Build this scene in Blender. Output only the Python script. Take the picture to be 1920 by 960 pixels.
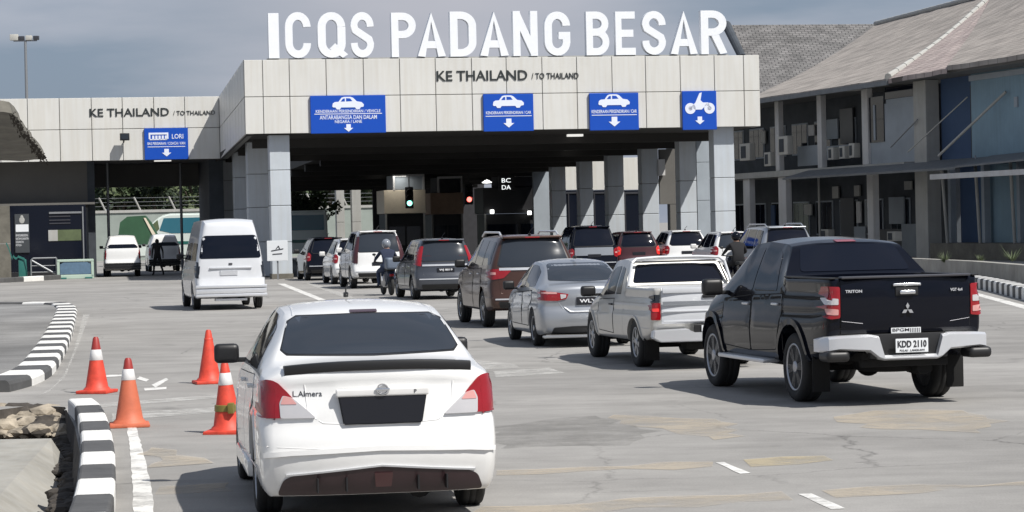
import bpy, bmesh, math, random
import numpy as np
from mathutils import Vector, Matrix
from mathutils.bvhtree import BVHTree
from mathutils.geometry import delaunay_2d_cdt
R = math.radians
random.seed(7)
scene = bpy.context.scene
for o in list(bpy.data.objects): bpy.data.objects.remove(o)
COL = scene.collection

# ------------------------------------------------------------ camera
F = 4800.0
cd = bpy.data.cameras.new('camera'); cam = bpy.data.objects.new('camera', cd); COL.objects.link(cam)
cd.sensor_width = 36; cd.lens = F*36/1920; cd.clip_end = 3000; cd.clip_start = .5
CR = Matrix.Rotation(R(90-0.716), 3, 'X') @ Matrix.Rotation(R(-1.295), 3, 'Z')
CC = Vector((0, 0, 2.1))
cam.matrix_world = Matrix.Translation(CC) @ CR.to_4x4()
scene.camera = cam
scene.render.resolution_x = 1024; scene.render.resolution_y = 512
scene.view_settings.view_transform = 'Standard'; scene.view_settings.look = 'None'
scene.view_settings.exposure = 0.12; scene.view_settings.gamma = 1

# ------------------------------------------------------------ light
SUNV = Vector((1.0, -0.85, 1.6)).normalized()
sun_el = math.asin(SUNV.z); sun_az = math.atan2(SUNV.x, SUNV.y)
w = bpy.data.worlds.new('World'); scene.world = w; w.use_nodes = True
nt = w.node_tree; N = nt.nodes; Lk = nt.links; N.clear()
out = N.new('ShaderNodeOutputWorld'); bg = N.new('ShaderNodeBackground')
sky = N.new('ShaderNodeTexSky'); sky.sky_type = 'NISHITA'; sky.sun_disc = False
sky.sun_elevation = sun_el; sky.sun_rotation = sun_az; sky.altitude = 50; sky.dust_density = 2.0
tc = N.new('ShaderNodeTexCoord'); mp = N.new('ShaderNodeMapping'); mp.inputs['Scale'].default_value = (1.6, 1.6, 8)
mp.inputs['Location'].default_value = (0.35, 0, 0)
nz = N.new('ShaderNodeTexNoise'); nz.inputs['Scale'].default_value = 4.2; nz.inputs['Detail'].default_value = 6; nz.inputs['Roughness'].default_value = .5
rp = N.new('ShaderNodeValToRGB')
rp.color_ramp.elements[0].position = .38; rp.color_ramp.elements[0].color = (2.3, 2.95, 4.0, 1)
rp.color_ramp.elements[1].position = .62; rp.color_ramp.elements[1].color = (4.2, 4.5, 5.4, 1)
mx = N.new('ShaderNodeMixRGB'); mx.inputs[0].default_value = .82
bg.inputs['Strength'].default_value = .092
Lk.new(tc.outputs['Generated'], mp.inputs['Vector']); Lk.new(mp.outputs[0], nz.inputs['Vector'])
Lk.new(nz.outputs['Fac'], rp.inputs[0]); Lk.new(sky.outputs[0], mx.inputs[1]); Lk.new(rp.outputs[0], mx.inputs[2])
# a brighter veil of cloud low in the north
dt = N.new('ShaderNodeVectorMath'); dt.operation = 'DISTANCE'; dt.inputs[1].default_value = Vector((-.035, 1, .115)).normalized()
nm_ = N.new('ShaderNodeVectorMath'); nm_.operation = 'NORMALIZE'; Lk.new(tc.outputs['Generated'], nm_.inputs[0]); Lk.new(nm_.outputs[0], dt.inputs[0])
gr_ = N.new('ShaderNodeMapRange'); gr_.interpolation_type = 'SMOOTHSTEP'; gr_.inputs['From Min'].default_value = .0; gr_.inputs['From Max'].default_value = .15; gr_.inputs['To Min'].default_value = .8; gr_.inputs['To Max'].default_value = 0
Lk.new(dt.outputs['Value'], gr_.inputs['Value']); m3 = N.new('ShaderNodeMixRGB'); m3.inputs[2].default_value = (5.2, 5.2, 5.7, 1)
Lk.new(gr_.outputs[0], m3.inputs[0]); Lk.new(mx.outputs[0], m3.inputs[1]); Lk.new(m3.outputs[0], bg.inputs['Color']); Lk.new(bg.outputs[0], out.inputs[0])
sd = bpy.data.lights.new('sun', 'SUN'); sd.energy = 5.0; sd.angle = R(.55); sd.color = (1, .965, .91)
so = bpy.data.objects.new('sun', sd); COL.objects.link(so); so.location = (30, -20, 60)
so.rotation_euler = SUNV.to_track_quat('Z', 'Y').to_euler()

# ------------------------------------------------------------ helpers
def ray(x, y): return CR @ Vector(((x-960)/F, -(y-480)/F, -1))
def at(x, y, Y):
    d = ray(x, y); return CC + d*(Y/d.y)
def gr(x, y, z=0.0):
    d = ray(x, y); return CC + d*((z-CC.z)/d.z)
def frame(px, py, ang, pz=0): return Matrix.Translation((px, py, pz)) @ Matrix.Rotation(ang, 4, 'Z')
def hit(fr, x, y, k=0.0):
    """where the sight line meets the vertical plane y=k of a frame; returns (u, z)"""
    inv = fr.inverted(); o = inv @ CC; d = inv.to_3x3() @ ray(x, y)
    p = o + d*((k-o.y)/d.y); return p.x, p.z

def mat(name, col, rough=.6, metal=0, noise=0, nscale=3, bump=0, bscale=40, coat=0, emit=None, estr=0, spec=None, col2=None):
    m = bpy.data.materials.new(name); m.use_nodes = True; t = m.node_tree; b = t.nodes['Principled BSDF']
    b.inputs['Base Color'].default_value = (*col, 1); b.inputs['Roughness'].default_value = rough; b.inputs['Metallic'].default_value = metal
    if coat: b.inputs['Coat Weight'].default_value = coat; b.inputs['Coat Roughness'].default_value = .04
    if spec is not None: b.inputs['Specular IOR Level'].default_value = spec
    if emit: b.inputs['Emission Color'].default_value = (*emit, 1); b.inputs['Emission Strength'].default_value = estr
    if noise or bump:
        c = t.nodes.new('ShaderNodeTexCoord')
    if noise:
        n = t.nodes.new('ShaderNodeTexNoise'); n.inputs['Scale'].default_value = nscale; n.inputs['Detail'].default_value = 8; n.inputs['Roughness'].default_value = .65
        t.links.new(c.outputs['Object'], n.inputs['Vector'])
        r = t.nodes.new('ShaderNodeValToRGB'); r.color_ramp.elements[0].position = .3; r.color_ramp.elements[1].position = .7
        c1 = col2 if col2 else tuple(v*(1-noise) for v in col)
        r.color_ramp.elements[0].color = (*c1, 1)
        r.color_ramp.elements[1].color = (*(tuple(min(1, v*(1+noise*.4)) for v in col)), 1)
        t.links.new(n.outputs['Fac'], r.inputs[0]); t.links.new(r.outputs[0], b.inputs['Base Color'])
    if bump:
        n2 = t.nodes.new('ShaderNodeTexNoise'); n2.inputs['Scale'].default_value = bscale; n2.inputs['Detail'].default_value = 5
        t.links.new(c.outputs['Object'], n2.inputs['Vector'])
        bp = t.nodes.new('ShaderNodeBump'); bp.inputs['Strength'].default_value = bump; bp.inputs['Distance'].default_value = .02
        t.links.new(n2.outputs['Fac'], bp.inputs['Height']); t.links.new(bp.outputs[0], b.inputs['Normal'])
    return m

M = {}
def mk(k, *a, **kw): M[k] = mat(k, *a, **kw)
mk('white_paint', (.80, .80, .79), .26, coat=.8, noise=.07, nscale=1.2)
mk('pearl_paint', (.60, .615, .64), .28, coat=.8, noise=.06, nscale=1.5)
mk('black_paint', (.003, .004, .0085), .10, coat=.12, spec=.22)
mk('silver_paint', (.46, .47, .48), .32, .55, coat=.6)
mk('champagne_paint', (.50, .49, .46), .34, .35, coat=.6, noise=.08, nscale=2)
mk('steel_paint', (.36, .38, .41), .3, .55, coat=.6)
mk('grey_paint', (.055, .062, .078), .3, .3, coat=.5)
mk('brown_paint', (.062, .027, .018), .3, .3, coat=.45)
mk('maroon_paint', (.055, .010, .013), .3, .2, coat=.8)
mk('dark_blue_paint', (.03, .045, .08), .35, .1, coat=.6)
mk('glass', (.004, .006, .013), .05, spec=.3)
mk('glass_grey', (.026, .032, .042), .09, spec=.35)
mk('glass_mid', (.005, .007, .014), .06, spec=.28)
mk('trim_black', (.012, .012, .013), .45)
mk('under', (.006, .006, .006), .9)
mk('rubber', (.018, .018, .018), .8, bump=.3, bscale=60)
mk('alloy', (.42, .43, .45), .3, .8)
mk('alloy_dark', (.10, .10, .11), .35, .7)
mk('chrome', (.75, .76, .78), .16, .95)
mk('chrome_soft', (.70, .71, .73), .34, .6)
mk('red_lens', (.27, .005, .010), .12, coat=.6)
mk('red_lens_lit', (.55, .02, .02), .15, coat=.6, emit=(1, .08, .06), estr=.35)
mk('clear_lens', (.62, .60, .60), .12, .3, coat=.8)
mk('pink_lens', (.60, .30, .28), .15, coat=.8)
mk('plate_white', (.72, .74, .76), .4)
mk('plate_black', (.008, .009, .014), .35)
mk('ink', (.02, .02, .025), .6)
mk('white_ink', (.75, .76, .78), .5)
mk('diffuser', (.035, .018, .020), .3, coat=.3)

def dust(name, amt=.5, z0=.15, z1=.75, col=(.30, .27, .23)):
    """road film that thins out up the bodywork"""
    t = M[name].node_tree; bs = t.nodes['Principled BSDF']; c = t.nodes.new('ShaderNodeTexCoord'); sp = t.nodes.new('ShaderNodeSeparateXYZ'); mr = t.nodes.new('ShaderNodeMapRange')
    mr.inputs['From Min'].default_value = z0; mr.inputs['From Max'].default_value = z1; mr.inputs['To Min'].default_value = amt; mr.inputs['To Max'].default_value = .02
    n = t.nodes.new('ShaderNodeTexNoise'); n.inputs['Scale'].default_value = 5; n.inputs['Detail'].default_value = 8; mu = t.nodes.new('ShaderNodeMath'); mu.operation = 'MULTIPLY'; m = t.nodes.new('ShaderNodeMixRGB'); m.inputs[2].default_value = (*col, 1)
    t.links.new(c.outputs['Object'], sp.inputs[0]); t.links.new(sp.outputs['Z'], mr.inputs['Value']); t.links.new(c.outputs['Object'], n.inputs[0]); t.links.new(mr.outputs[0], mu.inputs[0]); t.links.new(n.outputs['Fac'], mu.inputs[1]); t.links.new(mu.outputs[0], m.inputs[0])
    ip = bs.inputs['Base Color']
    if ip.links: t.links.new(ip.links[0].from_socket, m.inputs[1])
    else: m.inputs[1].default_value = ip.default_value
    t.links.new(m.outputs[0], ip)
for k_ in ('white_paint', 'pearl_paint', 'champagne_paint', 'steel_paint', 'silver_paint'): dust(k_, .45)
for k_ in ('brown_paint', 'grey_paint', 'maroon_paint'): dust(k_, .12)
def setp(o, label=None, cat=None, group=None, kind=None):
    if label: o['label'] = label
    if cat: o['category'] = cat
    if group: o['group'] = group
    if kind: o['kind'] = kind
    return o
def empty(name, loc=(0, 0, 0), rz=0.0, label=None, cat=None, group=None, fr=None):
    o = bpy.data.objects.new(name, None); COL.objects.link(o); o.empty_display_size = .3
    if fr is not None: o.matrix_world = fr
    else: o.location = loc; o.rotation_euler = (0, 0, rz)
    return setp(o, label, cat, group)
def sharp(bm, ang=38):
    a = R(ang)
    for f in bm.faces: f.smooth = True
    for e in bm.edges:
        if len(e.link_faces) == 2:
            try: e.smooth = e.calc_face_angle() < a
            except ValueError: pass
def link(name, bm, mats, parent=None, smooth=None, loc=None, fix=True):
    if fix: bmesh.ops.recalc_face_normals(bm, faces=bm.faces)
    if smooth: sharp(bm, smooth)
    me = bpy.data.meshes.new(name); bm.to_mesh(me); bm.free()
    for k in (mats if isinstance(mats, (list, tuple)) else [mats]): me.materials.append(M[k] if isinstance(k, str) else k)
    o = bpy.data.objects.new(name, me); COL.objects.link(o)
    if parent is not None: o.parent = parent
    if loc is not None: o.location = loc
    return o
def copy_tree(o, parent=None):
    c = o.copy(); COL.objects.link(c)
    if parent is not None: c.parent = parent
    for ch in list(o.children): copy_tree(ch, c)
    return c
def box(bm, x0, x1, y0, y1, z0, z1, bev=0, mi=0, seg=2):
    b = bmesh.new(); bmesh.ops.create_cube(b, size=1)
    for v in b.verts: v.co = Vector(((x0+x1)/2+v.co.x*(x1-x0), (y0+y1)/2+v.co.y*(y1-y0), (z0+z1)/2+v.co.z*(z1-z0)))
    if bev: bmesh.ops.bevel(b, geom=b.edges[:], offset=bev, segments=seg, affect='EDGES', profile=.6)
    merge(bm, b, mi)
def merge(bm, b, mi=0, mtx=None):
    if mtx is not None: b.transform(mtx)
    vm = {}
    for v in b.verts: vm[v] = bm.verts.new(v.co)
    for f in b.faces:
        try: nf = bm.faces.new([vm[v] for v in f.verts]); nf.material_index = mi if mi is not None else f.material_index; nf.smooth = f.smooth
        except ValueError: pass
    b.free()
def cyl(bm, p0, p1, r0, r1=None, n=12, mi=0):
    p0 = Vector(p0); p1 = Vector(p1); r1 = r0 if r1 is None else r1; d = p1-p0
    b = bmesh.new(); bmesh.ops.create_cone(b, cap_ends=True, segments=n, radius1=r0, radius2=r1, depth=d.length)
    merge(bm, b, mi, Matrix.Translation((p0+p1)/2) @ d.to_track_quat('Z', 'Y').to_matrix().to_4x4())
def tube(bm, pts, r, n=8, mi=0):
    for a, b in zip(pts[:-1], pts[1:]): cyl(bm, a, b, r, r, n, mi)
def ell(bm, c, rx, ry, rz, mi=0, u=16, v=10, mtx=None):
    b = bmesh.new(); bmesh.ops.create_uvsphere(b, u_segments=u, v_segments=v, radius=1)
    for q in b.verts: q.co = Vector((q.co.x*rx, q.co.y*ry, q.co.z*rz))
    for f in b.faces: f.smooth = True
    m = Matrix.Translation(c)
    if mtx is not None: m = m @ mtx.to_4x4()
    merge(bm, b, mi, m)
def lathe(bm, prof, axis='X', n=28, mi=0, c=(0, 0, 0)):
    """prof: list of (radius, axial)"""
    c = Vector(c); rings = []
    for r, a in prof:
        ring = []
        for k in range(n):
            t = 2*math.pi*k/n
            p = {'X': (a, r*math.cos(t), r*math.sin(t)), 'Z': (r*math.cos(t), r*math.sin(t), a), 'Y': (r*math.cos(t), a, r*math.sin(t))}[axis]
            ring.append(bm.verts.new(c+Vector(p)))
        rings.append(ring)
    for i in range(len(rings)-1):
        for k in range(n):
            f = bm.faces.new((rings[i][k], rings[i][(k+1) % n], rings[i+1][(k+1) % n], rings[i+1][k])); f.material_index = mi; f.smooth = True
    for rg in (rings[0], rings[-1]):
        try: f = bm.faces.new(rg); f.material_index = mi
        except ValueError: pass
def prism(bm, poly, a0, a1, plane='XZ', mi=0):
    """extrude a 2D polygon between a0 and a1 along the missing axis"""
    def P(p, a): return {'XZ': (p[0], a, p[1]), 'YZ': (a, p[0], p[1]), 'XY': (p[0], p[1], a)}[plane]
    lo = [bm.verts.new(P(p, a0)) for p in poly]; hi = [bm.verts.new(P(p, a1)) for p in poly]; n = len(poly)
    for vs in (lo, hi):
        f = bm.faces.new(vs); f.material_index = mi
    for k in range(n):
        f = bm.faces.new((lo[k], lo[(k+1) % n], hi[(k+1) % n], hi[k])); f.material_index = mi
def slab(bm, pts, th=.1, mi=0):
    """a plate with the given 3D outline, th thick below"""
    pts = [Vector(p) for p in pts]; n = len(pts)
    hi = [bm.verts.new(p) for p in pts]; lo = [bm.verts.new(p-Vector((0, 0, th))) for p in pts]
    f = bm.faces.new(hi); f.material_index = mi
    f = bm.faces.new(lo[::-1]); f.material_index = mi
    for k in range(n):
        f = bm.faces.new((hi[k], lo[k], lo[(k+1) % n], hi[(k+1) % n])); f.material_index = mi
def text_bm(s, w, h, depth=.02, bold=.0, res=3):
    """letters in the XZ plane, facing -Y, fitted in w x h with origin at lower left"""
    cu = bpy.data.curves.new('t', 'FONT'); cu.body = s; cu.size = 1; cu.extrude = .5; cu.offset = bold; cu.resolution_u = res
    o = bpy.data.objects.new('t', cu); COL.objects.link(o)
    dg = bpy.context.evaluated_depsgraph_get(); me = bpy.data.meshes.new_from_object(o.evaluated_get(dg))
    b = bmesh.new(); b.from_mesh(me); bpy.data.objects.remove(o); bpy.data.meshes.remove(me)
    xs = [v.co.x for v in b.verts]; ys = [v.co.y for v in b.verts]
    x0, x1, y0, y1 = min(xs), max(xs), min(ys), max(ys)
    for v in b.verts:
        v.co = Vector(((v.co.x-x0)/(x1-x0)*w, -v.co.z*depth, (v.co.y-y0)/(y1-y0)*h))
    return b

# ------------------------------------------------------------ car builder
def pchip(pts):
    xs = [p[0] for p in pts]; ys = [p[1] for p in pts]; n = len(xs)
    h = [xs[i+1]-xs[i] for i in range(n-1)]; d = [(ys[i+1]-ys[i])/h[i] for i in range(n-1)]
    m = [0]*n; m[0] = d[0]; m[-1] = d[-1]
    for i in range(1, n-1):
        if d[i-1]*d[i] > 0:
            w1 = 2*h[i]+h[i-1]; w2 = h[i]+2*h[i-1]; m[i] = (w1+w2)/(w1/d[i-1]+w2/d[i])
    def f(x):
        if x <= xs[0]: return ys[0]
        if x >= xs[-1]: return ys[-1]
        i = 0
        while xs[i+1] < x: i += 1
        t = (x-xs[i])/h[i]
        return ((2*t**3-3*t*t+1)*ys[i]+(t**3-2*t*t+t)*h[i]*m[i]+(-2*t**3+3*t*t)*ys[i+1]+(t**3-t*t)*h[i]*m[i+1])
    return f
LOW = pchip([(0, .93), (.06, .972), (.25, .995), (.45, 1.0), (.62, .995), (.70, .975), (.74, .978), (.9, .968), (1, .945)])
def lin(pts):
    xs = [p[0] for p in pts]; ys = [p[1] for p in pts]
    return lambda x: float(np.interp(x, xs, ys))

def hull(P, ds=.045):
    Ln = P['L']; top = (lin if P.get('lin') else pchip)(P['top']); belt = pchip(P['belt']); wb = pchip(P['wb']); wt = (lin if P.get('lin') else pchip)(P['wt']); bot = pchip(P['bot'])
    cr = pchip(P.get('crown', [(0, .03), (1, .05), (Ln-1.2, .05), (Ln, .03)]))
    Rr = pchip(P['rear']); Fr = pchip(P.get('front', [(.2, .12), (.45, 0), (.7, .05), (1.0, .3)]))
    re = P.get('re', .045); pcr = P.get('pcr', .10); pcf = P.get('pcf', .35); fl = P.get('fall', .9)
    S = [re*(1-math.cos(R(a))) for a in (0, 25, 50, 75)]
    n = int((Ln-2*re)/ds); S += [re+(Ln-2*re)*i/n for i in range(n+1)] + [Ln-re*(1-math.cos(R(a))) for a in (75, 50, 25, 0)]
    FR = [0, .2, .4, .6, .78, .91, 1.0]
    TL = [0, .04, .1, .2, .32, .45, .55, .62, .67, .71, .75, .85, .93, 1.0]; TU = [.12, .3, .5, .7, .85, .94, 1.0]
    bm = bmesh.new(); W2 = max(p[1] for p in P['wb'])
    def deform(p, s, x, z, y):
        a = max(0, 1-s/fl)
        dy = a*a*(3-2*a)*(Rr(z)+pcr*(abs(x)/W2)**3)
        b = max(0, 1-(Ln-s)/.9)
        dy -= b*b*(3-2*b)*(Fr(z)+pcf*(abs(x)/W2)**3)
        return y+dy
    def sec(s):
        e = min(s, Ln-s); ins = re*(1-math.sqrt(max(0, 1-(1-e/re)**2))) if e < re else 0
        c = cr(s); zt = top(s)-c; zb = bot(s); zl = min(belt(s), zt-.012); WB = wb(s)-ins; WT = min(wt(s)-ins, WB*.955)
        zm = (zb+zt)/2; k = 1-ins/max(.05, (zt-zb)/2)
        rows = [(WB*LOW(t), zb+(zl-zb)*t) for t in TL]
        wl = rows[-1][0]
        for t in TU:
            ww = wl+(WT-wl)*(t**1.25)
            if t > .9: ww -= .012*(t-.9)/.1
            rows.append((ww, zl+(zt-zl)*t))
        rows = [(a, zm+(b-zm)*k) for a, b in rows]
        return rows, c*k, WT
    grid = []
    for s in S:
        rows, c, WT = sec(s); y = s-P['ro']
        half = []
        wbm, zbm = rows[0]
        for f in FR[:-1]: half.append((wbm*f, zbm))
        for a, b in rows: half.append((a, b))
        wtm, ztm = rows[-1]
        for f in FR[::-1][1:]: half.append((wtm*f, ztm+c*(1-f**2.4)))
        grid.append([(x, deform(None, s, x, z, y), z) for x, z in half])
    nh = len(grid[0]); rg = []
    for g in grid:
        rgt = [bm.verts.new(p) for p in g]
        lft = [rgt[0]]+[bm.verts.new((-p[0], p[1], p[2])) for p in g[1:-1]]+[rgt[-1]]
        rg.append((rgt, lft))
    for i in range(len(rg)-1):
        for sd_ in (0, 1):
            A = rg[i][sd_]; B = rg[i+1][sd_]
            for k in range(nh-1): bm.faces.new((A[k], A[k+1], B[k+1], B[k]))
    nr = len(TL)+len(TU); nf = len(FR)
    for (idx, s) in ((0, 0.0), (len(S)-1, Ln)):
        rows, c, WT = sec(s); y = s-P['ro']
        g = grid[idx]; rgt, lft = rg[idx]
        def V(i, j):   # i row, j frac index signed
            sgn = 1 if j >= 0 else -1; jj = abs(j); arr = rgt if sgn > 0 else lft
            if i == 0: return arr[jj]
            if i == nr-1: return arr[nf-1+nr-1+(nf-1-jj)]
            if jj == nf-1: return arr[nf-1+i]
            return inner[(i, j)]
        inner = {}
        for i in range(1, nr-1):
            for j in range(-(nf-2), nf-1):
                f = FR[abs(j)]; wv, zv = rows[i]; x = wv*f*(1 if j >= 0 else -1); z = zv+c*(1-f**2.4)*(i/(nr-1))**2
                inner[(i, j)] = bm.verts.new((x, deform(None, s, x, z, y), z))
        for i in range(nr-1):
            for j in range(-(nf-1), nf-1):
                bm.faces.new((V(i, j), V(i, j+1), V(i+1, j+1), V(i+1, j)))
    bmesh.ops.recalc_face_normals(bm, faces=bm.faces)
    return bm

def round_poly(poly, r, n=4):
    out = []; m = len(poly)
    for i in range(m):
        p0 = Vector(poly[i-1]); p1 = Vector(poly[i]); p2 = Vector(poly[(i+1) % m])
        a = (p0-p1); b = (p2-p1); rr = min(r, a.length*.45, b.length*.45)
        A = p1+a.normalized()*rr; B = p1+b.normalized()*rr
        for k in range(n+1):
            t = k/n; out.append((1-t)**2*A+2*t*(1-t)*p1+t*t*B)
    return out
def inpoly(p, poly):
    c = False; j = len(poly)-1
    for i in range(len(poly)):
        if (poly[i][1] > p[1]) != (poly[j][1] > p[1]) and p[0] < (poly[j][0]-poly[i][0])*(p[1]-poly[i][1])/(poly[j][1]-poly[i][1])+poly[i][0]: c = not c
        j = i
    return c
class Surf:
    """conforms flat outlines onto a body shell; axes: L R sides (s,z), B rear F front (x,z), T top (x,s)"""
    def __init__(s, bm, ro, w2=.85, zlim=1.0): s.b = BVHTree.FromBMesh(bm); s.ro = ro; s.w2 = w2; s.zlim = zlim
    dirs = {'L': Vector((1, 0, 0)), 'R': Vector((-1, 0, 0)), 'B': Vector((0, 1, 0)), 'F': Vector((0, -1, 0)), 'T': Vector((0, 0, -1))}
    def p(s, axis, a, b):
        if axis == 'L': o, d = Vector((-3, a-s.ro, b)), Vector((1, 0, 0))
        elif axis == 'R': o, d = Vector((3, a-s.ro, b)), Vector((-1, 0, 0))
        elif axis == 'B': o, d = Vector((a, -4, b)), Vector((0, 1, 0))
        elif axis == 'F': o, d = Vector((a, 8, b)), Vector((0, -1, 0))
        else: o, d = Vector((a, b-s.ro, 4)), Vector((0, 0, -1))
        h = s.b.ray_cast(o, d)
        if h[0] is not None and axis in 'LR' and abs(h[0].x) < s.w2*.86 and b < s.zlim:
            h = s.b.find_nearest(Vector((math.copysign(s.w2+.05, o.x), a-s.ro, b)))
        if h[0] is None: h = s.b.find_nearest(Vector((math.copysign(s.w2+.02, o.x), a-s.ro+.03, b)) if axis in 'LR' else o+d*(2.9 if axis == 'B' else 2.5))
        co, no = h[0], h[1]
        if no.dot(d) > 0: no = -no
        return co, no
    def patch(s, name, poly, axis, mt, parent, off=.004, rnd=.03, step=.07, skirt=.012, bm=None, mi=0):
        if (not name and mt is None) or 'lens' in name: step = .028
        pts = round_poly(poly, rnd) if rnd else [Vector(q) for q in poly]
        dn = []
        for i in range(len(pts)):
            a, b = pts[i], pts[(i+1) % len(pts)]; k = max(1, int((b-a).length/step))
            for q in range(k): dn.append(a+(b-a)*q/k)
        dd = []
        for q in dn:
            if not dd or (q-dd[-1]).length > 1e-4: dd.append(q)
        if (dd[0]-dd[-1]).length < 1e-4: dd.pop()
        n = len(dd); xs = [q.x for q in dd]; ys = [q.y for q in dd]; pin = list(dd)
        x = min(xs)+step/2
        while x < max(xs):
            y = min(ys)+step/2
            while y < max(ys):
                if inpoly((x, y), dd) and min((Vector((x, y))-q).length for q in dd) > step*.4: pin.append(Vector((x, y)))
                y += step
            x += step
        V, E, Fc, *_ = delaunay_2d_cdt(pin, [], [list(range(n))], 1, 1e-6)
        own = bm is None
        if own: bm = bmesh.new()
        vs = []; ins = []
        for v in V:
            co, no = s.p(axis, v.x, v.y); vs.append(bm.verts.new(co+no*off)); ins.append((co, no))
        cnt = {}
        for f in Fc:
            f = list(f)
            try: nf = bm.faces.new([vs[i] for i in f]); nf.material_index = mi; nf.smooth = True
            except ValueError: continue
            for i in range(len(f)):
                e = (f[i], f[(i+1) % len(f)]); cnt[frozenset(e)] = cnt.get(frozenset(e), 0)+1
        low = {}
        for e, c in cnt.items():
            if c == 1:
                a, b = tuple(e)
                for q in (a, b):
                    if q not in low: low[q] = bm.verts.new(ins[q][0]+s.dirs[axis]*skirt)
                try: nf = bm.faces.new((vs[a], vs[b], low[b], low[a])); nf.material_index = mi
                except ValueError: pass
        if own: return link(name, bm, mt, parent, smooth=40)
    def strip(s, name, path, axis, width, mt, parent, off=.003, step=.06, close=False, bm=None, mi=0, skirt=.01, out=0):
        path = [Vector(q) for q in path]
        if close: path.append(path[0])
        pts = []
        for a, b in zip(path[:-1], path[1:]):
            k = max(1, int((b-a).length/step))
            for q in range(k): pts.append(a+(b-a)*q/k)
        pts.append(path[-1]); own = bm is None
        if own: bm = bmesh.new()
        prev = None
        for i, q in enumerate(pts):
            a = pts[max(0, i-1)]; b = pts[min(len(pts)-1, i+1)]
            if close and i in (0, len(pts)-1): a = pts[-2]; b = pts[1]
            t = (b-a).normalized(); nn = Vector((-t.y, t.x))
            c1, n1 = s.p(axis, *(q+nn*width/2)); c2, n2 = s.p(axis, *(q-nn*width/2))
            r = [bm.verts.new(c1-n1*skirt), bm.verts.new(c1+n1*off), bm.verts.new(c2+n2*off), bm.verts.new(c2-n2*skirt)]
            if prev:
                for k in range(3):
                    f = bm.faces.new((prev[k], prev[k+1], r[k+1], r[k])); f.material_index = mi; f.smooth = True
            prev = r
        if own: return link(name, bm, mt, parent, smooth=40)

def mir(poly): return [(-a, b) for a, b in poly]
def make_body(name, P, paint, parent, seams=(), cuts=()):
    bm = hull(P); sf = Surf(bm, P['ro'], max(p[1] for p in P['wb']), P['belt'][0][1]+.14)
    o = link(name, bm, [paint, 'under'], parent)
    ra = P['ra']; cut = bmesh.new()
    xw = max(p[1] for p in P['wb'])
    for ya in (0, P['wbase']):
        for sx in (-1, 1):
            b = bmesh.new(); bmesh.ops.create_cone(b, cap_ends=True, segments=40, radius1=ra, radius2=ra, depth=xw*.62)
            merge(cut, b, 0, Matrix.Translation((sx*(xw*.69+.05), ya, P['rw']+.01)) @ Matrix.Rotation(R(90), 4, 'Y'))
    for c in cuts: box(cut, *c)
    co = link('cutter', cut, 'under')
    md = o.modifiers.new('b', 'BOOLEAN'); md.operation = 'DIFFERENCE'; md.object = co; md.solver = 'EXACT'
    par = o.parent; o.parent = None
    dg = bpy.context.evaluated_depsgraph_get(); me = bpy.data.meshes.new_from_object(o.evaluated_get(dg))
    o.modifiers.clear(); o.data = me; o.parent = par; bpy.data.objects.remove(co)
    b = bmesh.new(); b.from_mesh(me)
    bmesh.ops.remove_doubles(b, verts=b.verts, dist=.0005)
    for f in b.faces:
        f.material_index = 0; c = f.calc_center_median()
        for ya in (0, P['wbase']):
            d = math.hypot(c.y-ya, c.z-P['rw']-.01)
            if d < ra*1.002 and abs(c.x) < xw-.01:
                rad = Vector((0, c.y-ya, c.z-P['rw']-.01))
                if d < ra*.97 or abs(f.normal.dot(rad.normalized() if rad.length else Vector((0, 0, 1)))) > .8: f.material_index = 1
        for (x0, x1, y0, y1, z0, z1) in cuts:
            if x0-.002 <= c.x <= x1+.002 and y0-.002 <= c.y <= y1+.002 and z0-.002 <= c.z <= z1: f.material_index = 1
    sharp(b, 34)
    for sm in seams:
        ax, path = sm[0], sm[1]; wd = sm[2] if len(sm) > 2 else .010
        sf.strip('', path, ax, wd, None, None, off=.0012, bm=b, mi=1, skirt=.004)
    b.to_mesh(me); b.free()
    me.materials.clear(); me.materials.append(M[paint]); me.materials.append(M['under'])
    return o, sf

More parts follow.
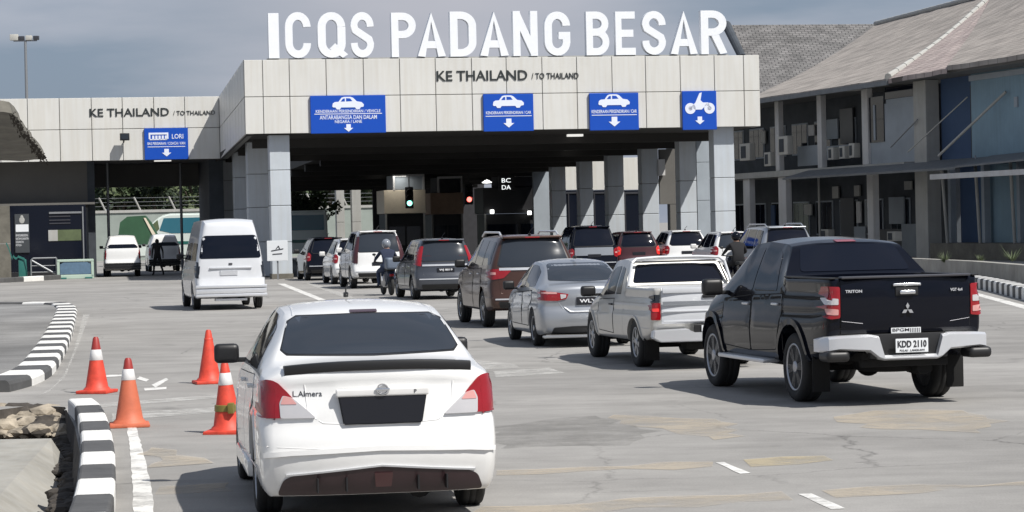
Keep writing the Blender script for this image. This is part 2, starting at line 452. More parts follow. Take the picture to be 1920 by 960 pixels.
_rims = {}
def wheel(parent, x, y, r, wd=.2, side=-1, style=5, rim='alloy', rr=.66):
    key = (r, wd, style, rim, rr)
    if key not in _rims:
        t = bmesh.new(); h = wd/2
        lathe(t, [(r*rr, -h*.8), (r*(rr+.06), -h*.96), (r*.86, -h*1.0), (r*.95, -h*.9), (r, -h*.7), (r*1.002, -h*.3), (r*.99, -h*.28), (r*.99, -h*.2), (r*1.002, -h*.18), (r*1.002, h*.18), (r*.99, h*.2), (r*.99, h*.28), (r*1.002, h*.3), (r, h*.7), (r*.95, h*.9), (r*.86, h), (r*(rr+.06), h*.96), (r*rr, h*.8)], n=40)
        me = bpy.data.meshes.new('wheel'); bmesh.ops.recalc_face_normals(t, faces=t.faces); t.to_mesh(me); t.free(); me.materials.append(M['rubber'])
        b = bmesh.new(); q = r*rr
        lathe(b, [(q*1.03, h*.78), (q*1.03, h*.90), (q*.95, h*.90), (q*.92, h*.74), (q*.90, -h*.5), (q*1.0, -h*.8)], n=40)
        lathe(b, [(q*.9, h*.05), (q*.9, h*.12)], n=24, mi=1)
        for k in range(style):
            a = 2*math.pi*k/style+.3
            for da in ((-.16, .10) if style <= 6 else (0,)):
                m = Matrix.Rotation(a, 4, 'X')
                s_ = bmesh.new(); wv = q*.085 if style <= 6 else q*.07
                pr = [(-wv*1.2, q*.1), (wv*1.2, q*.1), (wv+q*da, q*.94), (-wv+q*da, q*.94)]
                prism(s_, pr, h*.52, h*.80, 'YZ'); merge(b, s_, 0, m)
        lathe(b, [(q*.27, h*.5), (q*.27, h*.84), (q*.2, h*.88), (q*.0001, h*.88)], n=20)
        m2 = bpy.data.meshes.new('rim'); bmesh.ops.recalc_face_normals(b, faces=b.faces); b.to_mesh(m2); b.free()
        m2.materials.append(M[rim]); m2.materials.append(M['under'])
        _rims[key] = (me, m2)
    me, m2 = _rims[key]
    o = bpy.data.objects.new('wheel', me); COL.objects.link(o); o.parent = parent; o.location = (x, y, r)
    o.rotation_euler = (random.random()*6, 0, 0) if side > 0 else (random.random()*6, 0, math.pi)
    q = bpy.data.objects.new('rim', m2); COL.objects.link(q); q.parent = o
    return o
def wheels(P, root, **k):
    tr = max(p[1] for p in P['wb'])-P.get('wwd', .2)/2-.015
    for ya in (0, P['wbase']):
        for sx in (-1, 1): wheel(root, sx*tr, ya, P['rw'], P.get('wwd', .2), sx, **k)
    b = bmesh.new(); zb = P.get('uz', .22); hw = tr-.12
    box(b, -hw+.1, hw-.1, .35, P['wbase']-.35, zb-.03, zb+.25, .03)
    box(b, -hw+.12, hw-.12, -.45, .35, zb+.06, zb+.3, .03)
    cyl(b, (-tr, 0, P['rw']), (tr, 0, P['rw']), .05); cyl(b, (-tr, P['wbase'], P['rw']), (tr, P['wbase'], P['rw']), .05)
    ell(b, (0, 0, P['rw']), .14, .14, .13)
    cyl(b, (.35, -P['ro']+.25, zb+.02), (.35, .3, zb+.05), .04); cyl(b, (.28, -P['ro']+.22, zb+.04), (.28, -P['ro']+.62, zb+.04), .09)
    link('chassis', b, 'under', root, smooth=40)
def mirror_part(root, x, y, z, mt='trim_black', sx=-1, sc=1):
    b = bmesh.new(); box(b, -.10*sc, .10*sc, -.05*sc, .06*sc, -.075*sc, .085*sc, .045*sc, seg=3)
    box(b, (.07 if sx < 0 else -.2)*sc, (.2 if sx < 0 else -.07)*sc, -.02*sc, .03*sc, -.07*sc, -.03*sc, .01)
    o = link('wing_mirror', b, mt, root, smooth=45, loc=(x, y, z))
    return o
def handle(sf, root, s, z, sides='LR', mt='chrome_soft', w=.15):
    for ax in sides:
        co, no = sf.p(ax, s, z); b = bmesh.new(); sx = -1 if ax == 'L' else 1
        box(b, -.012, .022, -w/2, w/2, -.014, .014, .009)
        o = link('door_handle', b, mt, root, smooth=45, loc=co+Vector((sx*.012, 0, 0)))
        if sx < 0: o.rotation_euler = (0, 0, math.pi)
def plate(sf, root, x, z, w=.5, h=.11, text=None, mt='plate_black', ink='white_ink', tx=.36, th=.06, tilt=0, y=None):
    co, no = sf.p('B', x, z); yy = co.y if y is None else y
    b = bmesh.new(); box(b, -w/2, w/2, -.008, .012, -h/2, h/2, .004)
    o = link('number_plate', b, mt, root, loc=(x, yy-.012, z))
    o.rotation_euler = (tilt, 0, 0)
    if text:
        t = text_bm(text, tx, th, .003, .02); tb = link('plate_lettering', t, ink, o, loc=(-tx/2, -.010, -th/2), fix=False)
    return o
def decal(sf, root, s, x, z, w, h, mt, bold=.0):
    b = text_bm(s, w, h, 1.0, bold)
    for v in b.verts:
        co, no = sf.p('B', x+v.co.x, z+v.co.z); v.co = co+no*(.004 if v.co.y < 0 else -.002)
    return link('badge_lettering', b, mt, root, fix=False)
def place(root, x, y, yaw, tr, ahead=0.0):
    """set the root so that its rear left tyre stands on the ground at picture point (x,y)"""
    g = gr(x, y); a = R(yaw); m = Matrix.Rotation(a, 3, 'Z'); off = m @ Vector((-tr, -ahead, 0))
    root.location = (g.x-off.x, g.y-off.y, 0); root.rotation_euler = (0, 0, a)
# ------------------------------------------------------------ site materials
def brickmat(name, c1, c2, mort, scale, rough=.9, bw=.5, rh=.25, msize=.02, bump=.6, rot=(0, 0, 0), dirt=.35):
    m = bpy.data.materials.new(name); m.use_nodes = True; t = m.node_tree; b = t.nodes['Principled BSDF']; b.inputs['Roughness'].default_value = rough
    c = t.nodes.new('ShaderNodeTexCoord'); mpn = t.nodes.new('ShaderNodeMapping'); mpn.inputs['Rotation'].default_value = rot
    nz0 = t.nodes.new('ShaderNodeTexNoise'); nz0.inputs['Scale'].default_value = 1.3; nz0.inputs['Detail'].default_value = 4
    ad = t.nodes.new('ShaderNodeMixRGB'); ad.blend_type = 'ADD'; ad.inputs[0].default_value = .10
    br = t.nodes.new('ShaderNodeTexBrick'); br.inputs['Scale'].default_value = scale; br.inputs['Color1'].default_value = (*c1, 1); br.inputs['Color2'].default_value = (*c2, 1); br.inputs['Mortar'].default_value = (*mort, 1)
    br.inputs['Brick Width'].default_value = bw; br.inputs['Row Height'].default_value = rh; br.inputs['Mortar Size'].default_value = msize; br.inputs['Bias'].default_value = -.1; br.offset = .5
    t.links.new(c.outputs['Object'], mpn.inputs[0]); t.links.new(mpn.outputs[0], ad.inputs[1]); t.links.new(c.outputs['Object'], nz0.inputs[0]); t.links.new(nz0.outputs['Color'], ad.inputs[2]); t.links.new(ad.outputs[0], br.inputs['Vector'])
    n = t.nodes.new('ShaderNodeTexNoise'); n.inputs['Scale'].default_value = .8; n.inputs['Detail'].default_value = 10; t.links.new(c.outputs['Object'], n.inputs[0])
    mm = t.nodes.new('ShaderNodeMixRGB'); mm.blend_type = 'MULTIPLY'; mm.inputs[0].default_value = dirt
    r = t.nodes.new('ShaderNodeValToRGB'); r.color_ramp.elements[0].position = .35; r.color_ramp.elements[0].color = (.35, .35, .35, 1); r.color_ramp.elements[1].position = .65
    t.links.new(n.outputs['Fac'], r.inputs[0]); t.links.new(br.outputs['Color'], mm.inputs[1]); t.links.new(r.outputs[0], mm.inputs[2]); t.links.new(mm.outputs[0], b.inputs['Base Color'])
    bp = t.nodes.new('ShaderNodeBump'); bp.inputs['Strength'].default_value = bump; bp.inputs['Distance'].default_value = .05
    iv = t.nodes.new('ShaderNodeMath'); iv.operation = 'SUBTRACT'; iv.inputs[0].default_value = 1; t.links.new(br.outputs['Fac'], iv.inputs[1]); t.links.new(iv.outputs[0], bp.inputs['Height']); t.links.new(bp.outputs[0], b.inputs['Normal'])
    M[name] = m
def roadmat(name, col, var=.16, crack=True, fine=.10):
    m = bpy.data.materials.new(name); m.use_nodes = True; t = m.node_tree; b = t.nodes['Principled BSDF']; b.inputs['Roughness'].default_value = .88
    b.inputs['Specular IOR Level'].default_value = .3
    c = t.nodes.new('ShaderNodeTexCoord')
    def nz(sc, det, ro, stretch=None):
        n = t.nodes.new('ShaderNodeTexNoise'); n.inputs['Scale'].default_value = sc; n.inputs['Detail'].default_value = det; n.inputs['Roughness'].default_value = ro
        if stretch:
            mm = t.nodes.new('ShaderNodeMapping'); mm.inputs['Scale'].default_value = stretch; t.links.new(c.outputs['Object'], mm.inputs[0]); t.links.new(mm.outputs[0], n.inputs[0])
        else: t.links.new(c.outputs['Object'], n.inputs[0])
        return n
    def ramp(n, p0, p1, a, bb):
        r = t.nodes.new('ShaderNodeValToRGB'); r.color_ramp.elements[0].position = p0; r.color_ramp.elements[1].position = p1
        r.color_ramp.elements[0].color = (a, a, a, 1) if not isinstance(a, tuple) else (*a, 1); r.color_ramp.elements[1].color = (bb, bb, bb, 1) if not isinstance(bb, tuple) else (*bb, 1)
        t.links.new(n.outputs['Fac'] if 'Fac' in n.outputs else n.outputs[0], r.inputs[0]); return r
    def mul(a, bb, f=1):
        x = t.nodes.new('ShaderNodeMixRGB'); x.blend_type = 'MULTIPLY'; x.inputs[0].default_value = f; t.links.new(a.outputs[0], x.inputs[1]); t.links.new(bb.outputs[0], x.inputs[2]); return x
    big = ramp(nz(.16, 5, .6), .32, .68, tuple(v*(1-var) for v in col), tuple(min(1, v*(1+var*.5)) for v in col))
    mid = ramp(nz(1.1, 8, .7), .35, .65, 1-var*.7, 1.0)
    st = ramp(nz(.5, 6, .7, (.35, 1.6, 1)), .40, .58, .86, 1.0)
    fi = ramp(nz(55, 3, .6), .3, .7, 1-fine*2, 1.0)
    oil = ramp(nz(.9, 3, .5, (1, .6, 1)), .26, .36, .72, 1.0)
    x = mul(mul(mul(mul(big, mid), st), fi), oil)
    if crack:
        vo = t.nodes.new('ShaderNodeTexVoronoi'); vo.feature = 'DISTANCE_TO_EDGE'; vo.inputs['Scale'].default_value = .32
        dn = nz(1.2, 6, .7); ad = t.nodes.new('ShaderNodeMixRGB'); ad.blend_type = 'ADD'; ad.inputs[0].default_value = .5
        t.links.new(c.outputs['Object'], ad.inputs[1]); t.links.new(dn.outputs['Color'], ad.inputs[2]); t.links.new(ad.outputs[0], vo.inputs['Vector'])
        r = t.nodes.new('ShaderNodeValToRGB'); r.color_ramp.elements[0].position = .0; r.color_ramp.elements[0].color = (.55, .55, .55, 1); r.color_ramp.elements[1].position = .007
        t.links.new(vo.outputs['Distance'], r.inputs[0])
        msk = ramp(nz(.12, 3, .5), .46, .56, 0.0, 1.0)
        cm = t.nodes.new('ShaderNodeMixRGB'); cm.inputs[1].default_value = (1, 1, 1, 1); t.links.new(msk.outputs[0], cm.inputs[0]); t.links.new(r.outputs[0], cm.inputs[2])
        x = mul(x, cm)
    t.links.new(x.outputs[0], b.inputs['Base Color'])
    bp = t.nodes.new('ShaderNodeBump'); bp.inputs['Strength'].default_value = .5; bp.inputs['Distance'].default_value = .01
    t.links.new(nz(45, 4, .7).outputs['Fac'], bp.inputs['Height']); t.links.new(bp.outputs[0], b.inputs['Normal'])
    M[name] = m
def paintmat(name, col, wear=.5, sc=2.5, top=1.0):
    """road paint worn through to the surface below"""
    m = mat(name, col, .8); t = m.node_tree; b = t.nodes['Principled BSDF']; c = t.nodes.new('ShaderNodeTexCoord')
    n = t.nodes.new('ShaderNodeTexNoise'); n.inputs['Scale'].default_value = sc; n.inputs['Detail'].default_value = 10; n.inputs['Roughness'].default_value = .75
    t.links.new(c.outputs['Object'], n.inputs[0]); r = t.nodes.new('ShaderNodeValToRGB'); r.color_ramp.elements[0].position = wear-.12; r.color_ramp.elements[1].position = wear+.12
    r.color_ramp.elements[0].color = (0, 0, 0, 1); r.color_ramp.elements[1].color = (top, top, top, 1); t.links.new(n.outputs['Fac'], r.inputs[0]); t.links.new(r.outputs[0], b.inputs['Alpha']); M[name] = m
roadmat('asphalt', (.375, .362, .342), .22); roadmat('asphalt_grey', (.37, .365, .355), .35, False, .25); roadmat('concrete_road', (.30, .285, .26), .2); paintmat('patch_dark', (.20, .195, .18), .48, 1.3, .35)
paintmat('paint_white', (.66, .65, .62), .40); paintmat('paint_pale', (.58, .57, .54), .48, 2.5, .7); paintmat('paint_yellow', (.52, .44, .29), .46, 1.6, .6)
paintmat('paint_sand', (.52, .45, .35), .46, 1.3, .55)
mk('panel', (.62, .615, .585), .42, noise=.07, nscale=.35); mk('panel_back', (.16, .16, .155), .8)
mk('panel_blue', (.50, .54, .58), .38, noise=.10, nscale=.6)
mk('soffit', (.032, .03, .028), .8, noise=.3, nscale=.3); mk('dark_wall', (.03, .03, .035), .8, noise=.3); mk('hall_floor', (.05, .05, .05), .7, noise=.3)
mk('letter_white', (.80, .82, .85), .4, noise=.05); mk('sign_blue', (.0, .062, .42), .4); mk('sign_ink', (.70, .74, .85), .5)
mk('letter_black', (.02, .025, .025), .5); mk('kerb_white', (.74, .73, .70), .75, noise=.10, nscale=3, bump=.3, bscale=12); mk('kerb_dark', (.085, .085, .085), .8, noise=.3, nscale=3, bump=.3, bscale=12)
mk('concrete', (.34, .33, .30), .85, noise=.3, nscale=1.2, bump=.4, bscale=8); mk('concrete_dark', (.16, .15, .125), .9, noise=.4, nscale=1.5, bump=.6, bscale=6)
mk('rubble', (.36, .31, .24), .95, noise=.6, nscale=5, bump=1, bscale=9); mk('soil', (.07, .06, .05), .95, noise=.6, nscale=4, bump=1, bscale=10)
mk('cone_orange', (.68, .065, .035), .55, noise=.32, nscale=9); mk('cone_old', (.55, .14, .07), .6, noise=.2, nscale=5); mk('cone_white', (.72, .71, .70), .5, noise=.15, nscale=9)
mk('cone_dark', (.30, .03, .025), .5); mk('brass', (.22, .19, .05), .4, .3)
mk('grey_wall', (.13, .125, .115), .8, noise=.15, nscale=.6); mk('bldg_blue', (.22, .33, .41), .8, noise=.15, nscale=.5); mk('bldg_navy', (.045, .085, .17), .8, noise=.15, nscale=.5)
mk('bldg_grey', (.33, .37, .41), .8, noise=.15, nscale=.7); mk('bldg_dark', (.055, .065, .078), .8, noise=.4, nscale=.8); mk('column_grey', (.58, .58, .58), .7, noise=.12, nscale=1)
mk('pale_grey', (.40, .40, .38), .7, noise=.15, nscale=1); mk('aircon', (.50, .49, .45), .6, noise=.1, nscale=3); mk('metal_grey', (.28, .29, .30), .45, .5); mk('awning', (.16, .17, .18), .6, noise=.25, nscale=2)
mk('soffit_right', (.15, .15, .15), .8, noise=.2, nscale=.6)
brickmat('shingle', (.33, .30, .27), (.39, .35, .315), (.17, .15, .135), 1.0, bw=.9, rh=.42, msize=.022, bump=.8, dirt=.5)
brickmat('shingle_pink', (.39, .32, .30), (.46, .39, .36), (.12, .10, .09), 1.0, bw=1.0, rh=.45, msize=.028, bump=.9, dirt=.4)
brickmat('shingle_dark', (.17, .165, .16), (.22, .21, .205), (.045, .045, .045), 1.2, bw=.6, rh=.5, msize=.03, bump=1, dirt=.6)
mk('leaf', (.045, .075, .025), .7, noise=.5, nscale=2); mk('leaf_pale', (.10, .13, .06), .7, noise=.4, nscale=2); mk('leaf_dark', (.018, .032, .014), .8, noise=.5, nscale=2); mk('bark', (.10, .08, .06), .9, noise=.3, bump=.5)
mk('teal', (.02, .13, .11), .4, coat=.3); mk('green_sheet', (.035, .10, .05), .5, noise=.25, nscale=1.2); mk('bus_white', (.62, .68, .64), .35, coat=.4); mk('bus_teal', (.03, .14, .19), .25, coat=.5)
mk('barrier_blue', (.10, .17, .25), .5, noise=.2, nscale=5); mk('pale_green', (.40, .50, .42), .5); mk('wall_green', (.30, .34, .31), .8, noise=.2, nscale=.5)
mk('beige', (.75, .66, .52), .6, noise=.1); mk('tan', (.35, .24, .17), .7, noise=.2); mk('black_box', (.01, .01, .012), .5)
mk('lamp_green', (.02, .3, .2), .4, emit=(.25, 1, .75), estr=3.5); mk('lamp_red', (.3, .02, .02), .4, emit=(1, .15, .12), estr=3.5); mk('lamp_white', (.8, .8, .8), .4, emit=(1, 1, .97), estr=3); mk('tube_light', (.8, .8, .8), .4, emit=(1, .98, .92), estr=.7); mk('led_text', (.5, .5, .5), .4, emit=(.9, .95, .95), estr=1.2)
mk('cloth_black', (.010, .010, .012), .9); mk('cloth_navy', (.018, .026, .055), .9, noise=.3, nscale=8); mk('denim', (.04, .055, .10), .9, noise=.3, nscale=9); mk('skin', (.28, .15, .10), .6); mk('cloth_pink', (.45, .10, .16), .85); mk('helmet_grey', (.20, .22, .25), .25, coat=.6)
mk('case_grey', (.13, .16, .21), .45, noise=.2, nscale=5); mk('poster_dark', (.05, .055, .06), .4)

def streak(name, lo=.86):
    t = M[name].node_tree; bs = t.nodes['Principled BSDF']; src = bs.inputs['Base Color'].links[0].from_socket
    c = t.nodes.new('ShaderNodeTexCoord'); mp_ = t.nodes.new('ShaderNodeMapping'); mp_.inputs['Scale'].default_value = (3.5, 3.5, .22); n = t.nodes.new('ShaderNodeTexNoise'); n.inputs['Scale'].default_value = 1.6; n.inputs['Detail'].default_value = 7
    r = t.nodes.new('ShaderNodeValToRGB'); r.color_ramp.elements[0].position = .36; r.color_ramp.elements[0].color = (lo, lo*.985, lo*.96, 1); r.color_ramp.elements[1].position = .58
    m = t.nodes.new('ShaderNodeMixRGB'); m.blend_type = 'MULTIPLY'; m.inputs[0].default_value = 1
    t.links.new(c.outputs['Object'], mp_.inputs[0]); t.links.new(mp_.outputs[0], n.inputs[0]); t.links.new(n.outputs['Fac'], r.inputs[0]); t.links.new(src, m.inputs[1]); t.links.new(r.outputs[0], m.inputs[2]); t.links.new(m.outputs[0], bs.inputs['Base Color'])
for k_ in ('panel', 'panel_blue', 'bldg_blue', 'column_grey', 'concrete', 'pale_grey'): streak(k_, .95)
# ------------------------------------------------------------ ground
def G(x, y, z=0.0): return gr(x, y, z)
pit = [(-60, 1000), (-60, 806), (0, 770), (60, 758), (118, 762), (131, 775), (150, 860), (146, 905), (134, 1000)]
pit = [(-120, 1060), (-120, 790), (-30, 772), (60, 760), (122, 763), (140, 800), (150, 850), (144, 905), (136, 960), (128, 1060)]
PIT = [Vector((p.x, p.y)) for p in (G(*q) for q in pit)]
outer = [Vector(q) for q in ((-900, -40), (900, -40), (900, 2500), (-900, 2500))]
ring = [Vector((-12, 5)), Vector((12, 5)), Vector((12, 60)), Vector((-12, 60))]
vv, ee, ff, *_ = delaunay_2d_cdt(outer+PIT, [], [list(range(4)), [4+i for i in range(len(PIT))]], 0, 1e-6)
b = bmesh.new(); vs = [b.verts.new((v.x, v.y, 0)) for v in vv]
for f in ff:
    c = sum((vv[i] for i in f), Vector((0, 0)))/len(f)
    if not inpoly(c, PIT): b.faces.new([vs[i] for i in f])
for f in b.faces:
    if f.normal.z < 0: f.normal_flip()
setp(link('road', b, 'asphalt', fix=False), kind='structure')
# drain pit beside the broken kerb
mats = ['concrete', 'soil', 'rubble']
b = bmesh.new(); n = len(PIT)
def dz(p, a=.12): return Vector((random.uniform(-a, a), random.uniform(-a, a), random.uniform(-a, a)*.5))
tops = [b.verts.new((p.x, p.y, 0)) for p in PIT]
mids = []; cen = sum(PIT, Vector((0, 0)))/n
for p in PIT:
    q = p+(cen-p).normalized()*.12; mids.append(b.verts.new((q.x, q.y, -.35)))
bots = []
for p in PIT:
    q = p+(cen-p).normalized()*.28; bots.append(b.verts.new((q.x, q.y, -.75)))
for k in range(n):
    for A, B_ in ((tops, mids), (mids, bots)):
        f = b.faces.new((A[k], A[(k+1) % n], B_[(k+1) % n], B_[k])); f.material_index = 1
f = b.faces.new(bots); f.material_index = 1
setp(link('drain_pit', b, mats), kind='structure')
# concrete apron slab sloping inside the pit
b = bmesh.new(); ap = [G(-120, 826, -.10), G(96, 822, -.10), G(122, 862, -.32), G(112, 960, -.55), G(96, 1060, -.6), G(-120, 1060, -.45)]
slab(b, ap, .25)
setp(link('drain_apron', b, 'concrete'), kind='structure')
def rock(bm, c, r, mi=0, sq=.7):
    q = bmesh.new(); bmesh.ops.create_icosphere(q, subdivisions=2, radius=1)
    sx, sy, sz = r*random.uniform(.8, 1.4), r*random.uniform(.8, 1.4), r*random.uniform(.5, .9)*sq
    for v in q.verts:
        k = 1+random.uniform(-.16, .16); v.co = Vector((v.co.x*sx*k, v.co.y*sy*k, v.co.z*sz*k))
    merge(bm, q, mi, Matrix.Translation(c) @ Matrix.Rotation(random.random()*6, 4, 'Z'))
b = bmesh.new()
for k in range(520):
    x = random.uniform(-30, 128); y = random.uniform(768, 818)
    z = -.04-.25*((y-765)/50)
    rock(b, G(x, y, z), random.uniform(.03, .085) if k > 40 else random.uniform(.1, .22), random.choice((0, 0, 1)))
for k in range(90):
    y = random.uniform(800, 965); x = 134+random.uniform(-22, 8)-(y-800)*.02
    rock(b, G(x, y, -.32), random.uniform(.04, .13), 1)
setp(link('rubble', b, ['rubble', 'soil']), kind='stuff')

def kerb(name, path, wd, h, seg, label, first=0, mats=('kerb_white', 'kerb_dark'), bev=.035, rot=True, group=None):
    """painted kerb: one mesh, colour changing block by block"""
    pts = [Vector((p[0], p[1])) for p in path]; d = [0]
    for a, c in zip(pts[:-1], pts[1:]): d.append(d[-1]+(c-a).length)
    def P(t):
        t = max(0, min(d[-1]-1e-6, t)); i = 0
        while d[i+1] < t: i += 1
        return pts[i].lerp(pts[i+1], (t-d[i])/(d[i+1]-d[i]))
    def T(t):
        v = P(min(d[-1]-1e-5, t+.15))-P(max(0, t-.15)); return v.normalized()
    b = bmesh.new(); nseg = max(1, round(d[-1]/seg)); sg = d[-1]/nseg
    for k in range(nseg):
        ts = [k*sg+.006+(sg-.012)*j/6 for j in range(7)]; prev = None
        for t in ts:
            p = P(t); tt = T(t); nn = Vector((-tt.y, tt.x)); w2 = wd/2
            pr = [(-w2, 0), (-w2, h-bev), (-w2+bev*.4, h-bev*.3), (-w2+bev, h), (w2-bev, h), (w2-bev*.4, h-bev*.3), (w2, h-bev), (w2, 0)]
            r = [b.verts.new((p.x+nn.x*a, p.y+nn.y*a, z)) for a, z in pr]
            if prev:
                for j in range(len(pr)-1): f = b.faces.new((prev[j], prev[j+1], r[j+1], r[j])); f.material_index = (k+first) % 2
            else: f = b.faces.new(r); f.material_index = (k+first) % 2
            prev = r
        f = b.faces.new(prev); f.material_index = (k+first) % 2
    o = link(name, b, list(mats)); return setp(o, label, 'kerb', group)
def smoothpath(px, n=10, z=0):
    P_ = [G(*q, z) for q in px]; out_ = []
    for i in range(len(P_)-1):
        p0 = P_[max(0, i-1)]; p1 = P_[i]; p2 = P_[i+1]; p3 = P_[min(len(P_)-1, i+2)]
        for k in range(n):
            t = k/n; out_.append(.5*((2*p1)+(-p0+p2)*t+(2*p0-5*p1+4*p2-p3)*t*t+(-p0+3*p1-3*p2+p3)*t**3))
    out_.append(P_[-1]); return [(v.x, v.y) for v in out_]
# near kerb along the drain
kerb('painted_kerb', smoothpath([(152, 1050), (178, 960), (184, 880), (178, 825), (167, 790), (152, 774)]), .30, .17, 1.22, 'black and white striped kerb standing over the drain pit at the lower left', bev=.03)
b = bmesh.new(); pth = smoothpath([(134, 1050), (156, 960), (166, 880), (158, 825), (146, 790), (134, 776)])
# island kerb
kerb('painted_kerb', smoothpath([(-160, 576), (-20, 577), (92, 577), (122, 583), (122, 600), (106, 640), (88, 672), (66, 702), (30, 722), (-20, 736)], 14), .55, .16, 1.28, 'black and white striped kerb curving round the grey gravel island on the left', bev=.06)
isl = smoothpath([(-160, 577), (-20, 578), (92, 578), (122, 584), (122, 600), (106, 640), (88, 672), (66, 702), (30, 722), (-20, 736)], 6)
b = bmesh.new(); slab(b, [(x, y, .11) for x, y in isl]+[(-14, 30, .11), (-30, 60, .11)], .1); setp(link('traffic_island', b, 'asphalt_grey'), kind='structure')
kerb('painted_kerb', smoothpath([(-150, 533), (-20, 531), (60, 527), (108, 524)]), .35, .22, 2.0, 'black and white striped kerb in front of the dark glass booth', first=1, bev=.03)
kerb('painted_kerb', smoothpath([(1780, 533), (1815, 535), (1850, 541), (1885, 549), (1920, 558), (2000, 578)]), .45, .30, .62, 'black and white striped kerb curving behind the black pickup at the right edge', first=0, bev=.05)
# markings
def marking(px, m, z=.004, name='road_marking'):
    P_ = [G(*q) for q in px]; V_ = []
    jit = .16 if m in ('paint_sand', 'paint_yellow', 'patch_dark') else .007
    for p, q in zip(P_, P_[1:]+P_[:1]):
        k = max(1, min(40, int((q-p).length/(.35 if jit > .1 else .25)))); nn = Vector((-(q-p).y, (q-p).x, 0)).normalized()
        for i in range(k): V_.append(p.lerp(q, i/k)+nn*random.uniform(-jit, jit)*(1 if i else .3))
    b = bmesh.new(); vs = [b.verts.new((p.x, p.y, z)) for p in V_]; f = b.faces.new(vs)
    f.normal_update()
    if f.normal.z < 0: f.normal_flip()
    bmesh.ops.triangulate(b, faces=b.faces)
    o = link(name, b, m, fix=False); return setp(o, kind='structure')
marking([(156, 590), (168, 590), (150, 640), (122, 708), (92, 735), (66, 745), (98, 728), (122, 700), (138, 660)], 'paint_pale')
marking([(238, 800), (256, 802), (272, 860), (286, 930), (294, 1010), (252, 1010), (248, 900), (244, 850)], 'paint_white')
marking([(285, 840), (330, 845), (385, 860), (398, 869), (285, 878)], 'paint_sand', .008)
marking([(0, 905), (0, 0)], 'paint_sand') if False else None
marking([(520, 532), (534, 532), (620, 566), (604, 566)], 'paint_white')
marking([(574, 532), (590, 532), (720, 578), (700, 578)], 'paint_pale')
marking([(930, 882), (1330, 866), (1338, 876), (930, 892)], 'paint_sand')
marking([(1342, 868), (1358, 867), (1408, 888), (1388, 889)], 'paint_white')
marking([(1392, 862), (1545, 855), (1560, 863), (1408, 876)], 'paint_yellow')
marking([(905, 950), (1460, 922), (1488, 938), (905, 972)], 'paint_sand')
marking([(1496, 927), (1522, 926), (1585, 954), (1560, 956)], 'paint_white')
marking([(1540, 920), (1920, 903), (1960, 910), (1560, 934)], 'paint_sand')
marking([(0, 1), (0, 2)], 'paint_sand') if False else None
marking([(300, 912), (440, 905), (440, 922), (300, 928)], 'paint_sand')
marking([(1150, 778), (1340, 786), (1398, 818), (1330, 826), (1190, 800)], 'paint_sand', .004)
marking([(930, 800), (1110, 780), (1240, 808), (1180, 836), (930, 842)], 'patch_dark', .004, 'road_patch')
marking([(1560, 782), (1640, 770), (1800, 770), (1900, 790), (1840, 812), (1650, 806)], 'paint_sand', .004, 'road_patch')
marking([(890, 676), (960, 682), (975, 690), (905, 694)], 'paint_pale'); marking([(925, 697), (1030, 690), (1060, 700), (930, 708)], 'paint_pale')
marking([(210, 775), (450, 762), (450, 770), (210, 790)], 'paint_pale'); marking([(130, 762), (440, 738), (440, 744), (120, 770)], 'paint_pale')
marking([(1790, 543), (1830, 549), (1920, 572), (1990, 592), (1990, 600), (1915, 578), (1825, 553), (1790, 547)], 'paint_white')
for q in ([(262, 706), (280, 712), (274, 716), (256, 711)], [(284, 722), (312, 709), (316, 712), (292, 727)], [(270, 728), (312, 726), (312, 730), (272, 733)], [(180, 704), (246, 702), (248, 705), (182, 708)]): marking(q, 'paint_white')

# ------------------------------------------------------------ terminal
FB = frame(-11.27, 107.5, R(11.3))
X0, _ = hit(FB, 458, 180, 0); FB = FB @ Matrix.Translation((X0, 0, 0))
U1, _ = hit(FB, 1425, 170, 0); _, ZT = hit(FB, 458, 112, 0); _, ZB = hit(FB, 458, 252, 0); _, ZT2 = hit(FB, 1425, 102, 0); _, ZB2 = hit(FB, 1425, 237, 0); ZM = (ZT+ZB)/2
print('terminal', X0, U1, ZT, ZT2, ZB, ZB2)
term = empty('border_terminal', fr=FB, label='long white panelled border checkpoint hall with dark drive-through bays', cat='building')
g = .014
DEP = 72.0; WL = 14.5
# main fascia panels
seams = [458, 493, 543, 612, 682, 750, 817, 885, 950, 1017, 1082, 1148, 1211, 1276, 1340, 1395, 1425]
us = [hit(FB, x, 170, 0)[0] for x in seams]
b = bmesh.new(); g = .014
for i in range(len(us)-1):
    for z0, z1 in ((ZB, ZM), (ZM, ZT)):
        box(b, us[i]+g, us[i+1]-g, .0+random.uniform(-.004, .004), .06, z0+g, z1-g, .012, seg=1)
link('fascia', b, 'panel', term)
b = bmesh.new(); box(b, .01, U1-.01, .05, .35, ZB+.02, ZT-.01); link('parapet', b, 'panel_back', term)
# right return of the parapet
b = bmesh.new(); kk = 0
v = .36
while v < DEP-1:
    for z0, z1 in ((ZB, ZM), (ZM, ZT)): box(b, U1-.08, U1-.005, v, min(DEP, v+1.56), z0+g, z1-g)
    v += 1.6
link('side_fascia', b, 'panel', term)
# soffit and roof deck
zs = lambda v: ZB+.03-.0165*v
b = bmesh.new(); pts = [(.36, zs(.36)), (DEP, zs(DEP)), (DEP, ZT-.6), (.36, ZT-.6)]

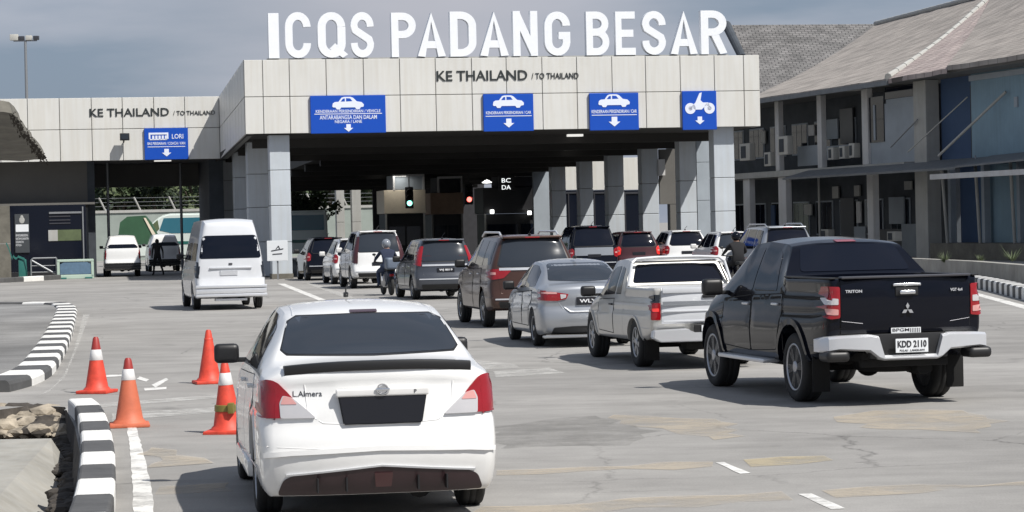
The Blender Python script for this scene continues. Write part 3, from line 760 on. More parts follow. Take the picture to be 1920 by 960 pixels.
pts = [(.36, zs(.36)), (24, zs(24)), (24, ZT-.6), (.36, ZT-.6)]; pt2 = [(24, zs(24)), (DEP, zs(DEP)), (DEP, ZT-.6), (24, ZT-.6)]
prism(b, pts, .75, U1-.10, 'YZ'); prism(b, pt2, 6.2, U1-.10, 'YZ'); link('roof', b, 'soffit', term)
b = bmesh.new()
for v in np.arange(5, 70, 6.8): box(b, .8 if v < 23 else 6.3, U1-.3, v, v+.4, zs(v)-.38, zs(v)+.05)
link('ceiling_beams', b, 'soffit', term)
for (x, y, wpx) in ((608, 269, 19), (577, 287, 20), (555, 299, 14), (838, 281, 17), (802, 294, 25), (768, 304, 24), (740, 314, 22), (708, 324, 18), (685, 333, 22), (873, 328, 12), (1071, 279, 15), (1078, 253, 16), (990, 299, 10), (1158, 259, 16)):
    d = FB.inverted().to_3x3() @ ray(x, y); o_ = FB.inverted() @ CC
    # meets the sloping ceiling
    t = (ZB+.0-.0165*o_.y-o_.z)/(d.z+.0165*d.y); p = o_+d*t
    if p.y > 68 or p.y < 1: continue
    b = bmesh.new(); box(b, -.35, .35, -.14, .14, -.10, 0); link('ceiling_light', b, 'tube_light', term, loc=(p.x, p.y, zs(p.y)-.0))
# columns
def column(u0, u1, v, dv=.9, ztop=None, joints=(), name='column', par=term, mt='panel_blue'):
    b = bmesh.new(); zt_ = ztop if ztop else zs(v)+.1; zz = [0]+sorted(joints)+[zt_]
    for z0, z1 in zip(zz[:-1], zz[1:]): box(b, u0, u1, v, v+dv, z0+.012, z1-.012, .015, seg=1)
    box(b, u0+.03, u1-.03, v+.03, v+dv-.03, 0, zt_-.02, mi=1)
    link(name, b, [mt, 'panel_back'], par)
ul, _ = hit(FB, 508, 400, .5); ur, _ = hit(FB, 546, 400, .5)
column(ul, ur, .5, .8, joints=(1.55, 3.1, 4.6))
b = bmesh.new(); box(b, ul-.03, ur+.03, .45, 1.35, 0, .22, .02); link('column_plinth', b, 'concrete_dark', term)
for k in range(1, 4): column(ul-.3, ul+.62, .5+6.8*k, .8, joints=(1.55, 3.1, 4.6))
cu0, _ = hit(FB, 1341, 400, .5); cu1, _ = hit(FB, 1379, 400, .5)
rc = [(cu0, cu1, .5)]
for k, (xa, xb) in enumerate(((1276, 1307), (1205, 1236), (1141, 1171), (1088, 1113), (1036, 1062)), 1):
    v = .5+6.6*k; a_, _ = hit(FB, xa, 400, v); b_, _ = hit(FB, xb, 400, v); rc.append((a_, b_, v))
for (a_, b_, v) in rc: column(a_, b_, v, .8, joints=(1.0, 2.45, 3.92))
print('right columns', rc)
cr1 = rc[0][1]
# right side: low glazed annex between the columns with sunlit upper panels
for (xa, xb, v, z0) in ((1064, 1084, 40, 0), (1112, 1137, 33, 0), (1169, 1201, 26, 0)):
    b = bmesh.new(); b2 = bmesh.new(); b3 = bmesh.new()
    a_, _ = hit(FB, xa-10, 300, v); c_, _ = hit(FB, xb+2, 300, v); _, zt_ = hit(FB, xa, 295, v); _, zl = hit(FB, xa, 356, v)
    box(b, a_, c_, v, v+.1, zl, zt_-.02, .01); box(b2, a_, c_, v+.02, v+.12, .5, zl-.02)
    box(b3, a_, c_, v-.04, v+.02, zl-.22, zl-.12); box(b3, a_+.3, a_+.36, v-.041, v+.021, .5, zl-.12)
    link('upper_panel', b, 'panel', term); link('lower_glazing', b2, 'glass_mid', term); link('glazing_bar', b3, 'alloy_dark', term)
b = bmesh.new(); a_, _ = hit(FB, 1306, 300, 9.0); c_, _ = hit(FB, 1340, 300, 9.0)
for z0, z1 in ((.2, 1.2), (1.22, 3.0), (3.02, 4.8), (4.82, 5.8)): box(b, a_, c_+.3, 9, 9.3, z0, z1, .01)
link('inner_pier', b, 'bldg_grey', term)
b = bmesh.new(); a_, _ = hit(FB, 1236, 300, 14); c_, _ = hit(FB, 1280, 300, 14)
box(b, a_, c_, 14, 14.2, 2.9, 5.6, .01); box(b, a_+.5, c_, 14, 14.2, .2, 2.88, .01); link('inner_pier', b, 'grey_wall', term)
b = bmesh.new(); a_, _ = hit(FB, 1232, 300, 13.8); box(b, a_, a_+.35, 13.6, 13.98, 4.3, 5.1, .02); link('wall_speaker', b, 'column_grey', term)
# hall back wall: portal to the left, solid to the right, booths inside
vb = DEP-4; ub0, _ = hit(FB, 547, 400, vb); ub1, _ = hit(FB, 700, 400, vb); _, zo = hit(FB, 620, 346, vb)
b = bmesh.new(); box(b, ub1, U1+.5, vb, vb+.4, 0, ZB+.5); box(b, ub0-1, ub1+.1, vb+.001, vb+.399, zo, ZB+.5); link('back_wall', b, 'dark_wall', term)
for (xa, xb) in ((631, 646), (660, 677)):
    a_, _ = hit(FB, xa, 400, vb+9); c_, _ = hit(FB, xb, 400, vb+9)
    column(a_, c_, vb+9, .8, ztop=zo+1.2, joints=(2.5,), mt='pale_grey')
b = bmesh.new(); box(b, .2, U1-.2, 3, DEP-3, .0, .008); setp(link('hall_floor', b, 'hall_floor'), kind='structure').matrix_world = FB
# canopy gap on right side: dark lane screens deeper inside
v = 44
a_, _ = hit(FB, 1000, 350, v); c_, _ = hit(FB, 1040, 350, v)
b = bmesh.new(); box(b, a_, c_+.5, v, v+.3, 0, 5.6); link('inner_pier', b, 'bldg_grey', term)

for (u_l, v_l) in ((9.0, 36.5), (12.5, 39.5)):
    ld = bpy.data.lights.new('ceiling_lamp', 'AREA'); ld.energy = 22; ld.size = 1.2; ld.color = (1, .97, .90); lo_ = bpy.data.objects.new('ceiling_lamp', ld); COL.objects.link(lo_); lo_.matrix_world = FB @ Matrix.Translation((u_l, v_l, zs(v_l)-.45))
# passport booths under the hall: overhead cabins over dark kiosks
def booth(x0, x1, yt, ym, yb, v, mt_top, mt_low, label, name='inspection_booth'):
    a_, zt_ = hit(FB, x0, yt, v); c_, _ = hit(FB, x1, yt, v); _, zm_ = hit(FB, x0, ym, v); _, zl = hit(FB, x0, yb, v)
    wc = (c_-a_); r = empty(name, fr=FB @ Matrix.Translation((a_, v, 0)), label=label, cat='booth')
    b = bmesh.new(); box(b, 0, wc, 0, 3, zl, zm_, .03); link('sign_box', b, mt_low, r)
    b = bmesh.new(); box(b, .25*wc, wc-.1, .05, 2.9, zm_+.02, zt_, .03); link('upper_box', b, mt_top, r)
    b = bmesh.new(); box(b, .25*wc-.05, wc-.05, -.04, .1, zt_-.08, zt_+.05); box(b, .25*wc-.05, .25*wc+.05, -.04, .1, zm_, zt_-.08); box(b, wc-.15, wc-.05, -.04, .1, zm_, zt_-.08); link('frame', b, 'column_grey', r)
    b = bmesh.new(); box(b, .1, wc-.1, .3, 2.8, 0, zl-.02, .02); link('kiosk', b, 'black_box', r)
    for xx in (.05, wc-.15):
        b = bmesh.new(); box(b, xx, xx+.1, 0, .1, 0, zl-.01); link('post', b, 'pale_grey', r)
    b = bmesh.new(); box(b, .3, wc*.5, .27, .295, 1.0, 2.1); box(b, wc*.55, wc-.3, .27, .295, 1.0, 2.1); link('window', b, 'glass_mid', r)
    return r
booth(719, 797, 329, 357, 401, 40, 'bldg_grey', 'beige', 'lit beige overhead cabin with the green signal in front, above a black kiosk')
booth(806, 868, 333, 362, 402, 43, 'dark_wall', 'tan', 'dim brown overhead cabin left of the red signal')
booth(905, 1035, 330, 352, 401, 46, 'dark_wall', 'black_box', 'unlit black cabin at the right of the hall beneath the glowing letters')
def signal(x, y, v, mt, label, pos=0):
    u, z = hit(FB, x, y, v); r = empty('traffic_signal', fr=FB @ Matrix.Translation((u, v, z)), label=label, cat='traffic light')
    b = bmesh.new(); box(b, -.24, .24, 0, .18, -.30, .95, .05); link('housing', b, 'black_box', r, smooth=45)
    for k in range(3):
        b = bmesh.new(); lathe(b, [(.0001, -.02), (.10, -.02), (.15, 0), (.16, .02)], 'Y', c=(0, 0, k*.32)); link('lens', b, mt if k == pos else 'under', r)
        b = bmesh.new()
        for i in range(9):
            a0 = R(20*i); a1 = R(20*(i+1))
            f = [b.verts.new((.18*math.cos(a), y_, k*.32+.18*math.sin(a))) for a, y_ in ((a0, 0), (a1, 0), (a1, -.2), (a0, -.2))]; b.faces.new(f)
        link('visor', b, 'black_box', r)
    b = bmesh.new(); box(b, -.03, .03, .05, .11, .93, 1.6); link('hanger', b, 'black_box', r)
signal(768, 381, 39.2, 'lamp_green', 'black signal head showing green in front of the beige cabin')
signal(880, 374, 42.2, 'lamp_red', 'signal head showing red beside the dim brown cabin')
for (x, y, lb) in ((923, 397, 'small bright white lamp nearer the red signal, inside the hall'), (993, 399, 'small bright white lamp farther right inside the hall, above the brown off-road car')):
    u, z = hit(FB, x, y, 45.5); b = bmesh.new(); box(b, -.12, .12, 0, .12, -.12, .12, .04, seg=3)
    for f in b.faces: f.material_index = 0
    setp(link('lane_lamp', b, 'lamp_white', smooth=45), lb, 'lamp').matrix_world = FB @ Matrix.Translation((u, 45.5, z))
u, z = hit(FB, 913, 342, 44); b = bmesh.new(); lathe(b, [(.02, .16), (.15, .10), (.30, 0), (.28, -.03), (.0001, -.05)], 'Z'); setp(link('pendant_lamp', b, 'lamp_white', smooth=40), 'round bright dome lamp left of the glowing letters in the hall', 'lamp').matrix_world = FB @ Matrix.Translation((u, 44, z))
r = empty('led_display', fr=FB @ Matrix.Translation((hit(FB, 935, 356, 44.5)[0], 44.5, hit(FB, 935, 358, 44.5)[1])), label='black lane display with two short rows of glowing white characters', cat='display')
b = bmesh.new(); box(b, 0, 1.0, 0, .1, 0, .9, .02); link('housing', b, 'black_box', r)
for k, s_ in enumerate(('DA', 'BC')): t = text_bm(s_, .55, .26, .01, .0); link('display_lettering', t, 'led_text', r, loc=(.2, -.01, .08+.42*k), fix=False)

# ------------------------------------------------------------ left wing
_, zl0 = hit(FB, 412, 180, WL); uw1, zlb = hit(FB, 412, 298, WL); uwl, zt0 = hit(FB, 0, 182, WL); zlm = (zl0+zlb)/2
sl = [-150, -100, -50, 0, 52, 112, 172, 230, 289, 347, 412]; us2 = [hit(FB, x, 240, WL)[0] for x in sl]
b = bmesh.new()
for i in range(len(us2)-1):
    for z0, z1 in ((zlb, zlm), (zlm, zl0)): box(b, us2[i]+g, us2[i+1]-g, WL, WL+.06, z0+g, z1-g, .012, seg=1)
link('wing_fascia', b, 'panel', term)
b = bmesh.new(); box(b, us2[0]-5, us2[-1], WL+.05, WL+.35, zlb+.02, zl0-.01); link('wing_parapet', b, 'panel_back', term)
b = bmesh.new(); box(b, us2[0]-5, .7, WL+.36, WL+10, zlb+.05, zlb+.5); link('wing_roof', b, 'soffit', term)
# splayed return joining the two fascias
ua = us2[-1]
def quad(b, pts, mi=0):
    f = b.faces.new([b.verts.new(p) for p in pts]); f.material_index = mi
b = bmesh.new(); nseg = 9
for i in range(nseg):
    t0, t1 = i/nseg+.003, (i+1)/nseg-.003
    for (za0, za1, zb0, zb1) in ((zlb, zlm, ZB, ZM), (zlm, zl0, ZM, ZT)):
        def P_(t, k, ins=0): return (ua*(1-t)+0*t+ins, WL*(1-t)+.07*t, (za0+(zb0-za0)*t) if k == 0 else (za1+(zb1-za1)*t))
        a = [Vector(P_(t0, 0)), Vector(P_(t1, 0)), Vector(P_(t1, 1)), Vector(P_(t0, 1))]
        a = [p+Vector((0, 0, .02 if i_ < 2 else -.02)) for i_, p in enumerate(a)]; bk = [p+Vector((.08, 0, 0)) for p in a]
        A = [b.verts.new(p) for p in a]; B_ = [b.verts.new(p) for p in bk]
        b.faces.new(A); b.faces.new(B_[::-1])
        for k in range(4): b.faces.new((A[k], A[(k+1) % 4], B_[(k+1) % 4], B_[k]))
link('return_fascia', b, 'panel', term)
b = bmesh.new(); A = [b.verts.new(p) for p in ((ua+.1, WL-.05, zlb), (.12, .1, ZB), (.12, .1, ZT-.05), (ua+.1, WL-.05, zl0-.05))]; B_ = [b.verts.new(v.co+Vector((.25, 0, 0))) for v in A]
b.faces.new(A); b.faces.new(B_)
for k in range(4): b.faces.new((A[k], A[(k+1) % 4], B_[(k+1) % 4], B_[k]))
link('return_backing', b, 'panel_back', term)
b = bmesh.new(); slab(b, [(ua, WL, zlb+.02), (.1, .3, ZB+.02), (2.8, .3, ZB+.02), (2.8, WL+12, ZB), (ua, WL+12, zlb)], .06); link('return_soffit', b, 'soffit', term)
# wing walls and its bay opening (x 165..385)
vw = WL+2.2
ua0, _ = hit(FB, 165, 400, vw); ub_, _ = hit(FB, 387, 400, vw); _, zbm = hit(FB, 200, 338, vw+1)
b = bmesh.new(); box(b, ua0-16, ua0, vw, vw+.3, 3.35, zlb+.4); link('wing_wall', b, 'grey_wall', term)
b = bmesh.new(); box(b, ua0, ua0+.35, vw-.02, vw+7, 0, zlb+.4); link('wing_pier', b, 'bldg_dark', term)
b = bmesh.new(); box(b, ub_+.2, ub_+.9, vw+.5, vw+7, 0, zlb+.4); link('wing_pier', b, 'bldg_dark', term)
_, zq0 = hit(FB, 280, 350, vw+7); _, zq1 = hit(FB, 280, 337, vw+7)
b = bmesh.new(); box(b, ua0-4, ub_+2, vw+7, vw+7.3, zq0, zlb+.5); link('far_beam', b, 'grey_wall', term)
for (x, y) in ((305, 303.5), (297, 314), (295, 323), (285, 341)):
    d = FB.inverted().to_3x3() @ ray(x, y); o_ = FB.inverted() @ CC; t = (zlb-.03-o_.z)/d.z; p = o_+d*t
    if p.y > WL+8.5: continue
    b = bmesh.new(); box(b, -.4, .4, -.2, .2, -.05, 0); link('ceiling_light', b, 'tube_light', term, loc=(p.x, p.y, zlb+.045))
# two slim posts in the bay
for (xa, yb, vv_) in ((203, 500, vw+3), (340, 470, vw+6)):
    a_, _ = hit(FB, xa, 400, vv_); b = bmesh.new(); cyl(b, (a_, vv_, 0), (a_, vv_, zlb+.1), .07); link('bay_post', b, 'metal_grey', term, smooth=50)
# glass booth front left of the bay
vg = WL+1.2
gx0, gzt = hit(FB, 18, 386, vg); gx1, _ = hit(FB, 160, 386, vg)
b = bmesh.new(); box(b, gx0, gx1, vg, vg+.08, .35, gzt); link('glass_front', b, 'glass', term)
b = bmesh.new(); box(b, gx0-8, gx0, vg-.1, vg+.3, 0, 1.7, .01); box(b, gx0-8, gx0, vg-.1, vg+.3, 1.72, gzt, .01); link('concrete_panel', b, 'concrete_dark', term)
b = bmesh.new(); box(b, gx0, ua0+.1, vg-.1, vg+.6, 0, .34); link('booth_plinth', b, 'black_box', term)
b = bmesh.new(); box(b, gx0-8, ua0+.3, vg+.0, vw+.1, gzt, gzt+.1); link('booth_header', b, 'grey_wall', term)
b = bmesh.new(); wz = lambda x, y: hit(FB, x, y, vg-.03)
for xa in (154,):
    a_, _ = wz(xa, 400); box(b, a_, a_+.06, vg-.05, vg-.01, .4, gzt-.1)
a_, z_ = wz(92, 401); c_, _ = wz(153, 401); box(b, a_, c_, vg-.05, vg-.01, z_, z_+.09)
for yy in (407, 414, 420): _, z_ = wz(92, yy); box(b, a_, a_+.65*(c_-a_), vg-.03, vg-.01, z_, z_+.05, mi=1)
link('window_frame', b, ['metal_grey', 'alloy_dark'], term)
b = bmesh.new(); a_, z0_ = wz(92, 452); c_, z1_ = wz(152, 430); box(b, a_, c_, vg-.02, vg-.005, z0_, z1_); link('window_blind', b, 'leaf_pale', term)
b = bmesh.new(); a_, z0_ = wz(91, 452); c_, z1_ = wz(108, 431); box(b, a_, c_, vg-.04, vg-.021, z0_, z1_, .0); link('window_notice', b, 'pale_grey', term)
# notice panel on the glass
x0_, z0_ = wz(29, 474); x1_, z1_ = wz(54, 401); r = empty('information_sign', fr=FB @ Matrix.Translation((x0_, vg-.08, z0_)), label='tall dark notice panel with white text on the booth glass', cat='notice')
W_, H_ = x1_-x0_, z1_-z0_
b = bmesh.new(); box(b, 0, W_, 0, .04, 0, H_); link('board', b, 'poster_dark', r)
b = bmesh.new(); box(b, .04, W_-.03, -.01, 0, H_*.54, H_*.73); link('white_field', b, 'plate_white', r)
b = bmesh.new(); ell(b, (W_*.5, -.01, H_*.84), .13, .01, .16); ell(b, (W_*.5, -.012, H_*.92), .07, .01, .09); link('emblem', b, 'pale_grey', r)
for k, (s_, ww) in enumerate((('IMIGRESEN', .9), ('KASTAM KUARANTIN', .95), ('KESELAMATAN', .6), ('ICQS', .45))): link('lettering', text_bm(s_, W_*ww-.05, H_*.055, .004, .0), 'white_ink', r, loc=(.04, -.004, H_*(.42-.085*k)), fix=False)
# rooftop and fascia lettering
def fit_text(s, x0, y0, x1, y1, v, depth, mt, name, label, cat, bold=.0, spaced=False, group=None):
    a_, zb_ = hit(FB, x0, y1, v); c_, _ = hit(FB, x1, y1, v); _, zt_ = hit(FB, x0, y0, v)
    o = link(name, text_bm(s, c_-a_, zt_-zb_, depth, bold), mt, fix=False); setp(o, label, cat, group); o.matrix_world = FB @ Matrix.Translation((a_, v, zb_)); return o
r = empty('fascia_lettering', fr=FB, label='black KE THAILAND lettering on the main fascia over the four-lane hall', cat='lettering')
def fascia_words(fr_label, cat, items, v):
    r = empty('fascia_lettering', fr=FB, label=fr_label, cat=cat)
    for (s, x0, y0, x1, y1, bold) in items:
        a_, zb_ = hit(FB, x0, y1, v); c_, _ = hit(FB, x1, y1, v); _, zt_ = hit(FB, x0, y0, v)
        o = link('words', text_bm(s, c_-a_, zt_-zb_, .03, bold), 'letter_black', r, loc=(a_, v, zb_), fix=False)
    return r
bpy.data.objects.remove(r)
fascia_words('black KE THAILAND / TO THAILAND lettering on the main fascia', 'lettering', (('KE THAILAND', 819, 133, 989, 152, .012), ('/ TO THAILAND', 997, 137, 1085, 148, .0)), -.018)
fascia_words('smaller black KE THAILAND / TO THAILAND lettering on the left wing fascia', 'lettering', (('KE THAILAND', 168, 204, 317, 219, .012), ('/ TO THAILAND', 325, 208, 403, 216, .0)), WL-.018)

# big roof letters drawn as fat strokes
def stroke_letter(ch):
    """returns polylines in a 1 x 1.75 box, stroke .27"""
    W_, H_ = 1.0, 1.75; s = .145; l, r_, b0, t = s, W_-s, s, H_-s; m = H_/2; A = lambda cx, cy, rx, ry, a0, a1, n=12: [(cx+rx*math.cos(R(a0+(a1-a0)*i/n)), cy+ry*math.sin(R(a0+(a1-a0)*i/n))) for i in range(n+1)]
    rx = (r_-l)/2; cx = .5; ry = .42
    D = {'I': [[(.5, 0), (.5, H_)]],
     'C': [[(r_, t-.42)]+A(cx, t-ry, rx, ry, 5, 180)+A(cx, b0+ry, rx, ry, 180, 355)+[(r_, b0+.42)]],
     'Q': [A(cx, t-ry, rx, ry, 0, 180)+A(cx, b0+ry, rx, ry, 180, 360)+[(r_, t-ry)], [(.52, .45), (.98, .02)]],
     'O': [A(cx, t-ry, rx, ry, 0, 180)+A(cx, b0+ry, rx, ry, 180, 360)+[(r_, t-ry)]],
     'S': [[(r_, t-.42)]+A(cx, t-.38, rx, .38, 10, 180)+[(l+.06, m+.18), (.5, m), (r_-.06, m-.18)]+A(cx, b0+.38, rx, .38, 0, -170)+[(l, b0+.42)]],
     'P': [[(l, 0), (l, t), (.45, t)]+A(.45, t-.36, rx+.05, .36, 90, -90)+[(.29, t-.72)]],
     'A': [[(s*.8, 0), (.5, H_-.06), (1-s*.8, 0)], [(.25, .48), (.75, .48)]],
     'D': [[(l, 0), (l, t), (.4, t)]+A(.4, t-.42, r_-.4, .42, 90, 0)+A(.4, b0+.42, r_-.4, .42, 0, -90)+[(.29, s)]],
     'N': [[(l, 0), (l, H_)], [(l, H_-.1), (r_, .1)], [(r_, 0), (r_, H_)]],
     'G': [[(r_, t-.42)]+A(cx, t-ry, rx, ry, 5, 180)+A(cx, b0+ry, rx, ry, 180, 355)+[(r_, m-.08), (.55, m-.08)]],
     'B': [[(l, 0), (l, t), (.45, t)]+A(.45, t-.34, .38, .34, 90, -90)+[(.29, t-.68)], [(.4, t-.68)]+A(.45, b0+.39, rx+.05, .39, 90, -90)+[(.25, s)]],
     'E': [[(r_+.08, t), (l, t), (l, b0), (r_+.1, b0)], [(l, m), (r_, m)]],
     'R': [[(l, 0), (l, t), (.45, t)]+A(.45, t-.36, rx+.05, .36, 90, -90)+[(.29, t-.72)], [(.5, t-.72), (r_+.02, 0)]]}
    return D[ch]
def letter_mesh(ch, w_, h_, depth, sw=.29):
    cu = bpy.data.curves.new('c', 'CURVE'); cu.dimensions = '2D'
    b = bmesh.new(); kx = w_ if ch != 'I' else w_/.3; ox = 0 if ch != 'I' else -.35
    sx = w_ if ch != 'I' else w_/.28
    for pi, path in enumerate(stroke_letter(ch)):
        pts = [Vector((p[0], p[1])) for p in path]; q = [pts[0]]
        for p in pts[1:]:
            if (p-q[-1]).length > .02: q.append(p)
        pts = q; L_, R_ = [], []
        for i, p in enumerate(pts):
            t1 = (p-pts[i-1]).normalized() if i else (pts[1]-p).normalized(); t2 = (pts[i+1]-p).normalized() if i < len(pts)-1 else t1
            t = (t1+t2).normalized() if (t1+t2).length > .1 else t1; nn = Vector((-t.y, t.x)); k = sw/2/max(.5, nn.dot(Vector((-t1.y, t1.x))))
            L_.append(p+nn*k); R_.append(p-nn*k)
        y0 = -depth/2+.004*pi; y1 = depth/2-.004*pi; rows = []
        for a, c in zip(L_, R_): rows.append([b.verts.new(((p.x if ch != 'I' else (p.x-.36))*sx, yy, max(0, min(1.75, p.y))/1.75*h_)) for p, yy in ((a, y0), (c, y0), (c, y1), (a, y1))])
        for r0, r1 in zip(rows[:-1], rows[1:]):
            for k in range(4): b.faces.new((r0[k], r0[(k+1) % 4], r1[(k+1) % 4], r1[k]))
        b.faces.new(rows[0]); b.faces.new(rows[-1])
    bpy.data.curves.remove(cu); return b
rs = empty('rooftop_sign', fr=FB, label='giant white ICQS PADANG BESAR letters standing on the roof edge', cat='sign')
LT = [('I', 503, 522, 25), ('C', 534, 582, 23), ('Q', 595, 647, 23), ('S', 657, 700, 23), ('P', 733, 779, 24), ('A', 783, 833, 24), ('D', 843, 892, 22), ('A', 900, 951, 22), ('N', 961, 1007, 21), ('G', 1020, 1068, 22), ('B', 1098, 1141, 22), ('E', 1153, 1192, 22), ('S', 1203, 1247, 21), ('A', 1257, 1305, 21), ('R', 1313, 1361, 20)]
for ch, xa, xb, yt in LT:
    a_, _ = hit(FB, xa, 60, .3); c_, _ = hit(FB, xb, 60, .3); _, zt_ = hit(FB, (xa+xb)/2, yt, .3); z0_ = ZT+.06
    b = letter_mesh(ch, c_-a_, zt_-z0_, .34); o = link('letter', b, 'letter_white', rs, loc=(a_, .35, z0_))
b = bmesh.new(); a_, _ = hit(FB, 500, 105, .35); c_, _ = hit(FB, 1365, 105, .35); box(b, a_, c_, .28, .42, ZT-.01, ZT+.058); link('base_rail', b, 'pale_grey', rs)

# blue lane signs
CARP = [(0, .25), (.02, .50), (.08, .60), (.20, .62), (.30, .95), (.38, 1.0), (.58, 1.0), (.66, .93), (.78, .64), (.93, .58), (1.0, .40), (.99, .22), (.90, .18), (.86, .02), (.76, .02), (.72, .17), (.28, .17), (.24, .02), (.14, .02), (.10, .18), (.03, .18)]
WINS = [[(.27, .64), (.34, .86), (.40, .88), (.40, .64)], [(.44, .64), (.44, .90), (.57, .88), (.64, .66)]]
def lane_sign(x0, y0, x1, y1, label, rows, icon='car', v=-.05, iw=.42):
    a_, zt_ = hit(FB, x0, y0, v); c_, _ = hit(FB, x1, y0, v); _, zb_ = hit(FB, x0, y1, v); W_ = c_-a_; H_ = zt_-zb_
    r = empty('lane_sign', fr=FB @ Matrix.Translation((a_, v, zb_)), label=label, cat='sign')
    b = bmesh.new(); box(b, 0, W_, -.08, .04, 0, H_, .015, seg=1); link('board', b, 'sign_blue', r)
    def flat(poly, dep, nm, mt='sign_ink', z=-.083): b = bmesh.new(); prism(b, poly, z-dep, z, 'XZ'); return link(nm, b, mt, r)
    if icon == 'car':
        iw_ = W_*iw; ih = iw_*.40; ox = (W_-iw_)/2; oz = H_-ih-.06
        ic = flat([(ox+x*iw_, oz+z*ih) for x, z in CARP], .012, 'car_symbol')
        for wn in WINS: flat([(ox+x*iw_, oz+z*ih) for x, z in wn], .004, 'car_symbol_window', 'sign_blue', -.0955)
    elif icon == 'bike':
        cx = W_/2
        for dx in (-.30, .32):
            b = bmesh.new(); lathe(b, [(.115*W_*1.35, -.095), (.115*W_*1.35, -.083), (.06*W_, -.083), (.06*W_, -.095)], 'Y', n=24, c=(cx+dx*W_*.9, 0, H_*.55)); b.faces.ensure_lookup_table(); link('wheel_symbol', b, 'sign_ink', r)
        P0 = lambda x, z: (cx+x*W_, H_*z)
        flat([P0(-.32, .53), P0(-.12, .70), P0(.0, .94), P0(.07, .96), P0(.03, .76), P0(.10, .70), P0(.26, .70), P0(.30, .60), P0(.18, .62), P0(.06, .52), P0(-.16, .52), P0(-.20, .58)], .012, 'motorcycle_symbol')
    elif icon == 'bus':
        b = bmesh.new(); x0_, x1_ = W_*.10, W_*.55; z0_, z1_ = H_*.66, H_*.86
        box(b, x0_, x1_, -.095, -.083, z1_-.09, z1_); box(b, x0_, x0_+.08, -.095, -.083, z0_, z1_-.09); box(b, x1_-.08, x1_, -.095, -.083, z0_, z1_-.09)
        for k in range(5): box(b, x0_+.16+k*.15, x0_+.26+k*.15, -.095, -.083, z0_-.03, z1_-.14)
        box(b, W_*.12, W_*.52, -.095, -.083, z0_-.05, z0_-.0); link('bus_symbol', b, 'sign_ink', r)
        link('lettering', text_bm('LORI', W_*.26, H_*.15, .01, .01), 'sign_ink', r, loc=(W_*.63, -.085, H_*.66), fix=False)
    for (s, wx, h, z) in rows:
        if s == '-': b = bmesh.new(); box(b, W_*(1-wx)/2, W_*(1+wx)/2, -.092, -.0825, H_*z, H_*z+.03); link('rule', b, 'sign_ink', r)
        elif s == 'arrow':
            cx = W_/2; k = h*H_; zz = H_*z
            flat([(cx-.30*k, zz+k), (cx+.30*k, zz+k), (cx+.30*k, zz+.5*k), (cx+.62*k, zz+.5*k), (cx, zz), (cx-.62*k, zz+.5*k), (cx-.30*k, zz+.5*k)], .012, 'down_arrow')
        else: link('lettering', text_bm(s, W_*wx, H_*h, .01, .01), 'sign_ink', r, loc=(W_*(1-wx)/2, -.085, H_*z), fix=False)
    return r
lane_sign(581, 180, 722, 251, 'widest blue lane sign with car symbol and three rows of text, over the left lane', [('KENDERAAN PERSENDIRIAN / VEHICLE', .86, .08, .545), ('-', .9, 0, .505), ('ANTARABANGSA DAN DALAM', .76, .11, .37), ('NEGARA / LANE', .36, .08, .27), ('arrow', .2, .20, .04)])
lane_sign(905, 177, 999, 247, 'blue lane sign with pickup-like car symbol over the middle lane beside the KE THAILAND words', [('KENDERAAN PERSENDIRIAN / CAR', .90, .08, .46), ('-', .92, 0, .40), ('arrow', .2, .24, .10)], iw=.62)
lane_sign(1104, 175, 1196, 245, 'blue lane sign with car symbol left of the motorcycle sign', [('KENDERAAN PERSENDIRIAN / CAR', .92, .09, .46), ('-', .92, 0, .40), ('arrow', .2, .26, .10)], iw=.64)
lane_sign(1278, 171, 1342, 244, 'narrow blue lane sign with a motorcycle symbol above the right pillar', [('arrow', .2, .20, .14)], icon='bike')
lane_sign(270, 241, 352, 300, 'blue sign with bus symbol on the left wing above the side bay', [('BAS PERSIARAN / COACH / VAN', .86, .09, .47), ('-', .86, 0, .40), ('arrow', .2, .24, .10)], icon='bus', v=WL-.05)

# floodlight on the wing fascia
u, z = hit(FB, 233, 257, WL-.5); r = empty('floodlight', fr=FB @ Matrix.Translation((u, WL-.5, z)), label='black floodlight bracketed on the left wing fascia', cat='floodlight')
b = bmesh.new(); box(b, -.20, .24, -.12, .16, -.16, .18, .03); link('housing', b, 'black_box', r, smooth=45)
b = bmesh.new(); box(b, -.15, .19, -.135, -.121, -.11, .13); link('lens', b, 'glass_grey', r)
b = bmesh.new(); tube(b, [(.0, .1, -.05), (.0, .5, -.22)], .03); link('bracket', b, 'black_box', r)
# lamp mast behind the wing
p = at(50, 180, 175); r = empty('lamp_mast', (p.x, p.y, 0), label='tall grey mast with a cluster of floodlights behind the left wing', cat='lamp post')
_t = at(50, 76, 175).z
b = bmesh.new(); cyl(b, (0, 0, 0), (0, 0, _t), .16, .09); link('pole', b, 'metal_grey', r, smooth=50)
b = bmesh.new(); box(b, -.8, .8, -.04, .04, _t-.06, _t+.02); link('crossarm', b, 'metal_grey', r)
for k, (dx, s_) in enumerate(((-.75, 1.3), (-.25, .9), (.25, 1.0), (.75, .9))):
    b = bmesh.new(); box(b, dx-.22*s_, dx+.22*s_, -.15, .12, _t+.02, _t+.34*s_, .04); link('floodlight', b, 'alloy_dark' if k % 2 else 'aircon', r, smooth=45)
# ------------------------------------------------------------ vehicles
def arc(cy, cz, r, a0, a1, n=20): return [(cy+r*math.cos(R(a0+(a1-a0)*i/n)), cz+r*math.sin(R(a0+(a1-a0)*i/n))) for i in range(n+1)]

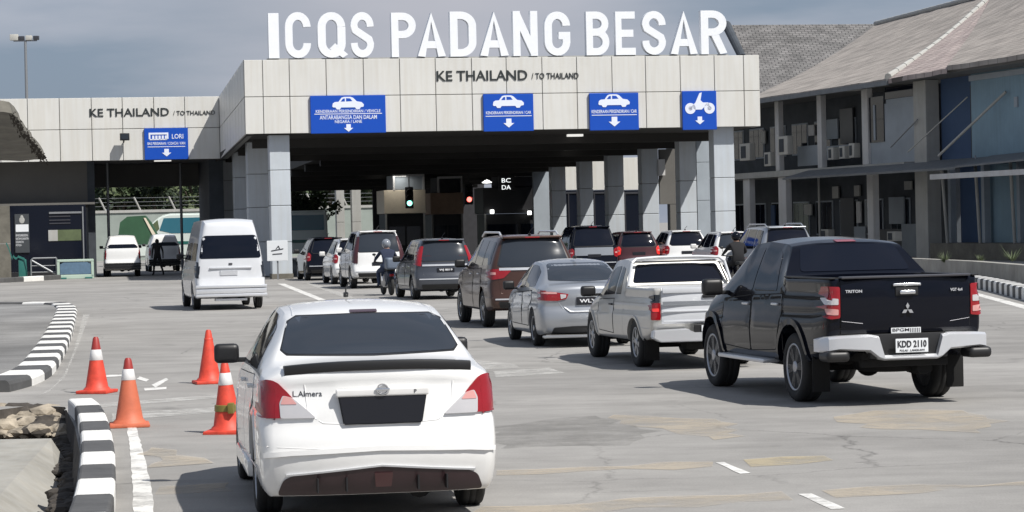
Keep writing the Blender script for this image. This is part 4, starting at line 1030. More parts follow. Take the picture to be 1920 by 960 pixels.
def white_sedan():
    P = dict(L=4.43, ro=1.0, wbase=2.6, rw=.302, ra=.355, wwd=.19, re=.06, pcr=.13, uz=.2,
        top=[(0, 1.02), (.05, 1.045), (.15, 1.065), (.4, 1.09), (.58, 1.125), (.85, 1.27), (1.15, 1.405), (1.45, 1.455), (2.0, 1.475), (2.5, 1.455), (2.95, 1.34), (3.55, 1.04), (4.1, .93), (4.43, .70)],
        belt=[(0, .95), (.4, .985), (1.0, .985), (2.5, .94), (3.4, .89), (4.43, .62)],
        wb=[(0, .80), (.12, .835), (.5, .8475), (3.6, .8475), (4.1, .79), (4.43, .68)],
        wt=[(0, .66), (.3, .68), (.55, .70), (.75, .655), (1.2, .575), (2.0, .58), (2.6, .565), (3.2, .62), (3.6, .72), (4.43, .5)],
        bot=[(0, .13), (.5, .15), (3.8, .16), (4.43, .2)], rear=[(.13, .09), (.30, .03), (.43, .0), (.56, .02), (.62, .045), (.74, .06), (.9, .085), (1.0, .06), (1.06, .03)], fall=1.0)
    root = empty('parked_car', label='white sedan with black rear spoiler strip waiting nearest the camera beside the cones', cat='car')
    seams = [('B', [(-.52, .93), (-.50, .72), (-.40, .655), (-.1, .635), (.1, .635), (.40, .655), (.50, .72), (.52, .93)], .009),
             ('B', [(-.84, .50), (-.4, .475), (.4, .475), (.84, .50)], .008), ('L', [(.12, .70), (.62, .70), (.70, .62)], .007), ('L', [(.0, .50), (.62, .50)], .007),
             ('T', [(-.515, 1.22), (-.50, 1.6), (-.49, 2.2), (-.5, 2.7)], .016), ('T', [(.515, 1.22), (.50, 1.6), (.49, 2.2), (.5, 2.7)], .016),
             ('L', [(.72, .30), (3.2, .30)], .008)]
    body, sf = make_body('body', P, 'white_paint', root, seams)
    # doors, with the seam showing round each
    for ax in 'LR':
        for nm, poly in (('rear_door', [(1.42, .34), (2.08, .34), (2.10, .92), (1.12, .955), (1.10, .80), (1.36, .66)]), ('front_door', [(2.11, .34), (3.15, .34), (3.22, .60), (3.18, .885), (2.13, .92)])):
            sf.patch('door_gap', [(a+(.011 if a > 2.1 and nm == 'rear_door' else 0), b) for a, b in poly], ax, 'under', body, off=.0010, rnd=.05, skirt=.004) if False else None
            bb = bmesh.new(); sf.strip('', poly, ax, .012, None, None, off=.0015, close=True, bm=bb, skirt=.004)
            d = sf.patch(nm, poly, ax, 'white_paint', root, off=.004, rnd=.03, skirt=.004, step=.12)
            link('door_seam', bb, 'under', d)
        handle(sf, root, 1.36, .86, ax, 'white_paint'); handle(sf, root, 2.38, .85, ax, 'white_paint')
        sf.patch('side_window', [(1.00, 1.00), (1.25, 1.30), (1.62, 1.385), (2.02, 1.40), (2.02, .985)], ax, 'glass', root, rnd=.05)
        sf.patch('side_window', [(2.08, .985), (2.08, 1.40), (2.42, 1.38), (2.72, 1.27), (3.18, .98)], ax, 'glass', root, rnd=.04)
        for cy in (1.0, 3.6):
            bb = bmesh.new(); sf.strip('', arc(cy, .312, .375, 8, 172), ax, .03, None, None, off=.006, bm=bb); link('arch_trim', bb, 'white_paint', root, smooth=40)
        bb = bmesh.new(); co, no = sf.p(ax, 2.3, .27); sx = -1 if ax == 'L' else 1
        box(bb, min(sx*.74, sx*.865), max(sx*.74, sx*.865), .42, 2.18, .16, .285, .03); link('side_skirt', bb, 'white_paint', root, smooth=45)
    rw_ = [(-.60, 1.12), (-.635, 1.15), (-.56, 1.34), (-.49, 1.375), (0, 1.385), (.49, 1.375), (.56, 1.34), (.635, 1.15), (.60, 1.12), (0, 1.11)]
    sf.patch('rear_window', rw_, 'B', 'glass_grey', root, off=.005, rnd=.05, step=.06)
    bb = bmesh.new(); sf.strip('', rw_, 'B', .02, None, None, off=.0025, close=True, bm=bb, skirt=.004); link('window_seal', bb, 'trim_black', root, smooth=40)
    sf.patch('brake_light', [(-.10, 1.395), (.10, 1.395), (.10, 1.412), (-.10, 1.412)], 'B', 'maroon_paint', root, off=.008, rnd=.004)
    # black strip spoiler
    bb = bmesh.new(); prev = None
    for i in range(25):
        x = -.655+1.31*i/24; co, no = sf.p('T', x*.99, .13+.09*(abs(x)/.65)**2.5); y = co.y; z = co.z
        r = [bb.verts.new((x, y+dy, z+dz)) for dy, dz in ((.07, -.01), (.06, .028), (-.03, .034), (-.075, .03), (-.085, -.005), (-.07, -.035), (-.02, -.01))]
        if prev:
            for k in range(7): bb.faces.new((prev[k], prev[(k+1) % 7], r[(k+1) % 7], r[k]))
        else: bb.faces.new(r)
        prev = r
    bb.faces.new(prev); link('spoiler', bb, 'trim_black', root, smooth=50)
    # tail lights: red wrap with clear inner wedge
    for sx, ax in ((-1, 'L'), (1, 'R')):
        f = (lambda q: q) if sx > 0 else mir
        t = bmesh.new()
        sf.patch('', f([(.50, .805), (.52, .70), (.66, .695), (.835, .695), (.86, .72), (.865, .93), (.80, .955), (.70, .915), (.60, .875)]) if False else f([(.50, .695), (.835, .695), (.842, .86), (.834, .935), (.77, .965), (.70, .95), (.62, .86)]), 'B', None, None, off=.016, rnd=.03, bm=t, skirt=.03)
        sf.patch('', [(.01, .71), (.20, .72), (.33, .80), (.42, .93), (.34, .955), (.12, .955), (.01, .93)], ax, None, None, off=.012, rnd=.03, bm=t, skirt=.02)
        tl = link('tail_light', t, 'red_lens', root, smooth=40)
        sf.patch('reversing_lens', f([(.445, .693), (.685, .693), (.69, .80), (.665, .855), (.60, .835)]), 'B', 'clear_lens', tl, off=.021, rnd=.015, skirt=.03)
        sf.patch('indicator_lens', f([(.57, .79), (.682, .79), (.66, .848), (.61, .838)]), 'B', 'pink_lens', tl, off=.025, rnd=.01, skirt=.01)
    # number plate: blank dark panel, with the recess above
    bb = bmesh.new(); prism(bb, [(-.275, .635), (.275, .635), (.31, .84), (-.31, .84)], -.012, .012); bmesh.ops.bevel(bb, geom=bb.edges[:], offset=.008, segments=2, affect='EDGES')
    co, no = sf.p('B', 0, .72); 
    o = link('number_plate', bb, 'plate_black', root, smooth=40, loc=(.015, co.y-.022, .035-.03))
    bb = bmesh.new(); box(bb, -.325, .325, -.03, .03, -.028, .028, .014, seg=3); link('boot_garnish', bb, 'white_paint', root, smooth=50, loc=(.015, co.y-.012, .865))
    # ring badge with bar
    bb = bmesh.new(); b2 = bmesh.new()
    for k in range(28):
        a0, a1 = 2*math.pi*k/28, 2*math.pi*(k+1)/28
        cyl(bb, (.038*math.cos(a0), 0, .034*math.sin(a0)), (.038*math.cos(a1), 0, .034*math.sin(a1)), .0065, n=6)
    box(bb, -.05, .05, -.008, .004, -.009, .009, .003); cyl(bb, (0, .006, 0), (0, .012, 0), .034, n=20)
    link('badge', bb, 'chrome', root, smooth=40, loc=(.015, co.y-.050, .885))
    decal(sf, root, 'L.Almera', -.60, .845, .20, .040, 'alloy_dark')
    bb = text_bm('P', .018, .026, .003, .0); link('badge_lettering', bb, 'alloy_dark', root, loc=(.235, co.y-.044, .853), fix=False)
    # lower bumper: brow, dark diffuser with fins, fog lamp, reflector
    bb = bmesh.new(); prev = None
    sf.strip('', [(-.80, .435), (-.62, .45), (0, .47), (.62, .45), (.80, .435)], 'B', .035, None, None, off=.02, bm=bb, skirt=.02); link('bumper_brow', bb, 'white_paint', root, smooth=60)
    df = sf.patch('diffuser', [(-.72, .15), (-.68, .26), (-.60, .295), (0, .34), (.60, .295), (.68, .26), (.72, .15)], 'B', 'diffuser', root, off=.010, rnd=.03, skirt=.03)
    for x in (-.45, -.25, .25, .45):
        bb = bmesh.new(); box(bb, x-.005, x+.005, -1.02, -.9, .17, .27); link('diffuser_fin', bb, 'trim_black', df)
    sf.patch('fog_lamp', [(-.045, .20), (.065, .20), (.075, .30), (-.055, .30)], 'B', 'maroon_paint', root, off=.022, rnd=.01, skirt=.03)
    bb = bmesh.new(); sf.strip('', [(-.66, .295), (0, .35), (.66, .295)], 'B', .012, None, None, off=.018, bm=bb, skirt=.02); link('bumper_trim', bb, 'chrome_soft', root, smooth=60)
    mirror_part(root, -.93, 2.05, 1.02); mirror_part(root, .93, 2.05, 1.02, sx=1)
    bb = bmesh.new(); tube(bb, [(-.0, 1.55, 1.49), (-.005, 1.50, 1.55), (.03, 1.40, 1.62)], .006); cyl(bb, (0, 1.56, 1.48), (0, 1.55, 1.51), .02); link('antenna', bb, 'trim_black', root)
    for o in root.children: o.location.z += .065
    wheels(P, root, style=5)
    root.scale = (1.02, 1.02, 1.0)
    place(root, 488, 961, 8.8, .815)
    return root

def black_pickup():
    P = dict(L=5.15, ro=1.18, wbase=3.0, rw=.385, ra=.47, wwd=.26, re=.04, pcr=.06, uz=.36, lin=True,
        top=[(0, 1.40), (1.40, 1.385), (1.48, 1.40), (1.80, 1.765), (1.98, 1.80), (2.6, 1.83), (3.1, 1.80), (3.95, 1.30), (4.3, 1.24), (4.9, 1.12), (5.15, .9)],
        belt=[(0, 1.22), (1.4, 1.22), (2.0, 1.20), (3.6, 1.12), (5.15, .8)],
        wb=[(0, .875), (.15, .895), (.5, .905), (4.3, .905), (4.8, .86), (5.15, .72)],
        wt=[(0, .865), (1.40, .865), (1.5, .85), (1.80, .66), (2.1, .635), (3.0, .63), (3.9, .76), (4.6, .7), (5.15, .5)],
        crown=[(0, .015), (1.4, .015), (1.8, .045), (3.2, .05), (5.15, .04)],
        bot=[(0, .62), (.5, .50), (1.6, .44), (4.5, .42), (5.15, .45)], rear=[(.5, .09), (.72, .07), (.82, .02), (1.2, .0), (1.36, .01), (1.42, .02)], fall=.8)
    root = empty('pickup_truck', label='glossy black double cab pickup truck with silver rear bumper at the right of the queue', cat='pickup truck')
    seams = [('L', [(.0, .66), (.58, .66)], .007)]
    for ax in 'LR':
        seams += [(ax, [(1.49, 1.38), (1.50, .52)], .012)]
    body, sf = make_body('body', P, 'black_paint', root, seams, cuts=[(-.78, .78, -1.10, .30, .72, 1.6)])
    for ax in 'LR':
        for nm, poly in (('rear_door', [(1.74, .56), (2.62, .52), (2.62, 1.165), (1.55, 1.20), (1.53, 1.02)]), ('front_door', [(2.65, .52), (3.62, .55), (3.72, .85), (3.70, 1.10), (2.65, 1.165)])):
            d = sf.patch(nm, poly, ax, 'black_paint', root, off=.004, rnd=.06, skirt=.004, step=.14)
            bb = bmesh.new(); sf.strip('', poly, ax, .012, None, None, off=.0045, close=True, bm=bb, skirt=.004); link('door_seam', bb, 'under', d)
        handle(sf, root, 1.74, 1.08, ax, 'chrome_soft', .2); handle(sf, root, 2.80, 1.06, ax, 'chrome_soft', .2)
        wx = [(1.78, 1.225), (1.98, 1.64), (2.18, 1.705), (2.60, 1.715), (2.60, 1.215)]
        sf.patch('side_window', wx, ax, 'glass_mid', root, rnd=.06)
        sf.patch('side_window', [(2.68, 1.215), (2.68, 1.715), (3.0, 1.69), (3.28, 1.56), (3.80, 1.19)], ax, 'glass_mid', root, rnd=.05)
        for cy in (1.18, 4.18):
            bb = bmesh.new(); sf.strip('', arc(cy, .395, .505, -4, 184, 26), ax, .065, None, None, off=.022, bm=bb, skirt=.05); link('arch_trim', bb, 'black_paint', root, smooth=50)
    for sx in (-1, 1):
        bb = bmesh.new(); box(bb, min(sx*.80, sx*1.0), max(sx*.80, sx*1.0), .72, 2.42, .40, .45, .02)
        for y in (1.0, 1.5, 2.1): cyl(bb, (sx*.6, y, .5), (sx*.85, y, .42), .02)
        link('side_step', bb, 'chrome_soft', root, smooth=45)
    # cab back window
    rwp = [(-.66, 1.44), (-.56, 1.735), (.56, 1.735), (.66, 1.44)]
    sf.patch('rear_window', rwp, 'B', 'glass_mid', root, off=.006, rnd=.05)
    sf.patch('brake_light', [(-.12, 1.765), (.12, 1.765), (.12, 1.785), (-.12, 1.785)], 'B', 'red_lens', root, off=.01, rnd=.005)
    # bed lining rails and front board
    bb = bmesh.new()
    for sx in (-1, 1): box(bb, min(sx*.78, sx*.86), max(sx*.78, sx*.86), -1.13, .33, 1.385, 1.402, .006)
    box(bb, -.77, .77, .28, .31, .75, 1.37); link('bed_liner', bb, 'trim_black', root, smooth=45)
    tg = [(-.735, .80), (-.735, 1.385), (.735, 1.385), (.735, .80)]
    t = sf.patch('tailgate', tg, 'B', 'black_paint', root, off=.012, rnd=.02, step=.1, skirt=.02)
    bb = bmesh.new(); sf.strip('', tg, 'B', .014, None, None, off=.004, close=True, bm=bb, skirt=.004); link('tailgate_seam', bb, 'under', t)
    bb = bmesh.new(); box(bb, -.74, .74, -1.20, -1.09, 1.385, 1.412, .012); link('tailgate_cap', bb, 'alloy_dark', t, smooth=45)
    ty = sf.p('B', 0, 1.1)[0].y-.012
    bb = bmesh.new(); box(bb, -.16, .16, ty-.025, ty+.01, 1.295, 1.325, .01, seg=3); link('tailgate_trim', bb, 'chrome', t, smooth=45)
    bb = bmesh.new(); box(bb, -.13, .13, ty-.012, ty+.01, 1.19, 1.285, .01); link('handle_bezel', bb, 'trim_black', t, smooth=45)
    bb = bmesh.new(); box(bb, -.09, .09, ty-.045, ty, 1.205, 1.25, .014, seg=3); link('tailgate_handle', bb, 'chrome', t, smooth=45)
    # press crease
    for sx in (-1, 1):
        bb = bmesh.new(); sf.strip('', [(sx*.73, .93), (sx*.5, .90)], 'B', .008, None, None, off=.016, bm=bb); link('tailgate_crease', bb, 'alloy_dark', t)
    # emblem: three lozenges
    bb = bmesh.new(); r_ = .038
    for k in range(3):
        a = R(90+120*k); c = Vector((math.cos(a)*r_, math.sin(a)*r_)); u = Vector((math.cos(a), math.sin(a))); v = Vector((-u.y, u.x))
        prism(bb, [tuple(c+u*r_*.98), tuple(c+v*r_*.55), tuple(c-u*r_*.98), tuple(c-v*r_*.55)], -.012, .006)
    link('badge', bb, 'chrome', t, loc=(.0, ty-.012, 1.04))
    bb = text_bm('TRITON', .19, .032, .004, .03); link('badge_lettering', bb, 'chrome_soft', t, loc=(-.70, ty-.006, 1.235), fix=False)
    bb = text_bm('VGT 4x4', .14, .032, .004, .03); link('badge_lettering', bb, 'chrome_soft', t, loc=(.50, ty-.006, 1.225), fix=False)
    bb = bmesh.new(); box(bb, -.17, .17, -.004, .004, -.03, .03, .002); q = link('sticker', bb, 'plate_white', t, loc=(-.02, ty-.008, .815))
    bb = text_bm('BPGM||||||', .31, .045, .002, .01); link('sticker_lettering', bb, 'ink', q, loc=(-.155, -.006, -.022), fix=False)
    for sx, ax in ((-1, 'L'), (1, 'R')):
        f = (lambda q: q) if sx > 0 else mir; tb = bmesh.new()
        sf.patch('', f([(.745, .965), (.745, 1.30), (.885, 1.31), (.895, 1.25), (.89, .98), (.85, .955)]), 'B', None, None, off=.020, rnd=.02, bm=tb, skirt=.03)
        sf.patch('', [(-.02, .985), (-.02, 1.30), (.10, 1.29), (.17, 1.22), (.13, 1.02)], ax, None, None, off=.014, rnd=.02, bm=tb, skirt=.03)
        tl = link('tail_light', tb, 'red_lens', root, smooth=40)
        sf.patch('reversing_lens', f([(.765, 1.11), (.765, 1.175), (.865, 1.18), (.865, 1.11)]), 'B', 'clear_lens', tl, off=.026, rnd=.01, skirt=.01)
        sf.patch('indicator_lens', f([(.765, 1.0), (.765, 1.06), (.865, 1.07), (.865, 1.0)]), 'B', 'pink_lens', tl, off=.026, rnd=.01, skirt=.01)
    # bumper: silver blade dropping round the plate, black end pads
    def bar(path, dep, name, mt, par=root):
        b = bmesh.new(); prev = None
        for (x, z0, z1, y) in path:
            r = [b.verts.new((x, y, z0)), b.verts.new((x, y-.035, z0+.02)), b.verts.new((x, y-.035, z1-.025)), b.verts.new((x, y, z1)), b.verts.new((x, y+dep, z1)), b.verts.new((x, y+dep, z0))]
            if prev:
                for k in range(6): b.faces.new((prev[k], prev[(k+1) % 6], r[(k+1) % 6], r[k]))
            else: b.faces.new(r)
            prev = r
        b.faces.new(prev); return link(name, b, mt, par, smooth=30)
    y0 = -1.235
    bm_ = bar([(-.955, .60, .735, y0+.20), (-.90, .60, .765, y0+.06), (-.80, .62, .775, y0), (-.46, .60, .785, y0-.02), (-.36, .52, .765, y0-.03), (-.30, .50, .555, y0-.03), (.30, .50, .555, y0-.03), (.36, .52, .765, y0-.03), (.46, .60, .785, y0-.02), (.80, .62, .775, y0), (.90, .60, .765, y0+.06), (.955, .60, .735, y0+.20)], .16, 'bumper', 'chrome_soft')
    bb = bmesh.new(); box(bb, -.44, .44, y0+.0, y0+.1, .52, .785, .01); link('bumper_step', bb, 'trim_black', bm_, smooth=45)
    for sx in (-1, 1):
        bb = bmesh.new(); box(bb, min(sx*.68, sx*.945), max(sx*.68, sx*.945), y0-.04, y0+.26, .495, .615, .058, seg=4); link('bumper_pad', bb, 'trim_black', bm_, smooth=50)
    b = bmesh.new(); box(b, -.185, .185, -.006, .006, -.075, .075, .003); pl = link('number_plate', b, 'plate_white', root, loc=(-.0, y0-.075, .655))
    t_ = text_bm('KDD 2110', .33, .075, .003, .03); link('plate_lettering', t_, 'ink', pl, loc=(-.165, -.009, -.02), fix=False)
    t_ = text_bm('PULAU . LANGKAWI', .28, .022, .003, .0); link('plate_lettering', t_, 'ink', pl, loc=(-.14, -.009, -.062), fix=False)
    # tow parts and spare under the bed
    bb = bmesh.new(); lathe(bb, [(.30, -.09), (.37, -.07), (.38, 0), (.37, .07), (.30, .09)], 'Z', c=(.05, -.45, .43)); box(bb, -.5, .5, -1.1, -1.02, .42, .52, .02)
    for sx in (-1, 1): box(bb, sx*.45-.04, sx*.45+.04, -1.1, 1.2, .48, .58, .01); box(bb, sx*.78-.10, sx*.78+.10, -.62, -.6, .14, .6, .008)
    link('spare_wheel', bb, 'under', root, smooth=45)
    mirror_part(root, -1.04, 2.45, 1.235, sc=1.25); mirror_part(root, 1.04, 2.45, 1.235, sx=1, sc=1.25)
    wheels(P, root, style=6, rr=.68)
    root.scale = (1.025, 1.025, 1.02)
    place(root, 1487, 753, 13.0, .92)
    return root

def silver_pickup():
    P = dict(L=4.95, ro=1.12, wbase=3.0, rw=.355, ra=.43, wwd=.24, re=.035, pcr=.05, uz=.34, lin=True,
        top=[(0, 1.31), (1.72, 1.30), (1.80, 1.32), (1.96, 1.71), (2.10, 1.75), (2.6, 1.775), (3.1, 1.74), (3.75, 1.22), (4.2, 1.15), (4.75, 1.05), (4.95, .85)],
        belt=[(0, 1.14), (2.0, 1.12), (3.6, 1.05), (4.95, .75)],
        wb=[(0, .84), (.12, .85), (.5, .855), (4.2, .855), (4.7, .82), (4.95, .70)],
        wt=[(0, .81), (1.72, .81), (1.82, .80), (1.96, .68), (2.2, .65), (3.0, .62), (3.7, .72), (4.5, .66), (4.95, .5)],
        crown=[(0, .012), (1.7, .012), (2.1, .04), (3.2, .045), (4.95, .035)],
        bot=[(0, .56), (.5, .46), (4.4, .40), (4.95, .45)], rear=[(.5, .07), (.70, .05), (.78, .0), (1.3, .0)], fall=.8)
    root = empty('pickup_truck', label='champagne silver pickup truck with empty load bed between grey sedan and black pickup', cat='pickup truck')
    body, sf = make_body('body', P, 'champagne_paint', root, [('L', [(1.84, 1.30), (1.86, .5)], .012), ('R', [(1.84, 1.30), (1.86, .5)], .012), ('L', [(.12, .66), (.7, .66)], .01)], cuts=[(-.74, .74, -1.05, .62, .70, 1.5)])
    for ax in 'LR':
        poly = [(2.50, .50), (3.48, .52), (3.58, .8), (3.55, 1.04), (2.50, 1.08)]
        d = sf.patch('door', poly, ax, 'champagne_paint', root, off=.004, rnd=.05, skirt=.004, step=.14)
        bb = bmesh.new(); sf.strip('', poly, ax, .013, None, None, off=.0045, close=True, bm=bb, skirt=.004); link('door_seam', bb, 'under', d)
        handle(sf, root, 2.64, .98, ax, 'trim_black', .18)
        sf.patch('side_window', [(2.12, 1.16), (2.22, 1.58), (2.44, 1.62), (2.44, 1.15)], ax, 'glass_grey', root, rnd=.04)
        sf.patch('side_window', [(2.54, 1.15), (2.54, 1.62), (2.95, 1.60), (3.2, 1.46), (3.60, 1.10)], ax, 'glass', root, rnd=.05)
        for cy in (1.12, 4.12):
            bb = bmesh.new(); sf.strip('', arc(cy, .365, .455, -2, 182, 24), ax, .04, None, None, off=.015, bm=bb, skirt=.04); link('arch_trim', bb, 'champagne_paint', root, smooth=50)
    rwp = [(-.69, 1.345), (-.61, 1.645), (.61, 1.645), (.69, 1.345)]
    sf.patch('rear_window', rwp, 'B', 'glass', root, off=.006, rnd=.05)
    bb = bmesh.new(); sf.strip('', [(-.75, 1.33), (-.66, 1.66), (-.61, 1.69), (.61, 1.69), (.66, 1.66), (.75, 1.33)], 'B', .022, None, None, off=.008, bm=bb); link('cab_gutter', bb, 'trim_black', root)
    # roll bar hoop behind the cab
    bb = bmesh.new(); tube(bb, [(-.78, .60, 1.30), (-.70, .68, 1.68), (-.63, .72, 1.745), (-.3, .74, 1.765), (.3, .74, 1.765), (.63, .72, 1.745), (.70, .68, 1.68), (.78, .60, 1.30)], .024); link('roll_bar', bb, 'pearl_paint', root, smooth=60)
    bb = bmesh.new(); box(bb, -.76, .76, .60, .66, .72, 1.295); link('bed_board', bb, 'pearl_paint', root)
    tg = [(-.70, .74), (-.70, 1.30), (.70, 1.30), (.70, .74)]
    t = sf.patch('tailgate', tg, 'B', 'pearl_paint', root, off=.010, rnd=.015, step=.1, skirt=.02)
    ty = sf.p('B', 0, 1.0)[0].y-.01
    bb = bmesh.new(); box(bb, -.69, .69, ty-.016, ty+.01, 1.22, 1.31, .012); box(bb, -.69, .69, ty-.014, ty+.01, .92, .95, .01); box(bb, -.69, .69, ty-.014, ty+.01, .76, .79, .01); link('tailgate_rib', bb, 'pearl_paint', t, smooth=45)
    bb = bmesh.new(); box(bb, -.69, .69, ty-.006, ty, 1.02, 1.09); link('tailgate_stripe', bb, 'steel_paint', t)
    bb = bmesh.new(); box(bb, -.12, .14, ty-.024, ty, 1.135, 1.185, .012); link('tailgate_handle', bb, 'trim_black', t, smooth=45)
    bb = text_bm('3.0', .17, .085, .005, .03); link('badge_lettering', bb, 'ink', t, loc=(.26, ty-.005, .83), fix=False)
    bb = bmesh.new(); sf.strip('', [(.1, 1.285), (.7, 1.285)], 'B', .016, None, None, off=.03, bm=bb); link('tailgate_sticker', bb, 'red_lens', t)
    for sx, ax in ((-1, 'L'), (1, 'R')):
        f = (lambda q: q) if sx > 0 else mir
        tb = bmesh.new(); sf.patch('', f([(.715, .80), (.715, 1.07), (.83, 1.07), (.83, .80)]), 'B', None, None, off=.018, rnd=.012, bm=tb, skirt=.03)
        sf.patch('', [(-.01, .80), (-.01, 1.07), (.03, 1.07), (.03, .80)], ax, None, None, off=.012, rnd=.01, bm=tb, skirt=.02)
        tl = link('tail_light', tb, 'red_lens', root, smooth=40)
        sf.patch('indicator_lens', f([(.72, 1.075), (.72, 1.20), (.82, 1.20), (.82, 1.075)]), 'B', 'glass_grey', tl, off=.018, rnd=.01, skirt=.03)
        sf.patch('brake_lens', f([(.735, .93), (.735, .985), (.815, .985), (.815, .93)]), 'B', 'red_lens_lit', tl, off=.023, rnd=.01, skirt=.01)
    bb = bmesh.new(); y0 = -1.15
    prism(bb, [(-.86, .52), (-.84, .64), (-.36, .66), (-.26, .58), (.26, .58), (.36, .66), (.84, .64), (.86, .52), (.75, .45), (-.75, .45)], y0-.08, y0+.10); bmesh.ops.bevel(bb, geom=bb.edges[:], offset=.015, segments=2, affect='EDGES')
    bmm = link('bumper', bb, 'chrome_soft', root, smooth=40)
    bb = bmesh.new(); box(bb, -.26, .26, y0-.06, y0, .585, .72, .01); link('plate_lamp_panel', bb, 'trim_black', bmm)
    b = bmesh.new(); box(b, -.16, .16, -.006, .006, -.05, .05, .003); pl = link('number_plate', b, 'plate_white', root, loc=(0, y0-.075, .655))
    bb = bmesh.new()
    for sx in (-1, 1): box(bb, sx*.72-.11, sx*.72+.11, -.56, -.54, .13, .5, .008); box(bb, sx*.42-.04, sx*.42+.04, -1.05, 1.2, .42, .5, .01)
    box(bb, -.3, .3, -.9, -.5, .30, .46, .05); link('mud_flap', bb, 'under', root, smooth=45)
    mirror_part(root, -.97, 2.55, 1.17, sc=1.15); mirror_part(root, .97, 2.55, 1.17, sx=1, sc=1.15)
    wheels(P, root, style=6, rr=.6)
    k = .885; root.scale = (1, 1, k)
    for o in root.children:
        if o.name.startswith('wheel'): o.rotation_euler.x = 0; o.scale.z = 1/k; o.location.z = .355/k
    place(root, 1190, 687.8, 10.3, .85)
    return root

